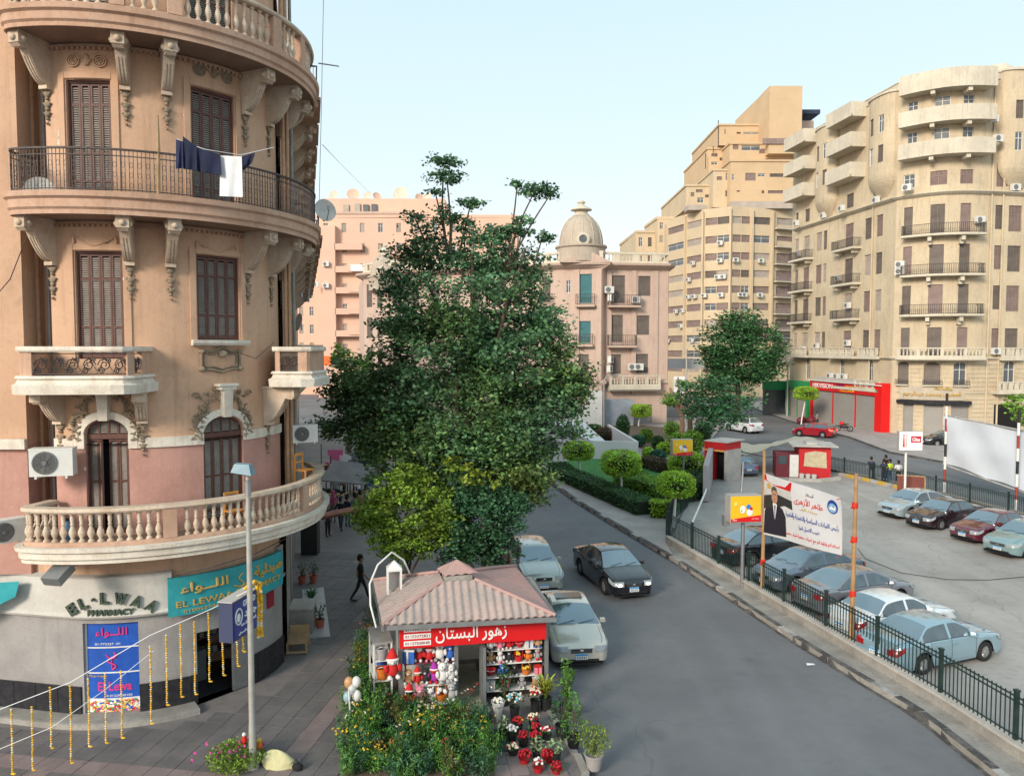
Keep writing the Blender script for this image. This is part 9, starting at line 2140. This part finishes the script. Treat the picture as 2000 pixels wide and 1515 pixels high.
# people
_bodies = {}
def body_mesh(pose, cols):
 key = (pose, tuple(m.name for m in cols))
 if key in _bodies: return _bodies[key]
 shirt, trous, skin, shoe = cols
 J = {'pelvis': (0, 0, .95), 'chest': (0, -.01, 1.22), 'neck': (0, 0, 1.46), 'head0': (0, -.01, 1.55), 'head1': (0, -.02, 1.68)}
 w = dict(stand=.0, walk=.25, lean=.1, sit=0)[pose]
 for sx, sg in (('l', -1), ('r', 1)):
  st = w*sg
  if pose == 'sit':
   J.update({'hip'+sx: (sg*.1, 0, .95), 'knee'+sx: (sg*.14, -.42, .98), 'ank'+sx: (sg*.14, -.45, .55), 'toe'+sx: (sg*.15, -.6, .52)})
  else: J.update({'hip'+sx: (sg*.095, 0, .9), 'knee'+sx: (sg*.11, -st*.6-.02, .5), 'ank'+sx: (sg*.11, -st*1.1+(.12 if st < 0 else 0), .09), 'toe'+sx: (sg*.13, -st*1.1-.14, .04)})
  J.update({'sh'+sx: (sg*.18, 0, 1.4), 'el'+sx: (sg*.25, st*.4+.02, 1.14), 'wr'+sx: (sg*.25, st*.8-.06-(.16 if pose == 'lean' else 0), .92 if pose != 'lean' else 1.1), 'hand'+sx: (sg*.25, st*.9-.1-(.2 if pose == 'lean' else 0), .82 if pose != 'lean' else 1.12)})
 R = {'pelvis': (.15, .11), 'chest': (.165, .12), 'neck': (.055, .055), 'head0': (.085, .095), 'head1': (.085, .1)}
 for sx in 'lr': R.update({'hip'+sx: (.095, .095), 'knee'+sx: (.062, .065), 'ank'+sx: (.045, .05), 'toe'+sx: (.045, .035), 'sh'+sx: (.065, .06), 'el'+sx: (.045, .045), 'wr'+sx: (.032, .032), 'hand'+sx: (.038, .025)})
 B = [('pelvis', 'chest'), ('chest', 'neck'), ('neck', 'head0'), ('head0', 'head1')]
 for sx in 'lr': B += [('pelvis', 'hip'+sx), ('hip'+sx, 'knee'+sx), ('knee'+sx, 'ank'+sx), ('ank'+sx, 'toe'+sx), ('chest', 'sh'+sx), ('sh'+sx, 'el'+sx), ('el'+sx, 'wr'+sx), ('wr'+sx, 'hand'+sx)]
 N_ = list(J); me = bpy.data.meshes.new('person_body'); me.from_pydata([J[n] for n in N_], [(N_.index(a), N_.index(b)) for a, b in B], [])
 o = bpy.data.objects.new('tmp_person', me); COL.objects.link(o); md = o.modifiers.new('s', 'SKIN'); sv = me.skin_vertices[0].data
 for i, n in enumerate(N_): sv[i].radius = R[n]; sv[i].use_root = (n == 'pelvis')
 md.use_smooth_shade = True; sb_ = o.modifiers.new('u', 'SUBSURF'); sb_.levels = 1; sb_.render_levels = 1
 bpy.context.view_layer.update(); dg = bpy.context.evaluated_depsgraph_get(); nm = bpy.data.meshes.new_from_object(o.evaluated_get(dg)); bpy.data.objects.remove(o)
 nm.name = 'body'; nm.materials.clear()
 for m in cols: nm.materials.append(m)
 segs_ = [(Vector(J[a]), Vector(J[b]), a, b) for a, b in B]
 for p in nm.polygons:
  c = p.center; best = min(segs_, key=lambda s: (c-(s[0]+(s[1]-s[0])*max(0, min(1, (c-s[0]).dot(s[1]-s[0])/(s[1]-s[0]).length_squared)))).length)
  a, b = best[2], best[3]; z = c.z
  if b.startswith(('head', 'hand')) or (a == 'neck') or (b.startswith('wr') and pose != 'x') or (b == 'neck' and z > 1.43): mi = 2
  elif b.startswith('toe'): mi = 3
  elif b.startswith(('hip', 'knee', 'ank')): mi = 1
  elif b == 'chest' and z < .99: mi = 1
  else: mi = 0
  p.material_index = mi
 _bodies[key] = nm; return nm
Mskin = mat('skin_tone', (.30, .16, .10), .6, .05, 6); Mhair = mat('hair_black', (.015, .012, .01), .8, .1, 9); Mshoe = mat('shoe_dark', (.02, .018, .018), .6, .1, 9)
def cl_(n, c): return mat('wear_'+n, c, .9, .12, 9)
def person(label, loc, rz, pose, shirt, trous, s=.95, group=None, scarf=None):
 t = thing('person', label, 'person', loc, rz, group); t.scale = (s,)*3
 link('body', body_mesh(pose, (shirt, trous, Mskin, Mshoe)), t)
 mb = MB(); mb.ell((0, .015, 1.68), (.10, .115, .11), 12, 8); mb.ell((0, .06, 1.62), (.095, .08, .11), 10, 6)
 if scarf: mb.ell((0, .03, 1.5), (.13, .11, .12), 10, 6)
 mb.build('headscarf' if scarf else 'hair', scarf or Mhair, t, 80)
 mb = MB(); mb.ell((0, -.125, 1.60), (.016, .025, .025), 6, 4); mb.build('nose', Mskin, t, 60)
 mb = MB(); mb.ell((-.035, -.112, 1.635), (.013, .01, .009), 6, 4); mb.ell((.035, -.112, 1.635), (.013, .01, .009), 6, 4); stuff(mb.build('eyes', M_blk, t))
 mb = MB(); mb.ell((0, -.105, 1.555), (.028, .012, .008), 6, 4); mb.build('mouth', cl_('lip', (.22, .07, .06)), t)
 return t
blkc, navy, denim, grn, whtc, yl, pkc, grc, brc = cl_('black', (.014, .014, .016)), cl_('navy', (.03, .04, .07)), cl_('denim', (.06, .10, .18)), cl_('green', (.10, .14, .09)), cl_('white', (.62, .62, .62)), cl_('hivis', (.55, .70, .05)), cl_('pink', (.62, .14, .30)), cl_('grey', (.22, .22, .24)), cl_('brown', (.2, .11, .07))
person('man all in black walking up the paved alley left of the kiosk', G(705, 1172, .12), math.radians(100), 'walk', blkc, blkc, .93)
gq = 'people standing at the far railing'
person('policeman in dark uniform standing apart at the far railing', G(1701, 938, .0), 2.8, 'stand', navy, navy, .93, gq)
person('policeman in dark jacket next to the yellow vest', G(1726, 943, .0), 2.6, 'lean', navy, navy, .93, gq)
person('dark clothed person half hidden behind the pair at the railing', G(1729, 935, .0), 3.3, 'stand', blkc, navy, .95, gq)
person('person wearing a bright yellow vest and jeans at the far railing', G(1737, 943, .0), 3.5, 'stand', yl, denim, .92, gq)
person('person in white shirt at the right of the railing group', G(1754, 945, .0), 2.9, 'lean', whtc, blkc, .9, gq)
person('person in pale shirt standing by the red car on the far pavement', G(1596, 833, .14), .5, 'stand', grc, navy, .95)
gm = 'shoppers in the alley market'
for i, (u, v, sh, tr_, l) in enumerate(((666, 1035, blkc, navy, 'person in black at the left of the alley market crowd'), (679, 1030, navy, denim, 'person in navy in the alley market crowd'), (651, 1020, pkc, grc, 'woman in pink robe at the left of the alley crowd'), (693, 1025, grn, denim, 'man in green shirt and jeans in the alley crowd'), (703, 1020, brc, grn, 'person in brown at the right of the alley crowd'), (640, 1048, blkc, blkc, 'person in black under the timber beam of the alley'),
  (655, 985, grc, navy, 'grey shirted person deeper in the alley'), (700, 985, whtc, denim, 'white shirted person deeper in the alley'), (672, 965, brc, blkc, 'brown shirted person at the back of the alley'), (715, 990, blkc, grc, 'dark person beside the ficus in the alley'))):
 person(l, G(u, v, .12), RN.uniform(0, 6), RN.choice(('stand', 'walk', 'stand')), sh, tr_, .93, gm, scarf=pkc if i == 2 else None)
p = G(985, 1122, .12); person('woman in pink and purple headscarf behind the kiosk roof', (p.x, p.y-1.2, .12), 0, 'stand', pkc, navy, .93, None, scarf=cl_('purple', (.35, .12, .35)))
t = thing('bent_person_stand_in', 'pale yellow cloth heap standing in for a person bending beside the lamp post bush', 'bundle', (-5.0, 15.95, .12), -.3); vs = []  # cloth heap put in place of a bending person
for a in range(14):
 for b_ in range(7):
  th, ph_ = 2*pi*a/14, pi/2*b_/6; r = 1+.14*math.sin(th*3+b_)+.07*math.sin(th*7+b_*2); vs.append((.42*r*math.cos(th)*math.cos(ph_), .22*r*math.sin(th)*math.cos(ph_), .30*math.sin(ph_)*(1+.15*math.cos(th*2))))
mb = MB(); mb.add(vs, [(a*7+b_, (a+1) % 14*7+b_, (a+1) % 14*7+b_+1, a*7+b_+1) for a in range(14) for b_ in range(6)]); mb.build('cloth', cl_('paleyellow', (.50, .47, .27)), t, 80)
mb = MB(); mb.ell((.52, -.05, .08), (.13, .09, .09), 9, 5); mb.tube([(.42, -.05, .14), (.5, -.08, .26), (.6, -.05, .14)], .012, 5); mb.build('shoe_stand_in', blkc, t, 60)  # black lump with a loop, put in place of the person's shoe
# motorcycle
mp = G(1648, 842, .14); t = thing('motorcycle', 'parked motorcycle with red cover before the roller shutters', 'motorcycle', mp, 2.6)
for x in (-.62, .62):
 mb = MB(); mb.tube([(x+.28*math.cos(a), 0, .3+.28*math.sin(a)) for a in [2*pi*k/16 for k in range(17)]], .05, 6, False); w_ = mb.build('wheel', M_tyre, t, 60); mb = MB()
 for k in range(6): mb.tube([(x, 0, .3), (x+.25*math.cos(k*pi/3), 0, .3+.25*math.sin(k*pi/3))], .012, 4)
 mb.build('spokes', M_chrome, w_)
mb = MB(); mb.ell((0, 0, .5), (.42, .14, .2), 10, 6); mb.tube([(-.62, 0, .3), (-.2, 0, .55), (.4, 0, .7), (.62, 0, .3)], .035, 6); mb.build('frame', M_blk, t, 60); mb = MB(); mb.ell((-.2, 0, .78), (.38, .15, .07), 10, 5); mb.build('seat', M_blk, t, 60); mb = MB(); mb.ell((.22, 0, .85), (.25, .18, .2), 10, 6); mb.build('red_cover', M_red, t, 60); mb = MB(); mb.tube([(.42, -.3, 1.0), (.45, 0, .95), (.42, .3, 1.0)], .02, 5); mb.build('handlebar', M_chrome, t)
t = thing('cargo_pile', 'covered goods piled by the trunk of the clipped tree at the green shop', 'goods', G(1580, 826, .14)); mb = MB()
for k in range(9): mb.ell((RN.uniform(-1.2, 1.2), RN.uniform(-.4, .4), .35), (.45, .35, .4), 8, 5)
stuff(mb.build('bundles', M_mar, t, 60))
# alley: planters, wooden lounger, market
for i, (u, v, l, pk) in enumerate(((603, 1228, 'terracotta pot with dark palm left of the bigger pot', 1), (625, 1227, 'terracotta pot with leafy plant at the edge of the alley steps', 0), (590, 1140, 'terracotta pot by the wall farther up the alley', 0), (612, 1138, 'second terracotta pot farther up the alley', 0))):
 plant(l, u, v, .75 if pk else .55, .7 if pk else .45, Mdg, M_terra, .07 if pk else .1, 24 if pk else 70, 'palm' if pk else 'bush', pr=.15, ph_=.28, group='terracotta pots in the alley')
plant('palm in a pot standing on the marble step of the alley', 608, 1190, .9, .9, Mdg, M_acw, .06, 30, 'palm', pr=.14, ph_=.25, group='terracotta pots in the alley')
struct(MB().prism([tuple(G(595, 1255)[:2]), tuple(G(645, 1252)[:2]), tuple(G(632, 1155)[:2]), tuple(G(590, 1160)[:2])], .1, .17).build('marble_step', mixmat('marble', (.42, .41, .42), (.36, .35, .36), 2, .4, .6, rough=.4)))
t = thing('wooden_lounger', 'pale slatted wooden chair frame standing in the alley by the pharmacy', 'chair', G(583, 1268, .12), .15)
for k in range(7): mb = MB(); mb.bx(-.3, .3, -.35+k*.1, -.28+k*.1, .30+.01*k, .33+.01*k); mb.build('slat', M_wood, t)
for x in (-.27, .27):
 mb = MB(); mb.bx(x-.03, x+.03, -.38, .34, .24, .30); mb.build('side_rail', M_wood, t)
 for y in (-.34, .28): mb = MB(); mb.bx(x-.03, x+.03, y, y+.06, 0, .24); mb.build('leg', M_wood, t)
mb = MB(); mb.bx(-.28, .28, .34, .38, .3, .62); mb.build('backrest', M_wood, t); mb = MB(); mb.bx(-.3, .3, -.42, -.36, .05, .1); mb.build('stretcher', M_wood, t)
p = G(575, 1245, .12); t = thing('planter_box', 'grey concrete planter box against the pharmacy side wall', 'planter', (p.x+.1, p.y+.6, .12), .1); mb = MB(); mb.bx(-.35, .35, -.4, .5, 0, .8); mb.build('box_wall', M_conc, t); mb = MB(); mb.bx(-.38, .38, -.43, .53, .8, .86); mb.build('rim_slab', M_conc_l, t)
p = G(615, 1085, .12); mb = MB(); mb.bx(p.x-.6, p.x+.1, p.y, p.y+.5, .12, 1.9); tag(mb.build('dark_cabinet', M_blk), 'tall dark cabinet standing in the alley under the balcony', 'cabinet')
a, b = PY(628, 1008, 33), PY(705, 992, 36); mb = MB(); mb.tube([a, b], .16, 6); tag(mb.build('timber_beam', mat('beam_red', (.22, .09, .06), .8, .2, 4), None, 60), 'reddish timber beam spanning the alley entrance', 'beam')
a, b = PY(628, 940, 35), PY(712, 948, 38); mb = MB(); mb.add([a, b, b+Vector((.2, 3, .5)), a+Vector((-.2, 3, .5))], [(0, 1, 2, 3)]); mb.add([v+Vector((0, 0, .06)) for v in (a, b, b+Vector((.2, 3, .5)), a+Vector((-.2, 3, .5)))], [(3, 2, 1, 0)]); tag(mb.build('market_awning', mat('awning_grey', (.13, .12, .12), .8, .3, 1)), 'dark awning sheet over the alley market', 'awning')
for i, (cn, cc, u, v) in enumerate((('pink', pkc, 655, 890), ('white', whtc, 672, 900), ('grey', grc, 690, 895), ('navy', navy, 706, 905), ('black', blkc, 724, 900), ('bright yellow', yl, 712, 885), ('cyan', cl_('cyan', (.1, .35, .4)), 682, 925), ('brown', brc, 663, 935), ('green', grn, 700, 935), ('denim blue', denim, 720, 940), ('dark red', M_mar, 648, 920), ('silver grey', M_acw, 735, 925))):
 mb = MB(); w9, h9 = RN.uniform(.4, .7), RN.uniform(.6, .9); mb.box((0, 0, 0), (w9, .06, h9), taper=.85); mb.box((-w9*.6, 0, h9*.28), (.25, .05, .3), .0); mb.box((w9*.6, 0, h9*.28), (.25, .05, .3), .0)
 tag(mb.build('hanging_garment', cc, None, 0, PY(u, v, 42+i*.4), RN.uniform(-.5, .5)), '%s garment hanging among the stalls of the alley market' % cn, 'garment', 'garments hanging in the alley market')
for i, (u, v) in enumerate(((645, 990), (668, 960), (705, 965), (725, 985), (650, 930), (700, 920))):
 p = G(u, v, .12); t = thing('market_stall', ['leftmost stall of the alley market beside the balcony', 'second stall of the alley market behind the crowd', 'third stall of the alley market right of the crowd', 'stall of the alley market next to the ficus', 'far left stall of the alley market', 'far right stall of the alley market'][i], 'stall', p, RN.uniform(-.2, .2), 'stalls of the alley market')
 mb = MB(); mb.bx(-.9, .9, -.5, .5, .75, .82); mb.build('table_top', M_wood, t)
 for x in (-.85, .85):
  for y in (-.45, .45): mb = MB(); mb.bx(x-.03, x+.03, y-.03, y+.03, 0, 2.2 if y > 0 else .75); mb.build('leg', M_iron, t)
 mb = MB()
 for k in range(14): mb.ell((RN.uniform(-.8, .8), RN.uniform(-.4, .4), .9), (.12, .1, .1), 6, 4)
 stuff(mb.build('goods', RN.choice((grc, blkc, brc, pkc)), t, 60))
for l, pts, r in (('thin cable running from the upper street balcony to the far roofs', [PY(630, 283, 26), PY(665, 320, 60), PY(720, 375, 120)], .012), ('thin vertical wire beside the corner building', [PY(632, -10, 23), PY(628, 200, 23), PY(622, 460, 23)], .008), ('short metal rod sticking out of the top balcony', [PY(622, 124, 22), PY(662, 130, 22)], .02),
     ('black cable crossing the upper left wall', [PY(-10, 580, 17.8), PY(20, 545, 17.8), PY(55, 455, 18.0)], .012), ('looping cable between the window sill and the street side balcony', [PY(470, 690, 18.6), PY(500, 700, 18.8), PY(535, 668, 19.4)], .01), ('tangled cable hanging above the teal pharmacy board', [PY(345, 1122, 17.7), PY(420, 1105, 17.9), PY(500, 1080, 18.6), PY(560, 1050, 20)], .014)):
 mb = MB(); mb.tube(pts, r, 5); tag(mb.build('cable', M_iron if 'rod' not in l else M_metal), l, 'cable')
def fixnames():
 for o in COL.objects:
  if o.type == 'MESH' and o.parent is not None and o.data and len(o.data.vertices) and o.name.split('.')[0] in ('lettering', 'phone_plate'): pass
fixnames()
